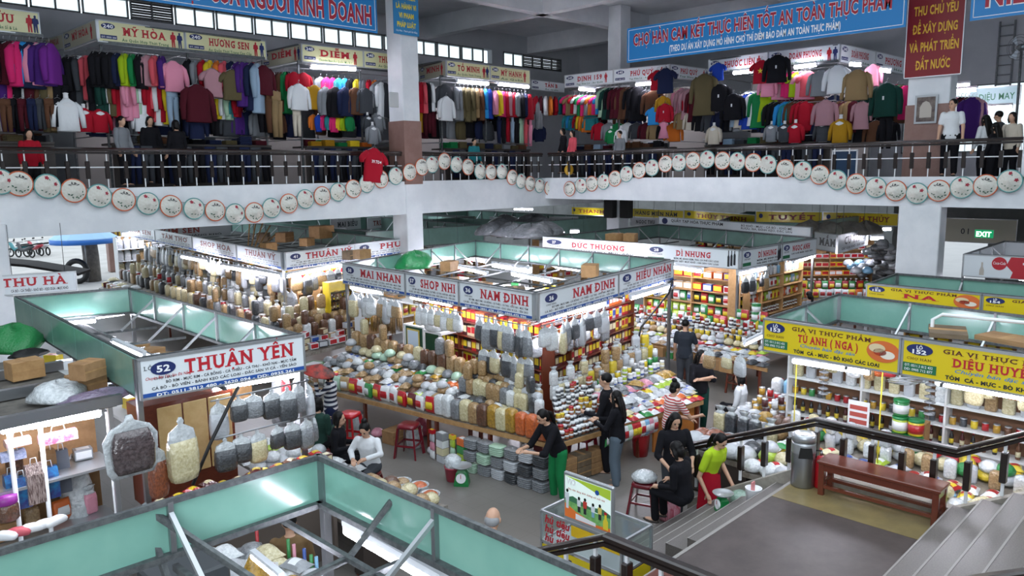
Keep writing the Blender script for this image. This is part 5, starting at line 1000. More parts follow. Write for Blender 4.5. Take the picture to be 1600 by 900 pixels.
def person(label, head, face, h=1.6, top='black', bottom='dark grey', sit=False, lean=0.0, lh=None, rh=None, le=None, re=None, hair='short', sleeve='long', look=-.15, skin=SKIN, detail=True, apron=None, group=None, kind_top='top', legs=True, wide=1.0, turn=0.0, scarf=None):
    """head = world position of the head's centre; face = heading in degrees; local frame: +y is where the body faces; lean bends the torso forward"""
    k = h/1.6; f = math.radians(face)-PI/2
    hz = .46 if sit else .86
    def L(x, y, z): return Vector((x*k, y*k, z*k))
    def T(x, y, z):                                            # torso point, bent about the hip by lean
        v = z-hz; return L(x, y+v*math.sin(lean)+0, hz+v*math.cos(lean)) if v > 0 else L(x, y, z)
    up = .0 if sit else 0
    z0 = hz; S = lambda a: z0+a
    headc = T(0, .03, S(.66)); 
    base = Vector(head)-Matrix.Rotation(f, 3, 'Z') @ headc
    t = thing('person', label, 'person', base, f, group)
    hip, waist, chest, neck = T(0, 0, S(.02)), T(0, 0, S(.2)), T(0, .0, S(.38)), T(0, .0, S(.53))
    sh = [T(s*.165*wide, 0, S(.46)) for s in (-1, 1)]
    dl = [T(-.22, .02, S(.2)), T(.22, .02, S(.2))]; dh = [T(-.23, .1, S(-.03)), T(.23, .1, S(-.03))]
    el = [L(*le) if le else dl[0], L(*re) if re else dl[1]]; hd = [L(*lh) if lh else dh[0], L(*rh) if rh else dh[1]]
    if sit: kn = [L(-.12, .4, .48), L(.12, .4, .48)]; an = [L(-.12, .38, .08), L(.12, .38, .08)]
    else: kn = [L(-.09, .03, .46), L(.1, .05, .46)]; an = [L(-.1, -.02, .07), L(.11, .02, .07)]
    hp = [hip+L(-.09, 0, -.02), hip+L(.09, 0, -.02)]
    b = MB()
    def trunk(mb, g):
        rings = []
        for c, rx, ry in ((hip+L(0, 0, -.06), .15, .11), (hip, .165, .12), (waist, .135, .1), (chest, .165*wide, .115), (T(0, 0, S(.47)), .15*wide, .09), (neck, .06, .055)):
            rings.append([c+Vector(((rx*k+g)*math.cos(a), (ry*k+g)*math.sin(a)*math.cos(lean), -(ry*k+g)*math.sin(a)*math.sin(lean))) for a in [2*PI*i/16 for i in range(16)]])
        mb.loft(rings)
    trunk(b, 0)
    b.tube([neck-Vector((0, 0, .03)), neck.lerp(headc, .5), headc], [.05*k, .048*k, .05*k], 10)
    hm = Matrix.Translation(headc) @ Matrix.Rotation(turn, 4, 'Z') @ Matrix.Rotation(look, 4, 'X')
    b.T = hm; hk_ = k
    b.ell((0, 0, .02*k), .073*k, .09*k, .1*k, 14, 10); b.ell((0, .025*k, -.045*k), .055*k, .062*k, .065*k, 12, 8)
    b.ell((0, .095*k, -.01*k), .012*k, .02*k, .022*k, 8, 6); b.ell((0, .085*k, -.05*k), .025*k, .012*k, .012*k, 8, 6)
    for s in (-1, 1): b.ell((s*.075*k, 0, 0), .012*k, .022*k, .03*k, 8, 6)
    b.T = None
    for i in (0, 1):
        chain(b, [sh[i], el[i], hd[i]], [.05*k, .04*k, .028*k]); hand(b, hd[i], el[i], .5, k, (-1, 1)[i])
        if legs: chain(b, [hp[i], kn[i], an[i]], [.085*k, .058*k, .04*k]); b.ell(an[i]+L(0, .07, -.035), .042*k, .11*k, .035*k, 10, 6)
    grow(b, 'body', skin, t, .0085 if detail else .014)
    # clothes
    c = MB(); trunk(c, .016)
    if not sit: c.loft([[hip+Vector((.175*k*math.cos(a), .13*k*math.sin(a), z)) for a in [2*PI*i/16 for i in range(16)]] for z in (-.09, .03)])
    for i in (0, 1):
        if sleeve == 'long': chain(c, [sh[i], el[i], el[i].lerp(hd[i], .9)], [.066*k, .055*k, .042*k])
        elif sleeve == 'mid': chain(c, [sh[i], el[i], el[i].lerp(hd[i], .2)], [.066*k, .056*k, .052*k])
        else: chain(c, [sh[i], sh[i].lerp(el[i], .65)], [.068*k, .062*k])
    grow(c, kind_top, top if not isinstance(top, str) else cloth(top, CL.get(top, top)), t, .014)
    if legs:
        c = MB(); c.ell(hip, .18*k, .135*k, .12*k)
        for i in (0, 1): chain(c, [hp[i], kn[i], an[i].lerp(kn[i], .06)], [.105*k, .078*k, .062*k])
        grow(c, 'trousers', bottom if not isinstance(bottom, str) else cloth(bottom, CL.get(bottom, bottom)), t, .014)
        for i in (0, 1): MB().ell(an[i]+L(0, .07, -.045), .05*k, .13*k, .03*k, 12, 6).build('shoe', M('shoe_dark', '3a322e', .6), t)
    # hair and face
    c = MB(); c.T = hm
    if hair != 'bald':
        c.ell((0, -.018*k, .045*k), .086*k, .098*k, .092*k, 14, 10)
        if hair in ('long', 'pony', 'bob'):
            c.ell((0, -.045*k, -.02*k), .082*k, .07*k, .1*k, 12, 8)
        if hair == 'long':
            for x in (-.05, -.02, .02, .05): c.tube([(x*k, -.06*k, .02*k), (x*1.3*k, -.085*k, -.12*k), (x*1.3*k, -.095*k, -.3*k), (x*k, -.09*k, -.42*k)], [.04*k, .042*k, .034*k, .015*k], 8)
            for s in (-1, 1): c.tube([(s*.06*k, .02*k, .06*k), (s*.082*k, .02*k, -.05*k), (s*.085*k, .01*k, -.2*k)], [.03*k, .028*k, .015*k], 8)
        if hair == 'pony': c.tube([(0, -.1*k, .03*k), (0, -.15*k, -.03*k), (0, -.14*k, -.16*k), (0, -.12*k, -.3*k)], [.03*k, .038*k, .034*k, .012*k], 8)
        if hair == 'bun': c.ell((0, -.07*k, .14*k), .05*k, .05*k, .045*k); c.ell((0, -.04*k, -.02*k), .08*k, .07*k, .08*k)
        if hair == 'bob':
            for s in (-1, 1): c.tube([(s*.06*k, 0, .06*k), (s*.085*k, 0, -.04*k), (s*.08*k, .0, -.12*k)], [.03*k, .03*k, .02*k], 8)
        # keep the face free: cut what lies before the brow
        c.v = [v if (hm.inverted() @ Vector(v)).y < .055*k or (hm.inverted() @ Vector(v)).z > .075*k else hm @ Vector(((hm.inverted() @ Vector(v)).x, .055*k, (hm.inverted() @ Vector(v)).z)) for v in c.v]
        grow(c, 'hair', HAIRM, t, .009, 1)
    else:
        c.ell((0, -.035*k, .0), .08*k, .07*k, .06*k); grow(c, 'hair', M('grey_hair', '8d8f90', .7), t, .009, 1)
    if detail:
        for s in (-1, 1):
            e = MB(); e.T = hm; e.ell((s*.03*k, .083*k, .012*k), .013*k, .008*k, .007*k, 8, 6); e.build('eye', M('dark_eye', '1a1311', .3), t)
            e = MB(); e.T = hm; e.ell((s*.03*k, .088*k, .03*k), .018*k, .006*k, .004*k, 8, 6); e.build('eyebrow', HAIRM, t)
        e = MB(); e.T = hm; e.ell((0, .095*k, -.05*k), .02*k, .006*k, .007*k, 8, 6); e.build('mouth', M('lip_red', '9a4a44', .5), t)
    if apron:
        MB().loft([[hip+Vector(((.19+.02*j)*k*math.cos(a), (.15+.02*j)*k*math.sin(a), z)) for a in [PI*i/10 for i in range(11)]] for j, z in enumerate((.12, -.05, -.3, -.45))], False, False, closed=False).build('apron', cloth('apron_'+apron, CL.get(apron, apron)), t)
    return t
STRIPE = M('red_white_stripes', 'd8d0cc', .9); NAVYSTRIPE = M('navy_white_stripes', '1b2238', .9)
def stripe(m, c1, c2, f):
    nt = m.node_tree; n = nt.nodes; L = nt.links; b = n['Principled BSDF']; tc = n.new('ShaderNodeTexCoord'); sx = n.new('ShaderNodeSeparateXYZ'); mt = n.new('ShaderNodeMath'); mt.operation = 'MULTIPLY'; mt.inputs[1].default_value = f
    fr = n.new('ShaderNodeMath'); fr.operation = 'FRACT'; gt = n.new('ShaderNodeMath'); gt.operation = 'GREATER_THAN'; gt.inputs[1].default_value = .5; mx = n.new('ShaderNodeMix'); mx.data_type = 'RGBA'; mx.inputs[6].default_value = lin(c1); mx.inputs[7].default_value = lin(c2)
    L.new(tc.outputs['Object'], sx.inputs[0]); L.new(sx.outputs[2], mt.inputs[0]); L.new(mt.outputs[0], fr.inputs[0]); L.new(fr.outputs[0], gt.inputs[0]); L.new(gt.outputs[0], mx.inputs[0]); L.new(mx.outputs[2], b.inputs['Base Color'])
stripe(STRIPE, 'e0d8d4', 'a83a3c', 22); stripe(NAVYSTRIPE, '1b2238', 'c9cdd0', 11)
H_ = lambda px, py, z: atz(px, py, z)
person('woman with long black hair in black top and grey-blue jeans at the counter', H_(962, 622, 1.46), 110, 1.6, 'black', M('jeans_cloth', '55636f', .9, bump=(30, .2)), hair='long', lh=(-.14, .34, 1.12), le=(-.26, .12, 1.06), rh=(.1, .36, 1.1), re=(.26, .12, 1.06))
person('man in black with short hair standing behind the long-haired woman', H_(946, 595, 1.6), 120, 1.72, 'black', 'black', hair='short', lh=(-.12, .34, 1.02), le=(-.25, .1, 1.0))
person('woman in black top and bright green trousers bending over the counter', H_(848, 652, 1.36), 165, 1.58, 'black', 'green', hair='pony', lean=.42, lh=(-.1, .62, .98), le=(-.24, .42, .95), rh=(.14, .6, .96), re=(.24, .38, .95), sleeve='mid', look=-.5)
person('woman in loose black blouse standing at the end of the stair railing', H_(1055, 658, 1.47), -128, 1.6, 'black', 'dark grey', hair='long', lh=(-.2, .22, .92), le=(-.27, .06, 1.02), rh=(.17, .24, .9), re=(.27, .06, 1.02), sleeve='mid', look=-.45, wide=1.1)
person('person in black with hood of black hair sitting on the lower steps, seen from behind', Vector((9.05, 5.72, 1.22)), 95, 1.62, 'black', 'black', sit=True, hair='bob', lh=(-.18, .3, .6), rh=(.18, .3, .6), look=-.5, lean=.15, wide=1.2)
person('woman with hair bun in red and white striped top stretching out an arm', H_(1055, 607, 1.36), -25, 1.55, STRIPE, 'dark grey', hair='bun', rh=(.1, .56, .98), re=(.2, .3, 1.0), lh=(-.02, .42, .9), le=(-.2, .2, .95), sleeve='short', look=-.35, lean=.1)
person('woman with folded arms in black top and long dark green trousers', H_(1096, 557, 1.5), -120, 1.62, 'black', 'dark green', hair='long', lh=(.1, .17, 1.1), le=(-.24, .1, 1.05), rh=(-.08, .19, 1.13), re=(.24, .1, 1.07), sleeve='mid', turn=.2)
person('man in dark shirt seen from behind at the far counter', H_(1071, 508, 1.56), 20, 1.68, M('cloth_charcoal', '1f2630', .9), 'dark grey', hair='short', sleeve='short', rh=(.2, .3, .95), re=(.25, .1, 1.05))
person('person in neon green shirt and red apron behind the stair railing', H_(1126, 690, 1.22), -100, 1.55, M('neon_green_cloth', 'a9c81e', .9), 'dark grey', hair='pony', sleeve='short', rh=(.25, .2, .72), re=(.27, .06, .95), lh=(-.2, .3, .8), apron='red', look=-.6, lean=.3)
person('woman in white long-sleeved top sitting over the goods in the left aisle', H_(570, 672, 1.2), -150, 1.58, 'white', 'dark grey', sit=True, hair='bun', lh=(-.1, .38, .72), le=(-.26, .18, .74), rh=(.12, .38, .7), re=(.26, .16, .74), look=-.55, lean=.2)
person('person in black jacket with white collar sitting in profile in the left aisle', H_(530, 655, 1.2), -50, 1.58, 'black', 'black', sit=True, hair='bob', lh=(-.1, .36, .7), rh=(.1, .36, .7), look=-.1)
person('person in dark green sweater seen from behind in the left aisle', H_(497, 632, 1.32), 20, 1.6, M('deep_green_cloth', '12352c', .9), 'black', sit=True, hair='bob', lh=(-.15, .35, .75), rh=(.15, .35, .75), look=-.1, wide=1.15)
person('person in navy and white striped top raising a red conical hat', H_(512, 585, 1.42), 140, 1.6, NAVYSTRIPE, 'navy', hair='bob', lh=(-.24, .22, 1.44), le=(-.3, .18, 1.2), rh=(.1, .3, 1.2), re=(.26, .12, 1.1))
person('bald grey-haired man partly hidden by the near green stall wall', H_(770, 812, 1.6), 30, 1.66, 'grey', 'dark grey', hair='bald')
person('person in brown jacket with black hair below the near green stall', H_(452, 818, 1.42), 60, 1.55, M('brown_cloth', '6b5334', .9), 'black', hair='short', lh=(-.2, .3, .95), rh=(.2, .3, .95), detail=False)
person('dark-haired person sitting low behind the yellow sign stall counter', H_(1156, 592, 1.1), 100, 1.55, 'white', 'black', sit=True, hair='bob', detail=False)
person('woman with black ponytail in grey shirt at the far right counter', H_(1264, 462, 1.5), 60, 1.6, 'grey', 'black', hair='pony', detail=False)
def up_person(label, px, py, side, back, face, h, top, hair, **k):
    p = aty(px, py, GY+back) if side == 'l' else atx(px, py, GX+back)
    person(label, Vector((p.x, p.y, p.z)), face, h, top, k.pop('bottom', 'black'), hair=hair, detail=k.pop('detail', False), group='people on the gallery', **k)
up_person('man in white polo shirt standing right of the red banner on the gallery', 1489, 164, 'r', .6, -170, 1.84, 'white', 'short', sleeve='short', look=0, detail=True, turn=-.5)
for a in (('person in red on the gallery at the left edge', 45, 210, 'l', .6, -90, 1.5, 'red', 'bob'), ('person in grey cap and grey top before the left gallery clothes', 190, 190, 'l', .7, -60, 1.6, 'grey', 'short'), ('woman with dark hair among the clothes left of the padded jacket', 234, 190, 'l', 1.0, -90, 1.6, 'black', 'bob'), ('person in black with black hair under the padded jacket', 274, 196, 'l', .6, 100, 1.6, 'black', 'bob'),
          ('person in teal behind the rail right of the tiled column', 741, 222, 'l', .6, -100, 1.5, 'teal', 'short'), ('dark-haired person left of the pink one near the inner corner', 879, 206, 'r', .8, 150, 1.6, 'black', 'bob'), ('person in pink near the inner corner of the gallery', 894, 209, 'r', .7, 160, 1.55, 'coral', 'bob'), ('person in pale grey bending near the corner column', 968, 210, 'r', .7, 170, 1.55, 'grey', 'short'),
          ('woman with cap and white top in the right gallery group', 1540, 188, 'r', 1.2, 60, 1.6, 'white', 'long'), ('person with dark cap in the right gallery group', 1560, 182, 'r', 1.6, 80, 1.65, 'dark grey', 'short'), ('woman with long black hair in the right gallery group, nearest', 1555, 200, 'r', .8, 70, 1.6, 'black', 'long'), ('woman with black hair in pale top at the right edge of the gallery', 1582, 184, 'r', 1.0, 160, 1.65, 'cream', 'bob')):
    up_person(*a)
# conical hat of red cloth held up in the left aisle
h = MB(); h.lathe([(.3, 0), (.3, .015), (.2, .07), (.05, .15), (.005, .17)], seg=24); p = atz(497, 582, 1.55)
o = h.build('conical_hat', M('red_hat', 'a8382e', .6, two='3a2a26', scale=5), None, loc=p, label='red and black conical hat held up by the striped person', cat='hat'); o.rotation_euler = (.25, .15, 0)
# ================================================================== GOODS: one of each kind, then copies
PK = {'red': 'b01a24', 'dark red': '5e1520', 'green': '2f8a46', 'yellow': 'd9bf2c', 'white': 'dfe2e3', 'blue': '2a4f9c', 'sky blue': '7fb2d4', 'orange': 'd3692b', 'brown': '6b4630', 'tan': 'b39468', 'cream': 'd6cda8', 'grey': '8a8e92', 'dark grey': '43474c', 'black': '1f2024', 'pink': 'd58ea0', 'purple': '5a3a7e', 'lime': 'a2bf3a', 'rust': '9a5330', 'mustard': 'b98f2d', 'pale green': 'a9c9b0', 'silver': 'b9bdc2', 'maroon': '4e2022'}
def pk(c): return M('pack_'+c, PK[c], .32, coat=.6, bump=(22, .45))
def fl_(c):
    two = {'white': 'c5cacc', 'cream': 'b9ad82', 'tan': '8d6f48', 'brown': '4d321f', 'grey': '6a6e72', 'dark grey': '2c2f33', 'orange': 'a94d1c', 'rust': '6e3820', 'mustard': '8f6d1f'}.get(c)
    return film(c, PK[c], two, 40)
def contrast(c): return {'white': 'red', 'red': 'yellow', 'green': 'white', 'yellow': 'red', 'cream': 'red', 'orange': 'white', 'brown': 'cream', 'blue': 'white', 'grey': 'white', 'dark grey': 'silver', 'silver': 'blue', 'black': 'yellow', 'pink': 'white', 'purple': 'yellow', 'tan': 'white', 'lime': 'white', 'dark red': 'yellow', 'maroon': 'cream'}.get(c, 'white')
KD = {}
def kind(key, mb, noun, cat, mats, matf, kids=()):
    me = mb.mesh(key, mats); KD[key] = dict(me=me, noun=noun, cat=cat, matf=matf, kids=[(n, m.mesh(n, mt), f) for n, m, mt, f in kids])
W_ = M('plain_white', 'e2e4e5', .5)
def pillow(w, l, h, nx=7, ny=7):
    m = MB(); top, bot = [], []
    for j in range(ny):
        for i in range(nx):
            u, v = 2*i/(nx-1)-1, 2*j/(ny-1)-1; z = h*(1-abs(u)**2.6)*(1-abs(v)**3); x = u*w/2*(1-.06*(1-abs(v))); y = v*l/2
            top.append((x, y, z+.004)); bot.append((x, y, 0))
    fs = [(j*nx+i, j*nx+i+1, (j+1)*nx+i+1, (j+1)*nx+i) for j in range(ny-1) for i in range(nx-1)]
    for f in fs:
        j, i = divmod(f[0], nx); m.mi = 1 if 1 <= i <= nx-3 and 2 <= j <= ny-4 else 0
        m.add([top[k] for k in f], [(0, 1, 2, 3)], True)
    m.mi = 0; m.add(bot, [tuple(reversed(f)) for f in fs])
    for a, b in ((0, nx-1), ((ny-1)*nx, ny*nx-1)): m.add([bot[a], bot[b], top[b], top[a]], [(0, 1, 2, 3)])
    return m
kind('food_packet', pillow(.18, .25, .055), 'packet', 'packet', [W_, W_], lambda c: {0: pk(c), 1: pk(contrast(c))})
kind('clear_packet', pillow(.2, .27, .07), 'clear food packet', 'packet', [W_, W_], lambda c: {0: fl_(c), 1: fl_(c)})
def rr(sx, sy, z, n=16, p=.5): return [(sx*math.copysign(abs(math.cos(a))**p, math.cos(a)), sy*math.copysign(abs(math.sin(a))**p, math.sin(a)), z) for a in [2*PI*(k+.5)/n for k in range(n)]]
m = MB(); m.loft([rr(.07, .05, 0), rr(.08, .06, .02), rr(.08, .062, .2), rr(.07, .055, .25)]); m.mi = 1; m.loft([rr(.068, .052, .245), rr(.045, .03, .275), rr(.03, .018, .29)])
ruf = [[(x*(1+.25*(k % 2)), y*(1+.25*(k % 2)), z) for k, (x, y, z) in enumerate(rr(a, b, z))] for a, b, z in ((.03, .018, .288), (.05, .03, .33), (.06, .034, .345))]; m.loft(ruf)
kind('standing_bag', m, 'tied clear bag', 'bag', [W_, CLEARBAG], lambda c: {0: fl_(c)})
m = MB(); m.loft([rr(.07, .05, 0), rr(.085, .065, .03), rr(.085, .068, .22), rr(.075, .06, .27), rr(.04, .03, .295)]); kind('block_bag', m, 'block-shaped clear bag', 'bag', [W_], lambda c: {0: fl_(c)})
m = MB(); m.lathe([(.07, 0), (.1, .025), (.105, .06), (.08, .1), (.045, .125), (.01, .13)], seg=14); kind('round_bag', m, 'round clear bag', 'bag', [W_], lambda c: {0: fl_(c)})
m = MB(); m.bbox(-.1, .1, -.07, .07, 0, .13, .004); m.mi = 1; m.box(-.085, .085, -.0715, -.069, .02, .11).box(-.07, .07, -.045, .045, .129, .1315)
kind('carton', m, 'printed carton', 'carton', [W_, W_], lambda c: {0: pk(c), 1: pk(contrast(c))})
m = MB(); m.bbox(-.055, .055, -.05, .05, 0, .18, .004); m.mi = 1; m.box(-.045, .045, -.0515, -.049, .05, .15); m.mi = 0
kind('slim_box', m, 'slim box', 'box', [W_, W_], lambda c: {0: pk(c), 1: pk(contrast(c))})
m = MB(); m.lathe([(.036, 0), (.04, .006), (.04, .085), (.032, .1)], seg=14); m.mi = 1; m.lathe([(.0408, .03), (.0408, .06)], seg=14)
lid = MB().lathe([(.036, .098), (.037, .1), (.037, .122), (.034, .125), (.005, .126)], seg=14)
kind('jar', m, 'jar', 'jar', [W_, W_], lambda c: {0: M('glass_food_'+c, PK[c], .12, coat=.6), 1: pk('white' if c != 'white' else 'blue')}, [('lid', lid, W_, lambda c: {'mustard': pk('yellow'), 'rust': pk('red')}.get(c, W_))])
m = MB(); m.lathe([(.048, 0), (.05, .004), (.05, .14), (.046, .146), (.005, .147)], seg=16); m.mi = 1; m.lathe([(.0506, .012), (.0506, .13)], seg=16); kind('tin', m, 'tin', 'tin', [ALU, W_], lambda c: {1: pk(c)})
m = MB(); m.lathe([(.032, 0), (.035, .01), (.035, .15), (.03, .18), (.014, .22), (.013, .255)], seg=14); m.mi = 1; m.lathe([(.0355, .04), (.0355, .12)], seg=14)
cap = MB().lathe([(.015, .25), (.016, .252), (.016, .28), (.004, .282)], seg=10); kind('bottle', m, 'sauce bottle', 'bottle', [W_, W_], lambda c: {0: M('bottle_'+c, PK[c], .1, coat=.7), 1: pk(contrast(c))}, [('cap', cap, W_, lambda c: pk('red'))])
m = MB()
for i in range(5):
    o = .008*((i*7) % 3-1); m.loft([rr(.17+o, .13, i*.042, 16, .45), rr(.18+o, .14, i*.042+.012, 16, .45), rr(.18+o, .138, i*.042+.03, 16, .45), rr(.165+o, .125, i*.042+.041, 16, .45)])
kind('wrapped_stack', m, 'plastic-wrapped stack', 'stack', [W_], lambda c: {0: fl_(c)})
m = MB(); m.lathe([(.1, 0), (.12, .03), (.125, .2), (.115, .27), (.13, .3), (.12, .3), (.11, .27)], seg=16); m.mi = 1; m.lathe([(.112, .265), (.09, .3), (.05, .325), (.005, .33)], seg=16)
kind('open_sack', m, 'open sack heaped', 'sack', [CLEARBAG, W_], lambda c: {1: fl_(c)})
m = MB(); m.mi = 1; m.loft([rr(.012, .012, 0), rr(.03, .015, -.03), rr(.02, .012, -.05), rr(.11, .03, -.1), rr(.125, .04, -.18)], True, False); m.mi = 0
m.loft([[(x*(1+.05*math.sin(3*k)), y, z) for k, (x, y, z) in enumerate(rr(a, b, z))] for a, b, z in ((.125, .04, -.17), (.135, .055, -.3), (.13, .06, -.42), (.11, .05, -.47), (.05, .03, -.485))])
kind('hanging_bag', m, 'clear bag', 'bag', [W_, CLEARBAG], lambda c: {0: fl_(c)})
m = MB(); m.loft([rr(.1, .012, 0, 16, .4), rr(.1, .045, .05, 16, .4), rr(.1, .05, .14, 16, .4), rr(.1, .035, .23, 16, .4), rr(.1, .008, .27, 16, .4)]); m.mi = 1; m.loft([[(x, y-.053+.0*z, z) for x, y, z in r] for r in (rr(.07, .004, .07, 12, .4), rr(.075, .005, .13, 12, .4), rr(.065, .004, .19, 12, .4))])
kind('snack_pack', m, 'upright snack pack', 'packet', [W_, W_], lambda c: {0: pk(c), 1: pk(contrast(c))})
m = MB(); m.lathe([(.1, 0), (.11, .01), (.115, .22), (.11, .225)], seg=18); m.mi = 1; m.lathe([(.1165, .04), (.1175, .18)], seg=18); l2 = MB().lathe([(.118, .215), (.12, .22), (.12, .25), (.1, .26), (.01, .262)], seg=18)
kind('tub', m, 'round food tub', 'tub', [W_, W_], lambda c: {0: pk(c), 1: pk(contrast(c))}, [('lid', l2, W_, lambda c: GREENPLASTIC)])
m = MB(); m.bbox(-.16, .16, -.12, .12, 0, .2, .004); m.mi = 1; m.box(-.03, .03, -.121, .121, .2, .202).box(-.16, .16, -.122, -.119, .09, .11); kind('cardboard_box', m, 'cardboard box', 'box', [CARD, PALEWOOD], lambda c: {0: {'dark': CARDD, 'brown': CARD, 'tan': PALEWOOD}.get(c, CARD)})
m = MB()
for k in range(14): a = R_.uniform(-.09, .09); b = R_.uniform(-.05, .05); m.tube([(a*.3, b*.3, 0), (a, b, -.3), (a*1.3, b, -.55)], [.012, .02, .004], 5)
kind('dried_bunch', m, 'bunch of dried fish', 'bunch', [W_], lambda c: {0: fl_(c)})
def item(key, c, loc, rot=0, sc=1.0, where='', pos='', group=None):
    d = KD[key]; o = put(key, d['me'], None, loc); o.rotation_euler = rot if isinstance(rot, tuple) else (0, 0, rot); o.scale = (sc,)*3 if not isinstance(sc, tuple) else sc
    for i, mt in d['matf'](c).items(): o.material_slots[i].link = 'OBJECT'; o.material_slots[i].material = mt
    for n, me, f in d['kids']:
        ch = put(n, me, o); ch.material_slots[0].link = 'OBJECT'; ch.material_slots[0].material = f(c)
    o['label'] = shrink(('%s %s %s' % (c, d['noun'], where)).strip()+((', '+pos) if pos else '')); o['category'] = d['cat']; o['group'] = group or ('%s %s' % (d['noun']+'s', where)); return o
HT = {'food_packet': .05, 'clear_packet': .06, 'standing_bag': .27, 'block_bag': .28, 'round_bag': .1, 'carton': .133, 'jar': .128, 'tin': .15, 'bottle': .29, 'snack_pack': .25, 'tub': .265, 'open_sack': .32, 'cardboard_box': .2}
def V3(*a): return Vector(a)
def spread(where, fl, fr, br, bl, rows, yaw=None, jit=.02, sc=1.0, tilt=0.0, pile=.0):
    """rows, front to back: (kind, 'colour,colour,...', n, scale); positions run from the viewer's left"""
    fl, fr, br, bl = map(Vector, (fl, fr, br, bl)); nr = len(rows)
    for j, (key, cols, n, s) in enumerate(rows):
        cols = cols.split(','); v = (j+.5)/nr
        for i in range(n):
            u = (i+.5)/n; p = fl.lerp(fr, u).lerp(bl.lerp(br, u), v); d = (fr-fl); a = math.atan2(d.y, d.x) if yaw is None else yaw
            p = p+Vector((R_.uniform(-jit, jit), R_.uniform(-jit, jit), .006)); k = cols[i % len(cols)] if len(cols) >= n else R_.choice(cols)
            item(key, k, p, (tilt, 0, a+R_.uniform(-.25, .25)), s*sc*R_.uniform(.92, 1.08), where, '%s row, %s along' % (nth(j), nth(i)))
            if j and R_.random() < pile: item(key, R_.choice(cols), p+Vector((R_.uniform(-.05, .05), R_.uniform(-.05, .05), HT[key]*s*sc)), (tilt, 0, a+R_.uniform(-.5, .5)), s*sc*.95, where, 'atop %s row, %s along' % (nth(j), nth(i)))
def counter(fl, fr, br, bl, label, mat=None, panel=None, legs=True):
    """sloping display counter: the four top corners"""
    P = [Vector(p) for p in (fl, fr, br, bl)]; o = Vector((P[0].x, P[0].y, 0)); t = thing('display_counter', label, 'counter', o); Q = [p-o for p in P]
    dn = Vector((0, 0, -.05)); MB().loft([[q+dn for q in Q], Q], smooth=False).build('counter_top', mat or GOODSBASE, t)
    a, b = Q[0], Q[1]
    MB().bar(a+Vector((0, 0, -.03)), b+Vector((0, 0, -.03)), .03, .08).build('front_lip', mat or PALEWOOD, t)
    if panel: MB().loft([[Vector((q.x, q.y, .04)) for q in (a, b, b.lerp(Q[2], .05), a.lerp(Q[3], .05))], [q+dn for q in (a, b, b.lerp(Q[2], .05), a.lerp(Q[3], .05))]], smooth=False).build('front_panel', panel, t)
    if legs:
        for q in (a.lerp(Q[2], .04), b.lerp(Q[3], .04), Q[2].lerp(a, .04), Q[3].lerp(b, .04), a.lerp(b, .5).lerp(Q[2], .06)): MB().bar((q.x, q.y, 0), (q.x, q.y, q.z-.05), .06).build('leg', REDWOOD, t)
    return t
def shelf_unit(p0, p1, dep, zs, top, label, mat=None, back=None):
    p0, p1 = Vector((p0[0], p0[1], 0)), Vector((p1[0], p1[1], 0)); d = p1-p0; W = d.length; mat = mat or W_
    t = thing('shelf_unit', label, 'shelf', p0, math.atan2(d.y, d.x))
    MB().box(0, W, dep-.02, dep, zs[0], top).build('back_panel', back or PALEWOOD, t)
    for z in zs: MB().box(0, W, 0, dep, z-.02, z).build('shelf', mat, t)
    n = max(1, round(W/1.3))
    for k in range(n+1): MB().box(W*k/n-.015, W*k/n+.015, 0, dep, 0, top).build('side_panel', mat, t)
    return t
def shelf_rows(where, p0, p1, dep, rows):
    """rows: (z, kind, colours, n, scale)"""
    p0, p1 = Vector((p0[0], p0[1], 0)), Vector((p1[0], p1[1], 0)); d = p1-p0; u = d.normalized(); nrm = Vector((-u.y, u.x, 0)); a = math.atan2(d.y, d.x)
    for r, (z, key, cols, n, s) in enumerate(rows):
        cols = cols.split(',')
        for i in range(n):
            p = p0+d*((i+.5)/n)+nrm*(dep*.45)+Vector((0, 0, z+.002)); k = cols[i % len(cols)] if len(cols) >= n else R_.choice(cols)
            item(key, k, p, a+R_.uniform(-.1, .1), s*R_.uniform(.94, 1.05), where, '%s shelf row, %s along' % (nth(r), nth(i)))
rodn = [0]
def hang_row(where, p0, p1, z, cols, n, s=1.0, key='hanging_bag', rod=True):
    p0, p1 = Vector((p0[0], p0[1], z)), Vector((p1[0], p1[1], z)); d = p1-p0; cols = cols.split(','); a = math.atan2(d.y, d.x)
    if rod: tag(MB().tube([p0, p1], .012, 6).build('hanging_rod', STEEL), 'thin steel rod for bags hanging '+where, 'rod')
    for i in range(n):
        p = p0+d*((i+.5)/n)+Vector((R_.uniform(-.03, .03), R_.uniform(-.05, .05), -.005)); k = cols[i % len(cols)] if len(cols) >= n else R_.choice(cols)
        item(key, k, p, a+R_.uniform(-.4, .4), (s*R_.uniform(.75, 1.1), s, s*R_.uniform(.65, 1.15)), 'hanging '+where, '%s along' % nth(i))
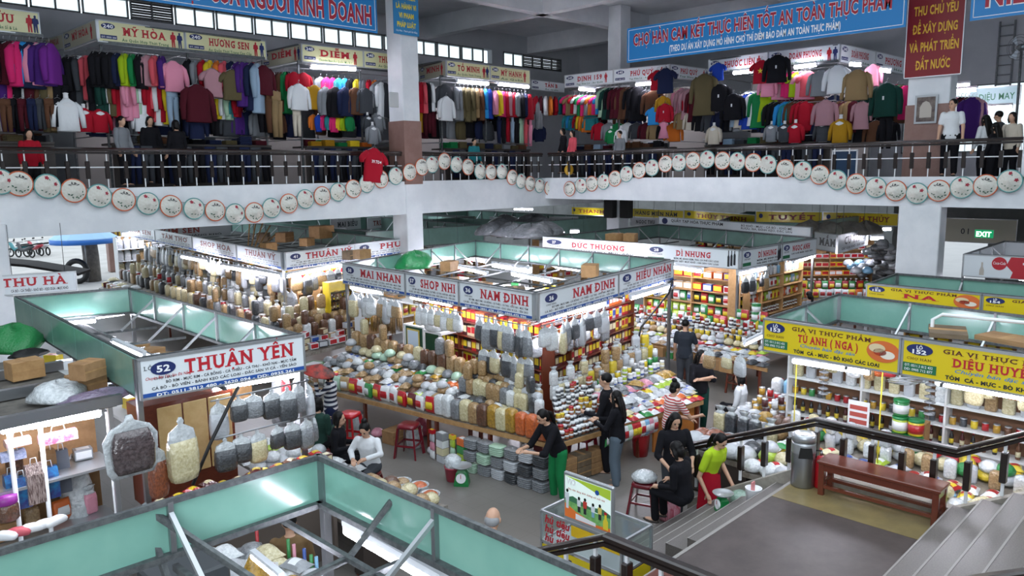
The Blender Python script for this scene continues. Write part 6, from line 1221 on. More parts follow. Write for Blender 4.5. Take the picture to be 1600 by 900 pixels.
# ---------------- middle corner stall, aisle side on the left (runs from far left to the front corner)
A0, A1, A2 = V3(8.12, 14.6, .75), V3(8.62, 10.6, .75), V3(8.98, 8.1, .75); B0, B1, B2 = V3(9.75, 14.6, 1.3), V3(9.75, 10.6, 1.25), V3(9.62, 8.85, 1.15)
counter(A1, A2, B2, B1, 'sloping display counter left of the front corner of the middle stall', panel=None)
counter(A0, A1, B1, B0, 'long sloping display counter at the far left of the middle stall')
LW = 'on the left counter of the middle stall'
spread(LW, A1, A2, B2, B1, [('block_bag', 'white,white,grey,cream,tan,brown,mustard,cream,mustard,orange,orange,orange', 12, 1.3), ('round_bag', 'mustard,pink,dark grey,tan,tan,grey,dark grey,brown,rust,grey', 13, 1.05), ('round_bag', 'dark grey,grey,pale green,silver,dark grey,tan,white', 14, 1.05), ('clear_packet', 'tan,grey,dark grey,cream,white', 12, 1.15), ('block_bag', 'tan,tan,dark grey,dark grey,cream,grey,grey,white,white,white,silver', 12, 1.0), ('block_bag', 'tan,tan,cream,dark grey,grey,silver', 12, 1.0), ('standing_bag', 'brown,tan,tan,cream,cream,grey,silver,white,white,white,silver', 12, 1.1)], pile=.12)
FW_ = 'on the far left counter of the middle stall'
spread(FW_, A0, A1, B1, B0, [('snack_pack', 'grey,tan,tan,grey,green,pale green,tan,red,white,green,red,white,white,red,dark red,white,red', 17, 1.05), ('food_packet', 'green,white,lime,red,white,cream,tan,white,silver', 19, 1.1), ('food_packet', 'white,red,lime,silver,white,green,grey', 19, 1.1), ('clear_packet', 'grey,brown,white,grey,silver,tan', 18, 1.1), ('round_bag', 'grey,silver,tan,white,dark grey,grey', 18, 1.15), ('clear_packet', 'silver,grey,white,tan,brown', 17, 1.15), ('food_packet', 'silver,green,grey,mustard,tan,orange', 17, 1.1), ('round_bag', 'pale green,tan,cream,grey,grey,dark grey,silver', 16, 1.25), ('block_bag', 'tan,brown,tan,grey,cream', 15, 1.2)], pile=.25)
LS = 'stacked on the floor under the middle stall'
for i in range(6):                                           # grey stacks on the floor
    p = V3(8.84, 8.12, 0).lerp(V3(8.62, 9.55, 0), i/5)
    for k in range(3): item('wrapped_stack', ['grey', 'grey', 'dark grey', 'silver', 'grey', 'pale green'][(i+k) % 6], p+V3(R_.uniform(-.02, .02), 0, k*.212), 1.57+R_.uniform(-.12, .12), .78, LS, '%s column from the corner, layer %d' % (nth(i), k+1))
for i in range(4):
    p = V3(8.60, 9.75, 0).lerp(V3(8.52, 10.5, 0), i/3)
    for k in range(4): item(('carton', 'snack_pack')[i % 2] if k < 3 else 'carton', (['yellow', 'lime', 'green', 'orange'], ['green', 'pale green', 'lime', 'yellow'], ['silver', 'cream', 'white', 'grey'], ['white', 'pink', 'silver', 'red'])[i][k], p+V3(0, 0, k*.14 if i % 2 == 0 else k*.16), 1.5, 1.0 if i % 2 == 0 else .58, LS, '%s pile behind the scale, layer %d' % (nth(i), k+1))
for i in range(7):
    p = V3(8.52, 10.7, 0).lerp(V3(8.2, 13.8, 0), i/6)+V3(.2, 0, 0); item(('round_bag', 'open_sack', 'cardboard_box')[i % 3], ['silver', 'tan', 'brown', 'pink', 'grey', 'dark', 'white'][i] if i % 3 != 2 else ('brown', 'dark')[i % 2], p, R_.uniform(0, 3), 1.3, 'on the floor under the far left counter', '%s from the left' % nth(6-i))
# hanging bags and red shelves behind
(sx0, sy0), (sx1, sy1) = S3[0], S3[1]
hang_row('under the sign left of the middle front corner', (9.56, 10.4), (9.5, 8.95), 2.5, 'grey,cream,dark grey,grey,dark grey,tan', 7, 1.1)
hang_row('in the lower row left of the middle front corner', (9.6, 10.3), (9.54, 9.0), 1.95, 'grey,dark grey,tan,grey,dark grey,cream', 8, 1.0)
hang_row('under the sign numbered 57', (9.72, 12.4), (9.6, 10.8), 2.5, 'white,silver,cream,white', 7, 1.0)
hang_row('under the leftmost sign of the middle stall', (9.85, 14.9), (9.75, 12.9), 2.5, 'tan,cream,tan,white,tan,silver', 8, 1.1)
hang_row('under the leftmost sign of the middle stall, second rod', (10.2, 15.0), (10.1, 13.4), 2.3, 'tan,mustard,tan,cream', 8, 1.3, 'dried_bunch')
RS = 'on the red shelves of the middle stall'
shelf_unit((10.55, 13.2), (10.2, 9.35), .32, [.9, 1.2, 1.5, 1.8, 2.1], 2.4, 'shelf unit packed with red cartons behind the left hanging bags', REDWOOD, M('red_back', '7a2224', .6))
for z, c in ((.9, 'red,maroon,dark red,cream'), (1.2, 'red,dark red,yellow,cream,white'), (1.5, 'dark red,black,red,maroon'), (1.8, 'red,red,maroon,cream'), (2.1, 'red,dark red,orange')): shelf_rows(RS, (10.55, 13.2), (10.2, 9.35), .32, [(z, 'slim_box', c, 26, 1.25)])
cb = thing('glass_cabinet', 'white framed cabinet with a framed certificate under the sign numbered 57', 'cabinet', (9.85, 12.95, .0), math.atan2(-1, .02))
MB().bbox(0, .62, 0, .4, .9, 1.95, .01).build('body', M('cabinet_green', '1d4a35', .5), cb); MB().box(-.02, .64, -.02, .42, 1.95, 1.98).build('top', W_, cb)
MB().box(-.01, .03, -.02, .02, .9, 1.95).box(.6, .64, -.02, .02, .9, 1.95).box(0, .62, -.02, .02, 1.35, 1.38).build('frame', W_, cb); MB().box(.1, .5, -.03, -.015, 1.42, 1.9).build('certificate_frame', M('gilt', 'c9b35c', .4), cb); MB().box(.13, .47, -.036, -.03, 1.45, 1.87).build('certificate', M('certificate_paper', 'c3d4e6', .5), cb)
st = thing('statuette', 'small gilt statuette on the white cabinet', 'statuette', (9.95, 12.7, 1.98)); MB().lathe([(.06, 0), (.06, .03), (.03, .05), (.05, .12), (.03, .18), (.035, .22), (.01, .25)], seg=12).build('figure', M('gold_paint', 'b8963a', .35, metal=.7), st)
item('round_bag', 'white', (9.9, 12.0, 1.95), 0, 2.2, 'of white fungus on top of the cabinet', 'largest'); tag(MB().box(9.8, 10.2, 11.7, 12.25, 1.9, 1.95).box(9.98, 10.02, 11.95, 12.0, 1.1, 1.9).build('small_shelf', W_), 'small white shelf beside the cabinet', 'shelf')
# ---------------- middle stall, aisle side on the right
C0, C1, D1, D0 = V3(9.12, 8.0, .75), V3(12.75, 7.55, .75), V3(13.3, 9.25, 1.15), V3(9.75, 8.75, 1.15)
C0, C1, D1, D0 = V3(9.12, 7.95, .75), V3(12.75, 7.5, .75), V3(13.6, 9.35, 1.2), V3(9.8, 8.75, 1.2)
counter(C0, C1, D1, D0, 'sloping display counter right of the front corner of the middle stall', panel=None)
RW = 'on the right counter of the middle stall'
J = 'dark grey,dark grey,black,rust,maroon,brown'
M0, M1 = C0.lerp(C1, .34), D0.lerp(D1, .30)
spread(RW, C0, M0, M1, D0, [('jar', J, 13, 1.2), ('jar', J, 13, 1.2), ('jar', J, 13, 1.2), ('jar', 'mustard,mustard,black,maroon', 13, 1.2), ('jar', J, 12, 1.2), ('jar', J, 12, 1.2), ('jar', J, 12, 1.2), ('standing_bag', 'white,cream,white', 7, 1.0)], jit=.006, pile=.28)
spread(RW+' beyond the jars', M0, C1, D1, M1, [('food_packet', 'white,red,silver,green,white,red', 13, .95), ('food_packet', 'silver,white,red,orange,silver,cream', 13, 1.0), ('clear_packet', 'white,silver,grey,white', 12, 1.0), ('food_packet', 'silver,lime,white,yellow,white', 12, 1.0), ('clear_packet', 'white,grey,pink,silver,mustard', 12, 1.05), ('jar', 'white,lime,grey,cream', 16, 1.2), ('tin', 'white,grey,green,yellow', 12, 1.0), ('standing_bag', 'yellow,tan,cream,silver', 10, 1.0)], pile=.3, sc=1.12)
fr0 = C0.lerp(C1, .26); fr1 = C0.lerp(C1, .62)
for i, c in enumerate('green,green,dark red,white,white,pale green,red,red,white,sky blue,pink,white'.split(',')):
    p = fr0.lerp(fr1, (i+.5)/12)+V3(0, -.05, -.29); item('snack_pack', c, p, -.12, (.72, 1, 1.05), 'hanging on the front edge of the right counter', '%s from the left' % nth(i))
op = MB().box(0, 1.15, 0, .04, 0, .7); tag(op.build('counter_panel', M('orange_board', 'b8732e', .6, two='a9672a', scale=5), None, loc=tuple(C0.lerp(C1, .64)+V3(0, .06, -.73)), rz=math.atan2(C1.y-C0.y, C1.x-C0.x)), 'orange wooden panel closing the front of the right counter', 'panel')
for i in range(3):
    for k in range(2): item('cardboard_box', ('brown', 'dark', 'brown')[i], C0.lerp(C1, .05+.09*i)+V3(.05, .12, -.73+k*.21), -.1, 1.0, 'under the jars of the right counter', '%s from the corner, layer %d' % (nth(i), k+1))
tag(MB().bbox(-.22, .22, -.2, .2, 0, .62, .01).build('crate', M('maroon_crate', '4e1a1c', .6), None, loc=(9.25, 8.28, 0)), 'maroon crate under the corner of the middle stall', 'crate')
hang_row('right of the middle front corner', (9.65, 8.85), (11.9, 9.2), 2.5, 'white,white,cream,grey,dark grey,silver,dark grey,grey,silver', 9, 1.1)
hang_row('right of the middle front corner, back rod', (9.9, 9.3), (12.6, 9.6), 2.2, 'grey,dark grey,silver,grey,white', 8, 1.0)
shelf_unit((10.4, 9.75), (14.6, 10.45), .32, [.95, 1.25, 1.55, 1.85, 2.15], 2.45, 'shelf unit packed with dark red cartons behind the right hanging bags', REDWOOD, MC['red_back'])
for z, c in ((.95, 'maroon,dark red,maroon,red'), (1.25, 'maroon,dark red,cream,red'), (1.55, 'maroon,dark red,maroon,yellow'), (1.85, 'dark red,red,silver'), (2.15, 'red,orange,silver,cream')): shelf_rows('on the dark red shelves of the middle stall', (10.4, 9.75), (14.6, 10.45), .32, [(z, 'slim_box', c, 28, 1.25)])
shelf_unit((11.2, 16.4), (15.0, 16.6), .4, [.9, 1.3, 1.7], 2.1, 'storage shelf at the back inside the middle stall', W_)
shelf_rows('at the back inside the middle stall', (11.2, 16.4), (15.0, 16.6), .4, [(1.7, 'cardboard_box', 'brown,dark,tan', 10, 1.0), (1.3, 'snack_pack', 'white,cream,yellow', 14, 1.0)])
tag(MB().box(10.9, 14.4, 11.2, 15.9, 2.12, 2.16).build('inner_shelf_top', M('white_shelf_board', 'd4d6d4', .6)), 'white storage board inside the middle stall', 'shelf board')
for i in range(22): item(('cardboard_box', 'round_bag', 'carton')[i % 3], R_.choice(['brown', 'dark', 'tan']) if i % 3 == 0 else R_.choice(['white', 'silver', 'grey']) if i % 3 == 1 else R_.choice(['yellow', 'white', 'green']), V3(11.1+(i % 6)*.6, 11.5+(i//6)*1.15, 2.165), R_.uniform(0, 3), 1.4, 'stored over the middle stall', '%s pile' % nth(i))
def tripod(p, q): tag(MB().tube([p, q], .02, 6).build('bent_pole', DARKSTEEL), 'dark cable pole leaning at the right counter of the middle stall', 'pole')
tag(MB().tube([(12.9, 9.25, 1.1), (13.1, 9.2, 1.9), (13.8, 9.0, 2.55), (14.4, 9.3, 2.7)], .022, 6).build('cable_arch', SCREW), 'thick black cable curving up to the right end of the middle stall', 'cable')
def fan(loc, rz, label, tiltx=.5, r=.24):
    t = thing('hanging_fan', label, 'fan', loc, rz); t.rotation_euler = (tiltx, 0, rz); f = MB()
    for q in (.3, .6, .85, 1): 
        for s in (-1, 1): f.tube([(q*r*math.cos(2*PI*k/20), s*.05*(1-q*q)+.0, q*r*math.sin(2*PI*k/20)) for k in range(21)], .005, 5)
    f.build('cage', ALU, t); MB().ell((0, .1, 0), .06, .09, .06).build('motor', SCREW, t)
    b = MB()
    for k in range(3): a = 2*PI*k/3; c, s = math.cos(a), math.sin(a); b.add([(0, 0, 0), (c*.2-s*.07, .01, s*.2+c*.07), (c*.2+s*.05, -.01, s*.2-c*.05)], [(0, 1, 2)])
    b.build('blades', ALU, t); MB().tube([(0, .12, 0), (0, .14, .3)], .015, 6).build('bracket', SCREW, t)
p = atz(1040, 455, 2.45); fan(p, .3, 'white wire fan at the right end of the middle stall', 1.0, .28)
p = atz(615, 452, 2.5); fan(p, -.5, 'dark wire fan between the two left signs of the middle stall', .8)
p = atz(838, 500, 2.45); fan(p, -.3, 'dark fan tucked under the front corner of the middle stall', .9, .2)
p = atz(1415, 590, 2.2); fan((p.x, p.y, 2.15), -1.0, 'wire fan with a red bar under the yellow sign numbered 153', 1.2, .26)
# ---------------- stall behind (right of the middle stall)
E0, E1, F1, F0 = V3(16.5, 12.6, .75), V3(15.78, 7.7, .75), V3(17.7, 8.7, 1.15), V3(17.75, 12.9, 1.15)
counter(E0, E1, F1, F0, 'long display counter of the stall behind the middle one, facing the aisle')
BW = 'on the counter of the stall behind'
spread(BW, E0, E1, F1, F0, [('clear_packet', 'grey,white,tan,dark grey,grey,tan,dark grey,silver', 20, 1.0), ('clear_packet', 'white,tan,grey,silver,white', 20, 1.0), ('food_packet', 'red,pink,yellow,tan,silver,white,lime', 20, 1.0), ('round_bag', 'white,tan,cream,silver', 20, .95), ('tin', 'white,yellow,mustard,silver,brown', 26, .95), ('jar', 'rust,maroon,brown,dark grey,white', 30, 1.25), ('jar', 'maroon,rust,black,maroon', 28, 1.25), ('snack_pack', 'green,lime,yellow,red,white,pale green', 20, .9)], pile=.25, sc=1.15)
for i in range(9): item(('cardboard_box', 'cardboard_box', 'carton')[i % 3], ('brown', 'tan', 'green')[i % 3], E0.lerp(E1, .3+.07*i)+V3(-.02, 0, -.27), 1.55, (1.0, 1.0, 1.2), 'along the front edge of the stall behind', '%s from the left' % nth(i))
shelf_unit((18.5, 12.9), (18.45, 9.75), .35, [1.15, 1.5, 1.85, 2.2], 2.6, 'bright shelf unit of cartons and snacks in the stall behind', PALEWOOD, PALEWOOD)
for z, key, c, n in ((1.15, 'snack_pack', 'yellow,green,lime,red,yellow,maroon', 14), (1.5, 'snack_pack', 'red,green,yellow,black,black,white,white,silver', 14), (1.85, 'carton', 'blue,tan,white,white,red,tan,tan', 10), (2.2, 'carton', 'yellow,orange,cream,orange,red,purple', 10)): shelf_rows('on the bright shelves of the stall behind', (18.5, 12.9), (18.45, 9.75), .35, [(z, key, c, n, 1.0 if key == 'snack_pack' else 1.45)])
for k in range(3): item('tub', 'green', (17.62, 8.95, 1.2+.2*k), 0, .95, 'wrapped in green netting at the corner of the stall behind', 'layer %d' % (k+1))
shelf_unit((18.3, 9.75), (22.0, 9.75), .35, [.8, 1.15, 1.5, 1.85, 2.2], 2.55, 'shelf unit of jars and packets under the sign with the grey name', PALEWOOD)
for z, key, c, n, s in ((.8, 'jar', 'maroon,rust,brown', 22, 1.3), (1.15, 'jar', 'maroon,dark red,brown', 22, 1.3), (1.5, 'snack_pack', 'lime,yellow,orange,white', 16, .9), (1.85, 'snack_pack', 'white,lime,sky blue', 16, .9), (2.2, 'standing_bag', 'sky blue,white,silver', 16, .9)): shelf_rows('under the sign with the grey name', (18.3, 9.75), (22.0, 9.75), .35, [(z, key, c, n, s)])
counter(V3(18.5, 8.4, .8), V3(23.4, 8.6, .8), V3(23.4, 9.5, 1.0), V3(18.5, 9.4, 1.0), 'far display counter under the sign with the grey name')
spread('on the far counter under the sign with the grey name', V3(18.5, 8.4, .8), V3(23.4, 8.6, .8), V3(23.4, 9.5, 1.0), V3(18.5, 9.4, 1.0), [('round_bag', 'white,silver,tan,blue', 18, 1.2), ('food_packet', 'white,red,yellow,lime', 18, 1.1), ('snack_pack', 'white,orange,yellow,green', 18, 1.0)])
hang_row('at the corner of the stall behind', (17.9, 9.5), (19.2, 9.45), 2.45, 'black,tan,dark grey,silver', 5, 1.0)
# small stall beside the broad column
shelf_unit((25.8, 12.0), (27.9, 9.9), .35, [.8, 1.1, 1.4, 1.7, 2.0, 2.3], 2.6, 'shelf unit of colourful packets in the small stall beside the broad column', PALEWOOD)
for z, key, c, n, s in ((.8, 'snack_pack', 'green,orange,yellow,lime', 14, 1.0), (1.1, 'jar', 'brown,maroon,dark grey', 16, 1.4), (1.4, 'carton', 'orange,yellow,red,white', 12, 1.2), (1.7, 'carton', 'cream,yellow,orange', 12, 1.2), (2.0, 'carton', 'yellow,white,cream', 12, 1.2), (2.3, 'carton', 'red,maroon,white', 12, 1.2)): shelf_rows('in the small stall beside the broad column', (25.8, 12.0), (27.9, 9.9), .35, [(z, key, c, n, s)])
counter(V3(24.6, 11.3, .8), V3(26.2, 9.0, .8), V3(27.6, 9.9, 1.0), V3(25.7, 12, 1.0), 'counter of the small stall beside the broad column')
spread('on the counter of the small stall', V3(24.6, 11.3, .8), V3(26.2, 9.0, .8), V3(27.6, 9.9, 1.0), V3(25.7, 12, 1.0), [('snack_pack', 'yellow,lime,white,orange', 12, 1.1), ('round_bag', 'white,pink,silver', 12, 1.2), ('snack_pack', 'red,yellow,green', 12, 1.1)])
for i in range(7): item('round_bag', 'sky blue' if i % 2 else 'silver', atz(1325+i*6, 415+(i % 3)*6, 1.9), 0, 1.6, 'hanging at the right of the small stall', '%s from the left' % nth(i))
for i in range(70):
    a = R_.random()**.7; px = 1376+(R_.random()-.5)*(30+36*a); py = 382+60*a; p = atz(px, py, 2.9-1.9*a)+V3(R_.uniform(-.3, .3), R_.uniform(-.3, .3), 0); item('round_bag', R_.choice(['grey', 'dark grey', 'grey', 'silver']), p, R_.uniform(0, 3), 1.7, 'in the tall grey heap beside the broad column', 'number %s from the top' % nth(min(i, 48)))
# ---------------- stall of the yellow signs behind the landing
counter((10.1, 5.25, .72), (10.12, .8, .72), (12.2, .8, .95), (12.25, 5.25, .95), 'wide sloping counter behind the landing railing', GOODSBASE)
YW = 'on the counter behind the landing railing'
spread(YW, (10.1, 5.25, .72), (10.12, .8, .72), (12.2, .8, .95), (12.25, 5.25, .95), [('round_bag', 'white,cream,tan,silver,grey,pale green,cream,white,silver,tan', 20, 1.3), ('food_packet', 'yellow,white,sky blue,yellow,purple,white,lime,red,white', 20, 1.15), ('round_bag', 'white,cream,silver,tan,lime', 19, 1.3), ('clear_packet', 'white,cream,tan,white,silver,cream', 19, 1.15), ('food_packet', 'white,yellow,red,white,sky blue,silver,green', 19, 1.15), ('food_packet', 'white,silver,yellow,cream,lime', 19, 1.15), ('block_bag', 'white,tan,white,cream,silver', 16, .9), ('round_bag', 'white,cream,yellow,silver,green', 17, 1.3), ('clear_packet', 'white,silver,cream,yellow', 17, 1.15), ('food_packet', 'red,silver,yellow,white', 17, 1.1)], pile=.3)
counter((10.5, 6.5, .7), (10.4, 5.35, .7), (14.9, 5.45, .9), (14.9, 6.6, .9), 'counter along the aisle left of the yellow sign numbered 153', GOODSBASE, panel=M('dark_counter_panel', '3b322d', .7))
NW = 'on the aisle counter of the yellow sign stall'
spread(NW, (10.5, 6.5, .7), (10.4, 5.35, .7), (14.9, 5.45, .9), (14.9, 6.6, .9), [('round_bag', 'grey,dark grey,silver', 5, 1.7), ('round_bag', 'silver,dark grey,rust', 5, 1.7), ('clear_packet', 'grey,silver,white', 4, 1.6), ('standing_bag', 'grey,dark grey,cream', 5, 1.3), ('round_bag', 'rust,tan,grey', 5, 1.6), ('clear_packet', 'silver,white,grey', 5, 1.3), ('round_bag', 'brown,mustard,silver', 5, 1.5), ('tin', 'maroon,mustard,white', 7, 1.15), ('tin', 'maroon,mustard,white', 7, 1.15), ('tin', 'white,mustard,red', 7, 1.15), ('tin', 'white,red,white', 7, 1.15), ('block_bag', 'white,cream,sky blue', 5, 1.2), ('bottle', 'sky blue,silver', 7, 1.0), ('bottle', 'sky blue,silver', 7, 1.0), ('round_bag', 'silver,white', 5, 1.5), ('round_bag', 'tan,silver', 5, 1.5)], pile=.2)
shelf_unit((12.45, 5.7), (12.4, .8), .35, [.98, 1.3, 1.62], 2.42, 'shelf wall of sauces under the yellow signs', W_, M('plain_brown_board', '7b5a42', .6))
for z, key, c, n, s in ((.98, 'bottle', 'black,maroon,brown,dark grey,black', 34, .95), (1.3, 'tin', 'brown,yellow,red,dark grey,mustard,green', 34, .95), (1.62, 'standing_bag', 'cream,white,tan,silver,cream', 22, 1.0)): shelf_rows('on the shelf wall under the yellow signs', (12.45, 5.7), (12.4, .8), .35, [(z, key, c, n, s)])
hang_row('under the left yellow sign', (11.9, 5.3), (11.8, 3.4), 2.4, 'dark grey,grey,tan,cream,white,white,tan,orange,red,silver,silver', 11, .85)
hang_row('under the right yellow sign', (11.75, 3.1), (11.6, .9), 2.4, 'cream,tan,orange,orange,white,white,cream,cream,white', 10, .9)
pc = thing('tub_stand', 'small brown post carrying round green food tubs between the yellow signs', 'stand', (12.25, 3.62, .9)); MB().box(-.13, .13, -.2, .2, 0, .45).build('post_body', PALEWOOD, pc)
for k, (y, z) in enumerate(((3.72, .96), (3.5, .96), (3.72, 1.22), (3.5, 1.22), (3.72, 1.48))): item('tub', ('yellow', 'green', 'lime', 'yellow', 'green')[k], (11.98, y, z), -1.5, .95, 'stacked between the yellow signs', '%s tub' % nth(k))
dm = MB()
for k in range(8): dm.lathe([(.01, -.02), (.07, -.012), (.075, 0), (.03, .02)], c=(.01*(k % 2), 0, -.12-.085*k), seg=12)
dm.tube([(0, 0, 0), (0, 0, -.8)], .006, 5)
for y, l in ((4.72, 'left string of dried grey discs under the yellow sign numbered 153'), (3.22, 'right string of dried grey discs between the two yellow signs')): tag(dm.build('dried_disc_string', fl_('grey'), None, loc=(11.55, y, 2.42)), l, 'food string')
for y, z0 in ((5.0, .95), (3.75, .9)): tag(MB().tube([(11.2, y, z0), (11.2, y, 2.5)], .01, 5).build('yellow_rope', YEL), 'yellow cord hanging to the counter at sign %s' % ('153, left' if y > 4 else '153, right'), 'rope')
pl = MB().box(-.16, .16, 0, .01, 0, .42); o = pl.build('price_list', W_, None, loc=atx(1340, 668, 11.9), rz=-PI/2, label='white price list card hanging before the shelves, beside the large cream bags', cat='card')
for i in range(3): flat(o, 'printed_row', [(-.13, 0), (.13, 0), (.13, .07), (-.13, .07)], 0, .06+.11*i, ink('price_red', 'b05048'))
hang_row('at the left end of the yellow sign stall', (10.7, 6.3), (10.65, 5.5), 2.35, 'tan,cream,silver', 3, .85)
for i, (x, y) in enumerate(((10.3, 2.9), (10.35, 2.2))): item('cardboard_box', ('dark', 'brown')[i], (10.95, y, 2.99), .3+i, (2.0, 1.8, .3), 'lying on top of the yellow sign stall', ('flattened', 'folded')[i])
tag(MB().tube([(11.0, 3.1, 2.5), (11.0, 3.1, 3.15), (11.05, 3.0, 3.22), (11.2, .6, 3.22)], .025, 8).build('white_pipe', W_), 'bent white pipe standing above the yellow sign numbered 152', 'pipe')
shelf_unit((16.0, 5.0), (15.9, .8), .35, [1.2, 1.6, 2.0], 2.4, 'shelf wall under the second pair of yellow signs', PALEWOOD)
shelf_rows('under the second pair of yellow signs', (16.0, 5.0), (15.9, .8), .35, [(1.2, 'tin', 'white,red', 18, 1), (1.6, 'snack_pack', 'yellow,white', 16, 1), (2.0, 'carton', 'tan,brown', 14, 1)])
# ---------------- stall of sign 52
tag(MB().box(2.9, 5.2, 8.3, 8.75, 1.42, 1.46).box(2.95, 2.99, 8.35, 8.4, 0, 1.42).box(5.1, 5.15, 8.35, 8.4, 0, 1.42).box(2.9, 5.2, 8.7, 8.74, 0, 1.42).build('display_shelf', M('shelf_grey_brown', '6b6058', .6)), 'pale green display shelf under the white sign numbered 52', 'shelf')
spread('on the shelf under sign 52', (3.0, 8.32, 1.46), (5.15, 8.32, 1.46), (5.15, 8.72, 1.5), (3.0, 8.72, 1.5), [('carton', 'mustard,tan,dark grey,dark grey,black,red,dark red,red,maroon,brown,dark red,maroon', 12, .85), ('food_packet', 'dark red,red,maroon,brown,dark red', 12, .9)], pile=.35)
hang_row('in the top row under sign 52', (3.75, 8.7), (5.02, 8.66), 2.52, 'silver,dark grey,grey,dark grey,dark grey,grey', 6, .9)
hang_row('in the lower row under sign 52', (3.72, 8.62), (5.05, 8.58), 2.08, 'dark grey,dark grey,cream,dark grey,dark grey,grey', 6, .95)
hang_row('round the right corner of sign 52', (5.08, 8.75), (5.12, 9.7), 2.5, 'silver,grey,red,silver', 4, .95); hang_row('round the right corner of sign 52, lower', (5.1, 8.75), (5.14, 9.7), 2.05, 'grey,silver,white,grey', 4, .95)
p = aty(281, 652, 8.25); item('hanging_bag', 'cream', p, .1, (1.25, 1.2, 1.5), 'of pale dried sheets left under sign 52', 'longest')
p = aty(205, 668, 8.0); db = tag(MB().loft([rr(.16, .02, -.03), rr(.19, .05, -.1), rr(.21, .075, -.2), rr(.2, .07, -.4), rr(.17, .05, -.46)]).build('hanging_bag', M('dark_crinkle_film', '3a2f30', .12, coat=1, bump=(17, 1.0), two='5a4d4e', scale=30, crough=.05), None, loc=p), 'large dark glossy plastic bag hanging left of the pale sheet bag', 'bag'); MB().loft([rr(.03, .02, .12), rr(.05, .02, .06), rr(.2, .02, -.01), rr(.27, .015, -.12), rr(.25, .012, -.44), rr(.2, .01, -.52)]).build('clear_film', CLEARBAG, db).location = (0, .05, 0)
p = aty(243, 690, 8.3); item('hanging_bag', 'rust', p, .3, (.8, 1, 1.3), 'between the dark glossy bag and the pale sheets', 'reddish')
w = thing('wooden_cupboard', 'pale wooden cupboard with painted doors behind the bags of sign 52', 'cupboard', (3.15, 9.3, 0)); MB().box(0, 1.15, 0, .4, 1.2, 2.45).box(0, .05, 0, .05, 0, 1.2).box(1.1, 1.15, 0, .05, 0, 1.2).build('body', REDWOOD, w)
for i in range(3): MB().bbox(.2+.31*i, .49+.31*i, -.02, 0, 1.5, 2.4, .006).build('door', M('pale_door', 'c9ab78', .5, two='bd9c66', scale=5), w)
tag(MB().tube([(3.35, 8.4, 1.7), (3.6, 8.45, 2.1), (3.95, 8.6, 2.5), (4.1, 8.7, 2.62)], .02, 6).build('power_cable', SCREW), 'black cable sagging from the white sign numbered 52', 'cable')
E_ = ((5.2, 7.85, .66), (6.6, 7.85, .55), (6.35, 12.2, .55), (5.2, 12.2, .72))
counter(*[E_[i] for i in (0, 1, 2, 3)], 'low counter of trays right of the stall of sign 52', GOODSBASE, panel=M('dark_counter_panel', '3b322d', .7))
EW = 'on the low counter beside sign 52'
spread(EW, *E_, [('round_bag', 'white,tan,cream,tan,rust', 8, 1.2), ('round_bag', 'tan,cream,white,rust,brown', 8, 1.2), ('round_bag', 'cream,silver,brown,brown', 8, 1.2), ('clear_packet', 'white,silver,tan,grey', 7, 1.1), ('clear_packet', 'silver,white,cream', 7, 1.1), ('clear_packet', 'white,silver,grey', 7, 1.1), ('round_bag', 'white,silver', 7, 1.2), ('clear_packet', 'silver,white,yellow', 7, 1.1), ('food_packet', 'lime,yellow,cream', 7, 1.0), ('clear_packet', 'silver,white', 7, 1.0)], pile=.3)
for i, (px, py, c) in enumerate(((672, 772, 'orange'), (655, 758, 'orange'), (640, 765, 'cream'), (628, 752, 'tan'), (622, 765, 'white'))): p = atz(px, py, .55); item('open_sack', c, (p.x, p.y, .22), i, 1.15, 'at the corner of the low counter beside sign 52', '%s from the right' % nth(i))
# inside the stall of sign 52
tag(MB().box(3.3, 4.95, 10.0, 14.6, 2.0, 2.04).build('inner_shelf_top', MC.get('white_shelf_board') or W_), 'white storage board inside the stall of sign 52', 'shelf board')
for i in range(30): item(('carton', 'round_bag', 'standing_bag', 'cardboard_box')[i % 4], ('white,yellow,blue', 'white,silver', 'cream,white', 'tan')[i % 4].split(',')[i % (3, 2, 2, 1)[i % 4]], V3(3.6+(i % 4)*.38, 10.2+(i//4)*.6, 2.045), R_.uniform(0, 3), 1.2, 'stored inside the stall of sign 52', '%s from the front' % nth(i))
# ---------------- half-roofed stall at the left edge
p0 = thing('stall_roof', 'dusty board roof with steel rails at the left edge', 'stall frame', (-.6, 9.4, 2.5)); MB().box(0, 3.55, 0, 3.4, 0, .03).build('board', M('dusty_board', '57544f', .9, two='6a665f', scale=5), p0)
for y, z in ((0, .02), (1.1, .05), (2.2, .05)): MB().bar((0, y, z+.06), (3.6, y, z+.06), .1, .12).build('rail', STEEL, p0)
for x in (.2, 3.5): MB().bar((x, .1, -2.5), (x, .1, 0), .05).build('post', ALU, p0)
for i, (px, py, z, c, s, r) in enumerate(((136, 612, 2.56, 'brown', 1.15, .3), (138, 590, 2.8, 'brown', 1.0, .5), (40, 590, 2.56, 'tan', 1.2, .1))): item('cardboard_box', c, atz(px, py, z), r, s, 'on the dusty roof at the left edge', ('lower', 'upper with open flaps', 'pale leftmost')[i])
def heap(px, py, z, rx, ry, rz, mat, label, cat='bundle', name='plastic_bundle', rot=0):
    m = MB(); prof = [(1, 0), (1.04, .15), (.92, .45), (.7, .75), (.35, .95), (.03, 1)]
    m.loft([[(rx*r*math.cos(a)*(1+.13*math.sin(3*a+5*q)), ry*r*math.sin(a)*(1+.11*math.cos(4*a-3*q)), rz*q*(1+.15*math.sin(2*a+r*3))) for a in [2*PI*k/22 for k in range(22)]] for r, q in prof])
    return tag(m.build(name, mat, None, loc=atz(px, py, z), rz=rot), label, cat)
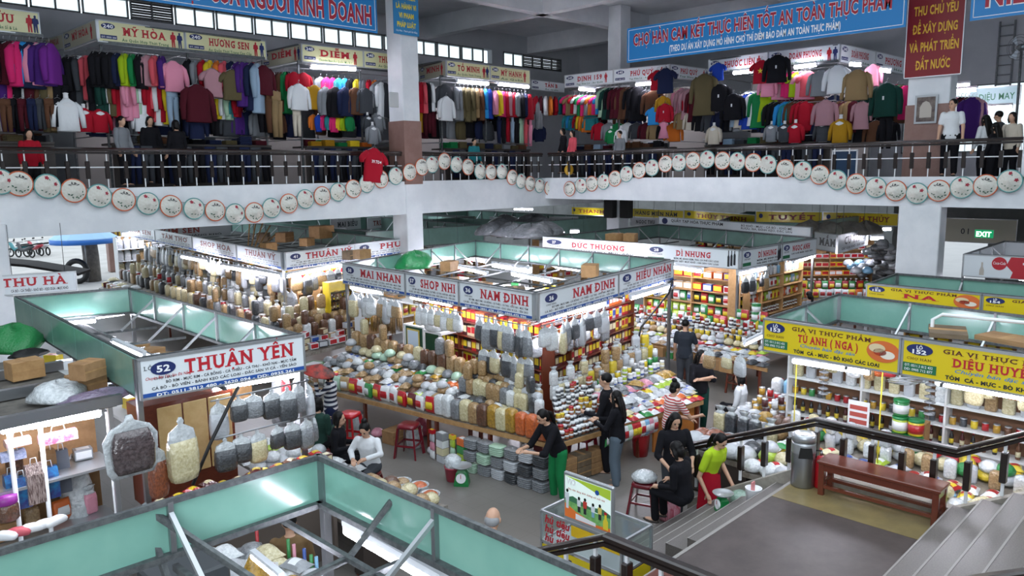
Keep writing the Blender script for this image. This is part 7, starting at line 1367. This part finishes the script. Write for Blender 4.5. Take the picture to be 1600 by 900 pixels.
heap(22, 545, 2.6, .38, .45, .35, M('green_net', '1f7a40', .5, coat=.3, bump=(30, .7)), 'green net bundle on the roof at the left edge', name='net_bundle'); heap(45, 556, 2.58, .25, .16, .1, SCREW, 'black cloth lying on the roof boards at the left edge', name='black_cloth')
heap(155, 622, 2.58, .42, .22, .1, M('purple_film', '7c6f86', .25, coat=.9, bump=(20, .9)), 'purplish crinkled plastic on the roof edge before the cardboard boxes'); heap(90, 622, 2.58, .3, .3, .2, CLEARBAG, 'heap of clear plastic on the left roof, left of the cardboard boxes')
for i in range(2): tag(MB().box(-.5, .5, -.2, .2, 0, .06).build('dark_board', M('dark_plank', '2f2d2b', .7), None, loc=atz(182, 575+i*16, 2.62), rz=-.7), 'dark board leaning beside the sign numbered 52, %s' % ('upper', 'lower')[i], 'board')
sh = thing('metal_shelf', 'white metal shelf of gift bags at the left edge', 'shelf', (.2, 9.6, 0))
for z in (.6, 1.05, 1.75): MB().box(0, 2.75, 0, .6, z-.03, z).build('shelf', ALU, sh)
for x in (0, 1.7, 2.0, 2.7): MB().tube([(x, 0, 0), (x, 0, 2.4)], .025, 8).build('post', W_, sh)
def gift(px0, py0, px1, py1, y, mat, name, label, cat='bag', dep=.14):
    a, b = aty(px0, py1, y), aty(px1, py0, y); w, h = b.x-a.x, b.z-a.z
    m = MB(); m.loft([[(x0, -dep/2*d, z), (x1, -dep/2*d, z), (x1, dep/2*d, z), (x0, dep/2*d, z)] for x0, x1, d, z in ((0, w, 1, 0), (0, w, 1, h*.75), (0, w, .5, h))], smooth=False)
    o = m.build(name, mat, None, loc=(a.x, y, a.z)); tag(o, label, cat)
    m2 = MB(); m2.tube([(w*.3, -.03, h), (w*.35, -.03, h+.08), (w*.65, -.03, h+.08), (w*.7, -.03, h)], .006, 5); m2.build('handle', W_, o); return o
GB = M('blue_gift_print', '1c6f9e', .3, two='2a2f6e', scale=9, coat=.4)
gift(10, 738, 24, 790, 9.75, GB, 'gift_bag', 'blue printed gift bag, leftmost on the left edge shelf'); gift(24, 742, 44, 795, 9.7, GB, 'gift_bag', 'blue printed gift bag, second on the left edge shelf'); gift(66, 726, 88, 780, 9.75, GB, 'gift_bag', 'blue printed gift bag right of the brown striped bag')
gift(44, 722, 65, 788, 9.65, M('brown_stripe_film', '55403c', .2, two='b7a49c', scale=12, coat=.9, bump=(20, .8), stretch=(8, 8, 1)), 'wrapped_bag', 'brown and white wrapped bag between the blue gift bags'); gift(90, 700, 104, 770, 9.95, M('slate_bag', '5a5f68', .5), 'grey_bag', 'slate grey bag at the back of the left edge shelf')
gift(62, 668, 118, 696, 9.7, M('floral_print', 'c9d6de', .4, two='c85a78', scale=10, coat=.5), 'floral_pack', 'floral printed pack under the long tube at the left edge'); gift(8, 680, 46, 700, 9.7, M('pale_pink_film', 'cfb2b4', .3, coat=.7, bump=(20, .5)), 'pink_pack', 'pale pink wrapped pack at the left edge')
gift(0, 700, 38, 722, 9.75, M('check_cloth', '8f9cc0', .8, two='b9c1d6', scale=40), 'folded_cloth', 'blue checked folded cloth at the left edge', 'cloth'); gift(64, 700, 84, 728, 9.95, CARD, 'brown_pack', 'brown paper pack above the blue gift bags')
heap(122, 812, .95, .2, .2, .75, CLEARBAG, 'tall white translucent bag beside the white shelf posts', 'bag', 'tall_bag'); heap(106, 822, .62, .24, .22, .4, M('green_sack', '1f7a3c', .55, coat=.2, bump=(40, .4)), 'green sack below the blue gift bags', 'sack', 'green_sack')
jr = thing('storage_jar', 'jar of nuts with purple lid at the left edge', 'jar', aty(12, 812, 9.6)); MB().lathe([(.1, 0), (.12, .02), (.12, .16), (.1, .2)], seg=18).build('body', fl_('brown'), jr); MB().lathe([(.11, .19), (.115, .2), (.115, .28), (.02, .29)], seg=18).build('lid', M('magenta_lid', '8a2a8a', .4), jr)
for i in range(5): p = aty(8+20*i, 842-6*i, 9.4); sm = MB(); sm.loft([rr(.05, .12, 0), rr(.055, .13, .03), rr(.05, .11, .06), rr(.03, .05, .085)]); tag(sm.build('slipper', W_ if i != 1 else M('coral_slipper', 'c25560', .5), None, loc=p, rz=.8+.3*i), '%s slipper on the lowest left edge shelf, %s from the left' % ('coral' if i == 1 else 'white', nth(i)), 'shoe')
tag(MB().box(-.5, 2.6, 9.2, 9.6, aty(50, 850, 9.4).z-.1, aty(50, 850, 9.4).z-.05).build('low_shelf', ALU), 'low shelf under the slippers at the left edge', 'shelf')
tag(MB().box(.2, 3.0, 10.45, 10.49, 0, 2.4).build('partition_board', CARD, None), 'brown board partition behind the left edge shelf', 'board')
for z, n, keys in ((1.76, 7, ('carton', 'block_bag', 'clear_packet')), (1.06, 8, ('cardboard_box', 'block_bag', 'snack_pack', 'standing_bag')), (.61, 8, ('block_bag', 'carton', 'round_bag'))):
    for i in range(n): k = keys[i % len(keys)]; item(k, ('brown', 'dark')[i % 2] if k == 'cardboard_box' else ('silver', 'tan', 'blue', 'grey', 'orange', 'brown', 'white', 'pink')[(i*3+int(z*10)) % 8], (.4+2.5*(i+.5)/n, 10.05, z), R_.uniform(-.3, .3), 1.0, 'at the back of the left edge shelf', '%s level, %s along' % ({1.76: 'top', 1.06: 'middle', .61: 'lowest'}[z], nth(i)))
# ---------------- long stall row under the left gallery
WQ = ((10.1, 33, .75), (8.7, 16.9, .75), (10.25, 18.3, 1.35), (11.75, 33, 1.35)); SQ = ((8.8, 16.6, .75), (13.6, 17.3, .75), (14.1, 19.1, 1.35), (10.3, 18.25, 1.35))
counter(*WQ, 'long sloping counter of the left stall row', GOODSBASE); counter(*SQ, 'sloping counter at the corner of the left stall row', GOODSBASE)
spread('on the long counter of the left row', *WQ, [('carton', 'dark red,tan,brown,maroon,white,yellow', 26, 1.5), ('clear_packet', 'tan,brown,white,grey,cream', 26, 1.7), ('block_bag', 'tan,brown,cream,grey,dark grey', 26, 1.4), ('tin', 'yellow,red,brown,white', 26, 1.6), ('standing_bag', 'cream,tan,grey,white', 26, 1.4)], pile=.2)
spread('on the corner counter of the left row', *SQ, [('carton', 'brown,tan,dark grey,maroon,white', 16, 1.2), ('carton', 'tan,brown,grey,white,silver', 16, 1.2), ('block_bag', 'tan,tan,brown,white', 16, 1.25), ('block_bag', 'tan,brown,tan,cream', 15, 1.3), ('block_bag', 'tan,tan,brown,cream', 14, 1.35), ('block_bag', 'tan,mustard,brown', 13, 1.4)], pile=.3)
hang_row('under the long left row signs', (11.6, 32), (10.4, 18.9), 2.5, 'white,grey,cream,tan,dark grey,silver,tan', 34, 1.35)
hang_row('in the lower row under the long left row signs', (11.9, 32), (10.7, 18.9), 2.0, 'cream,tan,grey,dark grey,white', 30, 1.35)
hang_row('at the corner of the left row', (10.5, 18.6), (14.2, 19.3), 2.5, 'grey,dark grey,white,cream,tan', 13, 1.2)
shelf_unit((12.8, 32), (11.4, 19.4), .35, [1.0, 1.4, 1.8, 2.2], 2.5, 'shelf wall inside the long left row', PALEWOOD); shelf_rows('inside the long left row', (12.8, 32), (11.4, 19.4), .35, [(1.4, 'carton', 'tan,yellow,white,orange', 24, 1.4), (1.8, 'standing_bag', 'white,cream,silver', 24, 1.3), (2.2, 'carton', 'white,cream,yellow', 24, 1.4)])
shelf_unit((11.0, 19.3), (14.3, 19.95), .35, [1.0, 1.4, 1.8, 2.2], 2.5, 'shelf wall at the corner of the left row', PALEWOOD); shelf_rows('at the corner shelves of the left row', (11.0, 19.3), (14.3, 19.95), .35, [(1.0, 'carton', 'red,brown,red,tan', 10, 1.5), (1.4, 'carton', 'red,tan,orange,red', 10, 1.6), (1.8, 'standing_bag', 'white,cream', 12, 1.2), (2.2, 'carton', 'white,yellow', 10, 1.4)])
rk = thing('bottle_rack', 'yellow and black rack of small sauce bottles left of the middle stall', 'rack', (11.15, 17.9, 1.0), .15)
MB().box(-.02, 1.0, .0, .25, 0, .05).box(-.02, .03, 0, .25, 0, 1.25).box(.95, 1.0, 0, .25, 0, 1.25).box(0, 1, .22, .25, 0, 1.25).box(0, 1, 0, .25, 1.2, 1.25).build('frame', pk('yellow'), rk)
for k in range(5): MB().box(.03, .95, .02, .22, .22*k+.04, .22*k+.06).build('shelf', SCREW, rk)
for k in range(4):
    for i in range(7): item('bottle', ('maroon', 'black', 'brown')[(i+k) % 3], (11.22+.125*i, 18.0+.02*i, 1.065+.22*k), 0, .66, 'in the yellow and black rack', '%s tier, %s along' % (nth(k), nth(i)))
item('carton', 'green', (7.85, 13.9, .35), 1.5, 2.4, 'standing before the far left counter', 'large'); item('carton', 'green', (9.5, 16.2, .2), .3, 3.2, 'at the corner of the left row', 'very large')
# clutter on the roofs
for i, (px, py, z, c, s, r) in enumerate(((503, 372, 2.9, 'tan', 2.2, .2), (445, 378, 2.8, 'brown', 1.7, .5), (412, 378, 2.8, 'dark', 1.6, .9), (420, 392, 2.8, 'tan', 1.3, .2), (480, 384, 2.8, 'tan', 1.3, .4), (548, 405, 2.8, 'dark', 1.2, .3), (566, 404, 2.9, 'tan', 1.2, .1), (702, 423, 2.75, 'tan', 1.2, .3), (922, 432, 2.75, 'tan', 1.4, .5), (960, 381, 2.9, 'tan', 1.6, .2), (985, 380, 2.9, 'tan', 1.5, .4))): item('cardboard_box', c, atz(px, py, z), r, s, 'lying on the stall roofs', '%s from the left' % nth(i))
for i in range(6): a = .25*i; tag(MB().box(-.02, .02, 0, .03, 0, 1.4).build('wood_plank', PALEWOOD, None, loc=atz(388, 392, 2.75)+V3(.1*i, 0, 0)), 'plank fanned out on the left stall row, %s of six' % nth(i), 'plank').rotation_euler = (0, .3+a, .7)
for i, (px, py, rx) in enumerate(((775, 366, 1.1), (800, 368, 1.3), (830, 370, 1.2), (850, 366, 1.0), (790, 352, 1.4), (835, 352, 1.2))): heap(px, py, 2.9, rx*.7, .7, .42, GREYPLASTIC, 'grey plastic-wrapped heap on the far stall roof, %s' % nth(i), rot=i)
for i, (px, py, rx) in enumerate(((1265, 362, .9), (1295, 366, 1.1), (1325, 366, 1.3), (1352, 364, 1.0))): heap(px, py, 2.95, rx*.5, .5, .38, M('grey_brown_sheet', '9d978e', .6, bump=(6, .6), two='827c74', scale=3), 'grey sheeted heap above the small stall, %s' % nth(i), rot=i)
heap(648, 418, 2.75, .5, .4, .4, M('green_film', '1c8a4a', .3, coat=.8, bump=(18, .8)), 'bright green plastic bundle on the middle stall roof near the column')
# far stalls
for i, q in enumerate((((15.6, 22.5), (20.4, 21.6), (21.5, 31), (16.5, 31.5)), ((22.5, 21.2), (27, 20.8), (28, 31), (23.5, 31)), ((27.0, 15.5), (28, 12.4), (34, 12.4), (34, 18)), ((21.5, 26), (24, 26), (24, 34), (21.5, 34)))): stall_frame(q, 3.1, 2.5, 'dim far stall under the galleries, %s from the left' % nth(i), mat=GREENGLASS2)
for i, (a, b) in enumerate((((15.9, 22.2), (20.2, 21.4)), ((22.7, 20.9), (26.8, 20.5)), ((27.2, 16.5), (28.0, 12.6)))):
    shelf_unit(a, b, .4, [.8, 1.2, 1.6, 2.0], 2.4, 'far shelf wall under the galleries, %s from the left' % nth(i), PALEWOOD, CARDD)
    for z in (.8, 1.2, 1.6, 2.0): shelf_rows('on the %s far shelf wall' % nth(i), a, b, .4, [(z, R_.choice(['carton', 'snack_pack', 'standing_bag']), 'tan,white,brown,red,cream,grey', 11, 1.5)])
sw = ((11.3, 34.2), (13.9, 34.2)); shelf_unit(*sw, .4, [.6, 1.1, 1.6, 2.1], 2.6, 'bright shelf wall at the far end of the left row', W_)
for z in (.6, 1.1, 1.6, 2.1): shelf_rows('at the far end of the left row', *sw, .4, [(z, 'standing_bag', 'white,cream,tan,silver', 9, 1.6)])
tube_light((11.4, 33.9, 2.75), (13.2, 33.9, 2.75), 'lit tube over the far end of the left row', thick=2)
# ---------------- near green stall, seen from above
counter((2.0, 5.55, 1.35), (3.75, 5.4, 1.35), (3.45, 7.2, 1.35), (2.0, 7.4, 1.35), 'display counter along the near green stall', M('glass_counter_top', 'aeb6b8', .2))
spread('beside the near green stall', (2.0, 5.55, 1.35), (3.75, 5.4, 1.35), (3.45, 7.2, 1.35), (2.0, 7.4, 1.35), [('clear_packet', 'white,silver,grey', 8, 1.2), ('food_packet', 'grey,white,silver', 8, 1.2), ('clear_packet', 'mustard,white,silver', 8, 1.2), ('food_packet', 'white,grey,white', 8, 1.2), ('clear_packet', 'silver,cream,white', 7, 1.2), ('clear_packet', 'grey,white,silver', 7, 1.2)], pile=.4)
for i, c in enumerate(('red', 'green', 'pink', 'blue', 'green', 'sky blue', 'blue')):
    p = atz((402, 451, 460, 476, 487, 495, 517)[i], (845, 860, 868, 875, 885, 888, 892)[i], 1.35); tag(MB().tube([(0, 0, -.35), (0, 0, .12)], .018, 8).build('paper_roll', pk(c), None, loc=p), '%s roll standing in the near green stall, %s from the left' % (c, nth(i)), 'roll')
tag(MB().bbox(-.3, .3, -.25, .25, 0, .5, .02).build('dark_cabinet', M('dark_grey_case', '3c4144', .5), None, loc=(2.4, 6.35, 1.37)), 'dark grey box on the counter by the near green stall', 'box')
cy = MB(); cy.lathe([(.2, 0), (.16, .12), (.08, .3), (.02, .42)], seg=14); tag(cy.build('yellow_cone', fl_('mustard'), None, loc=(2.95, 6.2, 1.4)), 'yellowish cone-shaped bundle inside the near green stall', 'bundle')
# stools under the seated people
for o in [o for o in COL.objects if o.get('category') == 'person' and ' sit' in o['label']+' sit' and ('sitting' in o['label'] or 'sweater' in o['label'])]:
    if 'steps' in o['label']: continue
    stool((o.location.x, o.location.y, o.location.z+.0), .36, REDPLASTIC, 'small stool under the %s' % ' '.join(o['label'].split()[:7]), o.rotation_euler.z, .13)
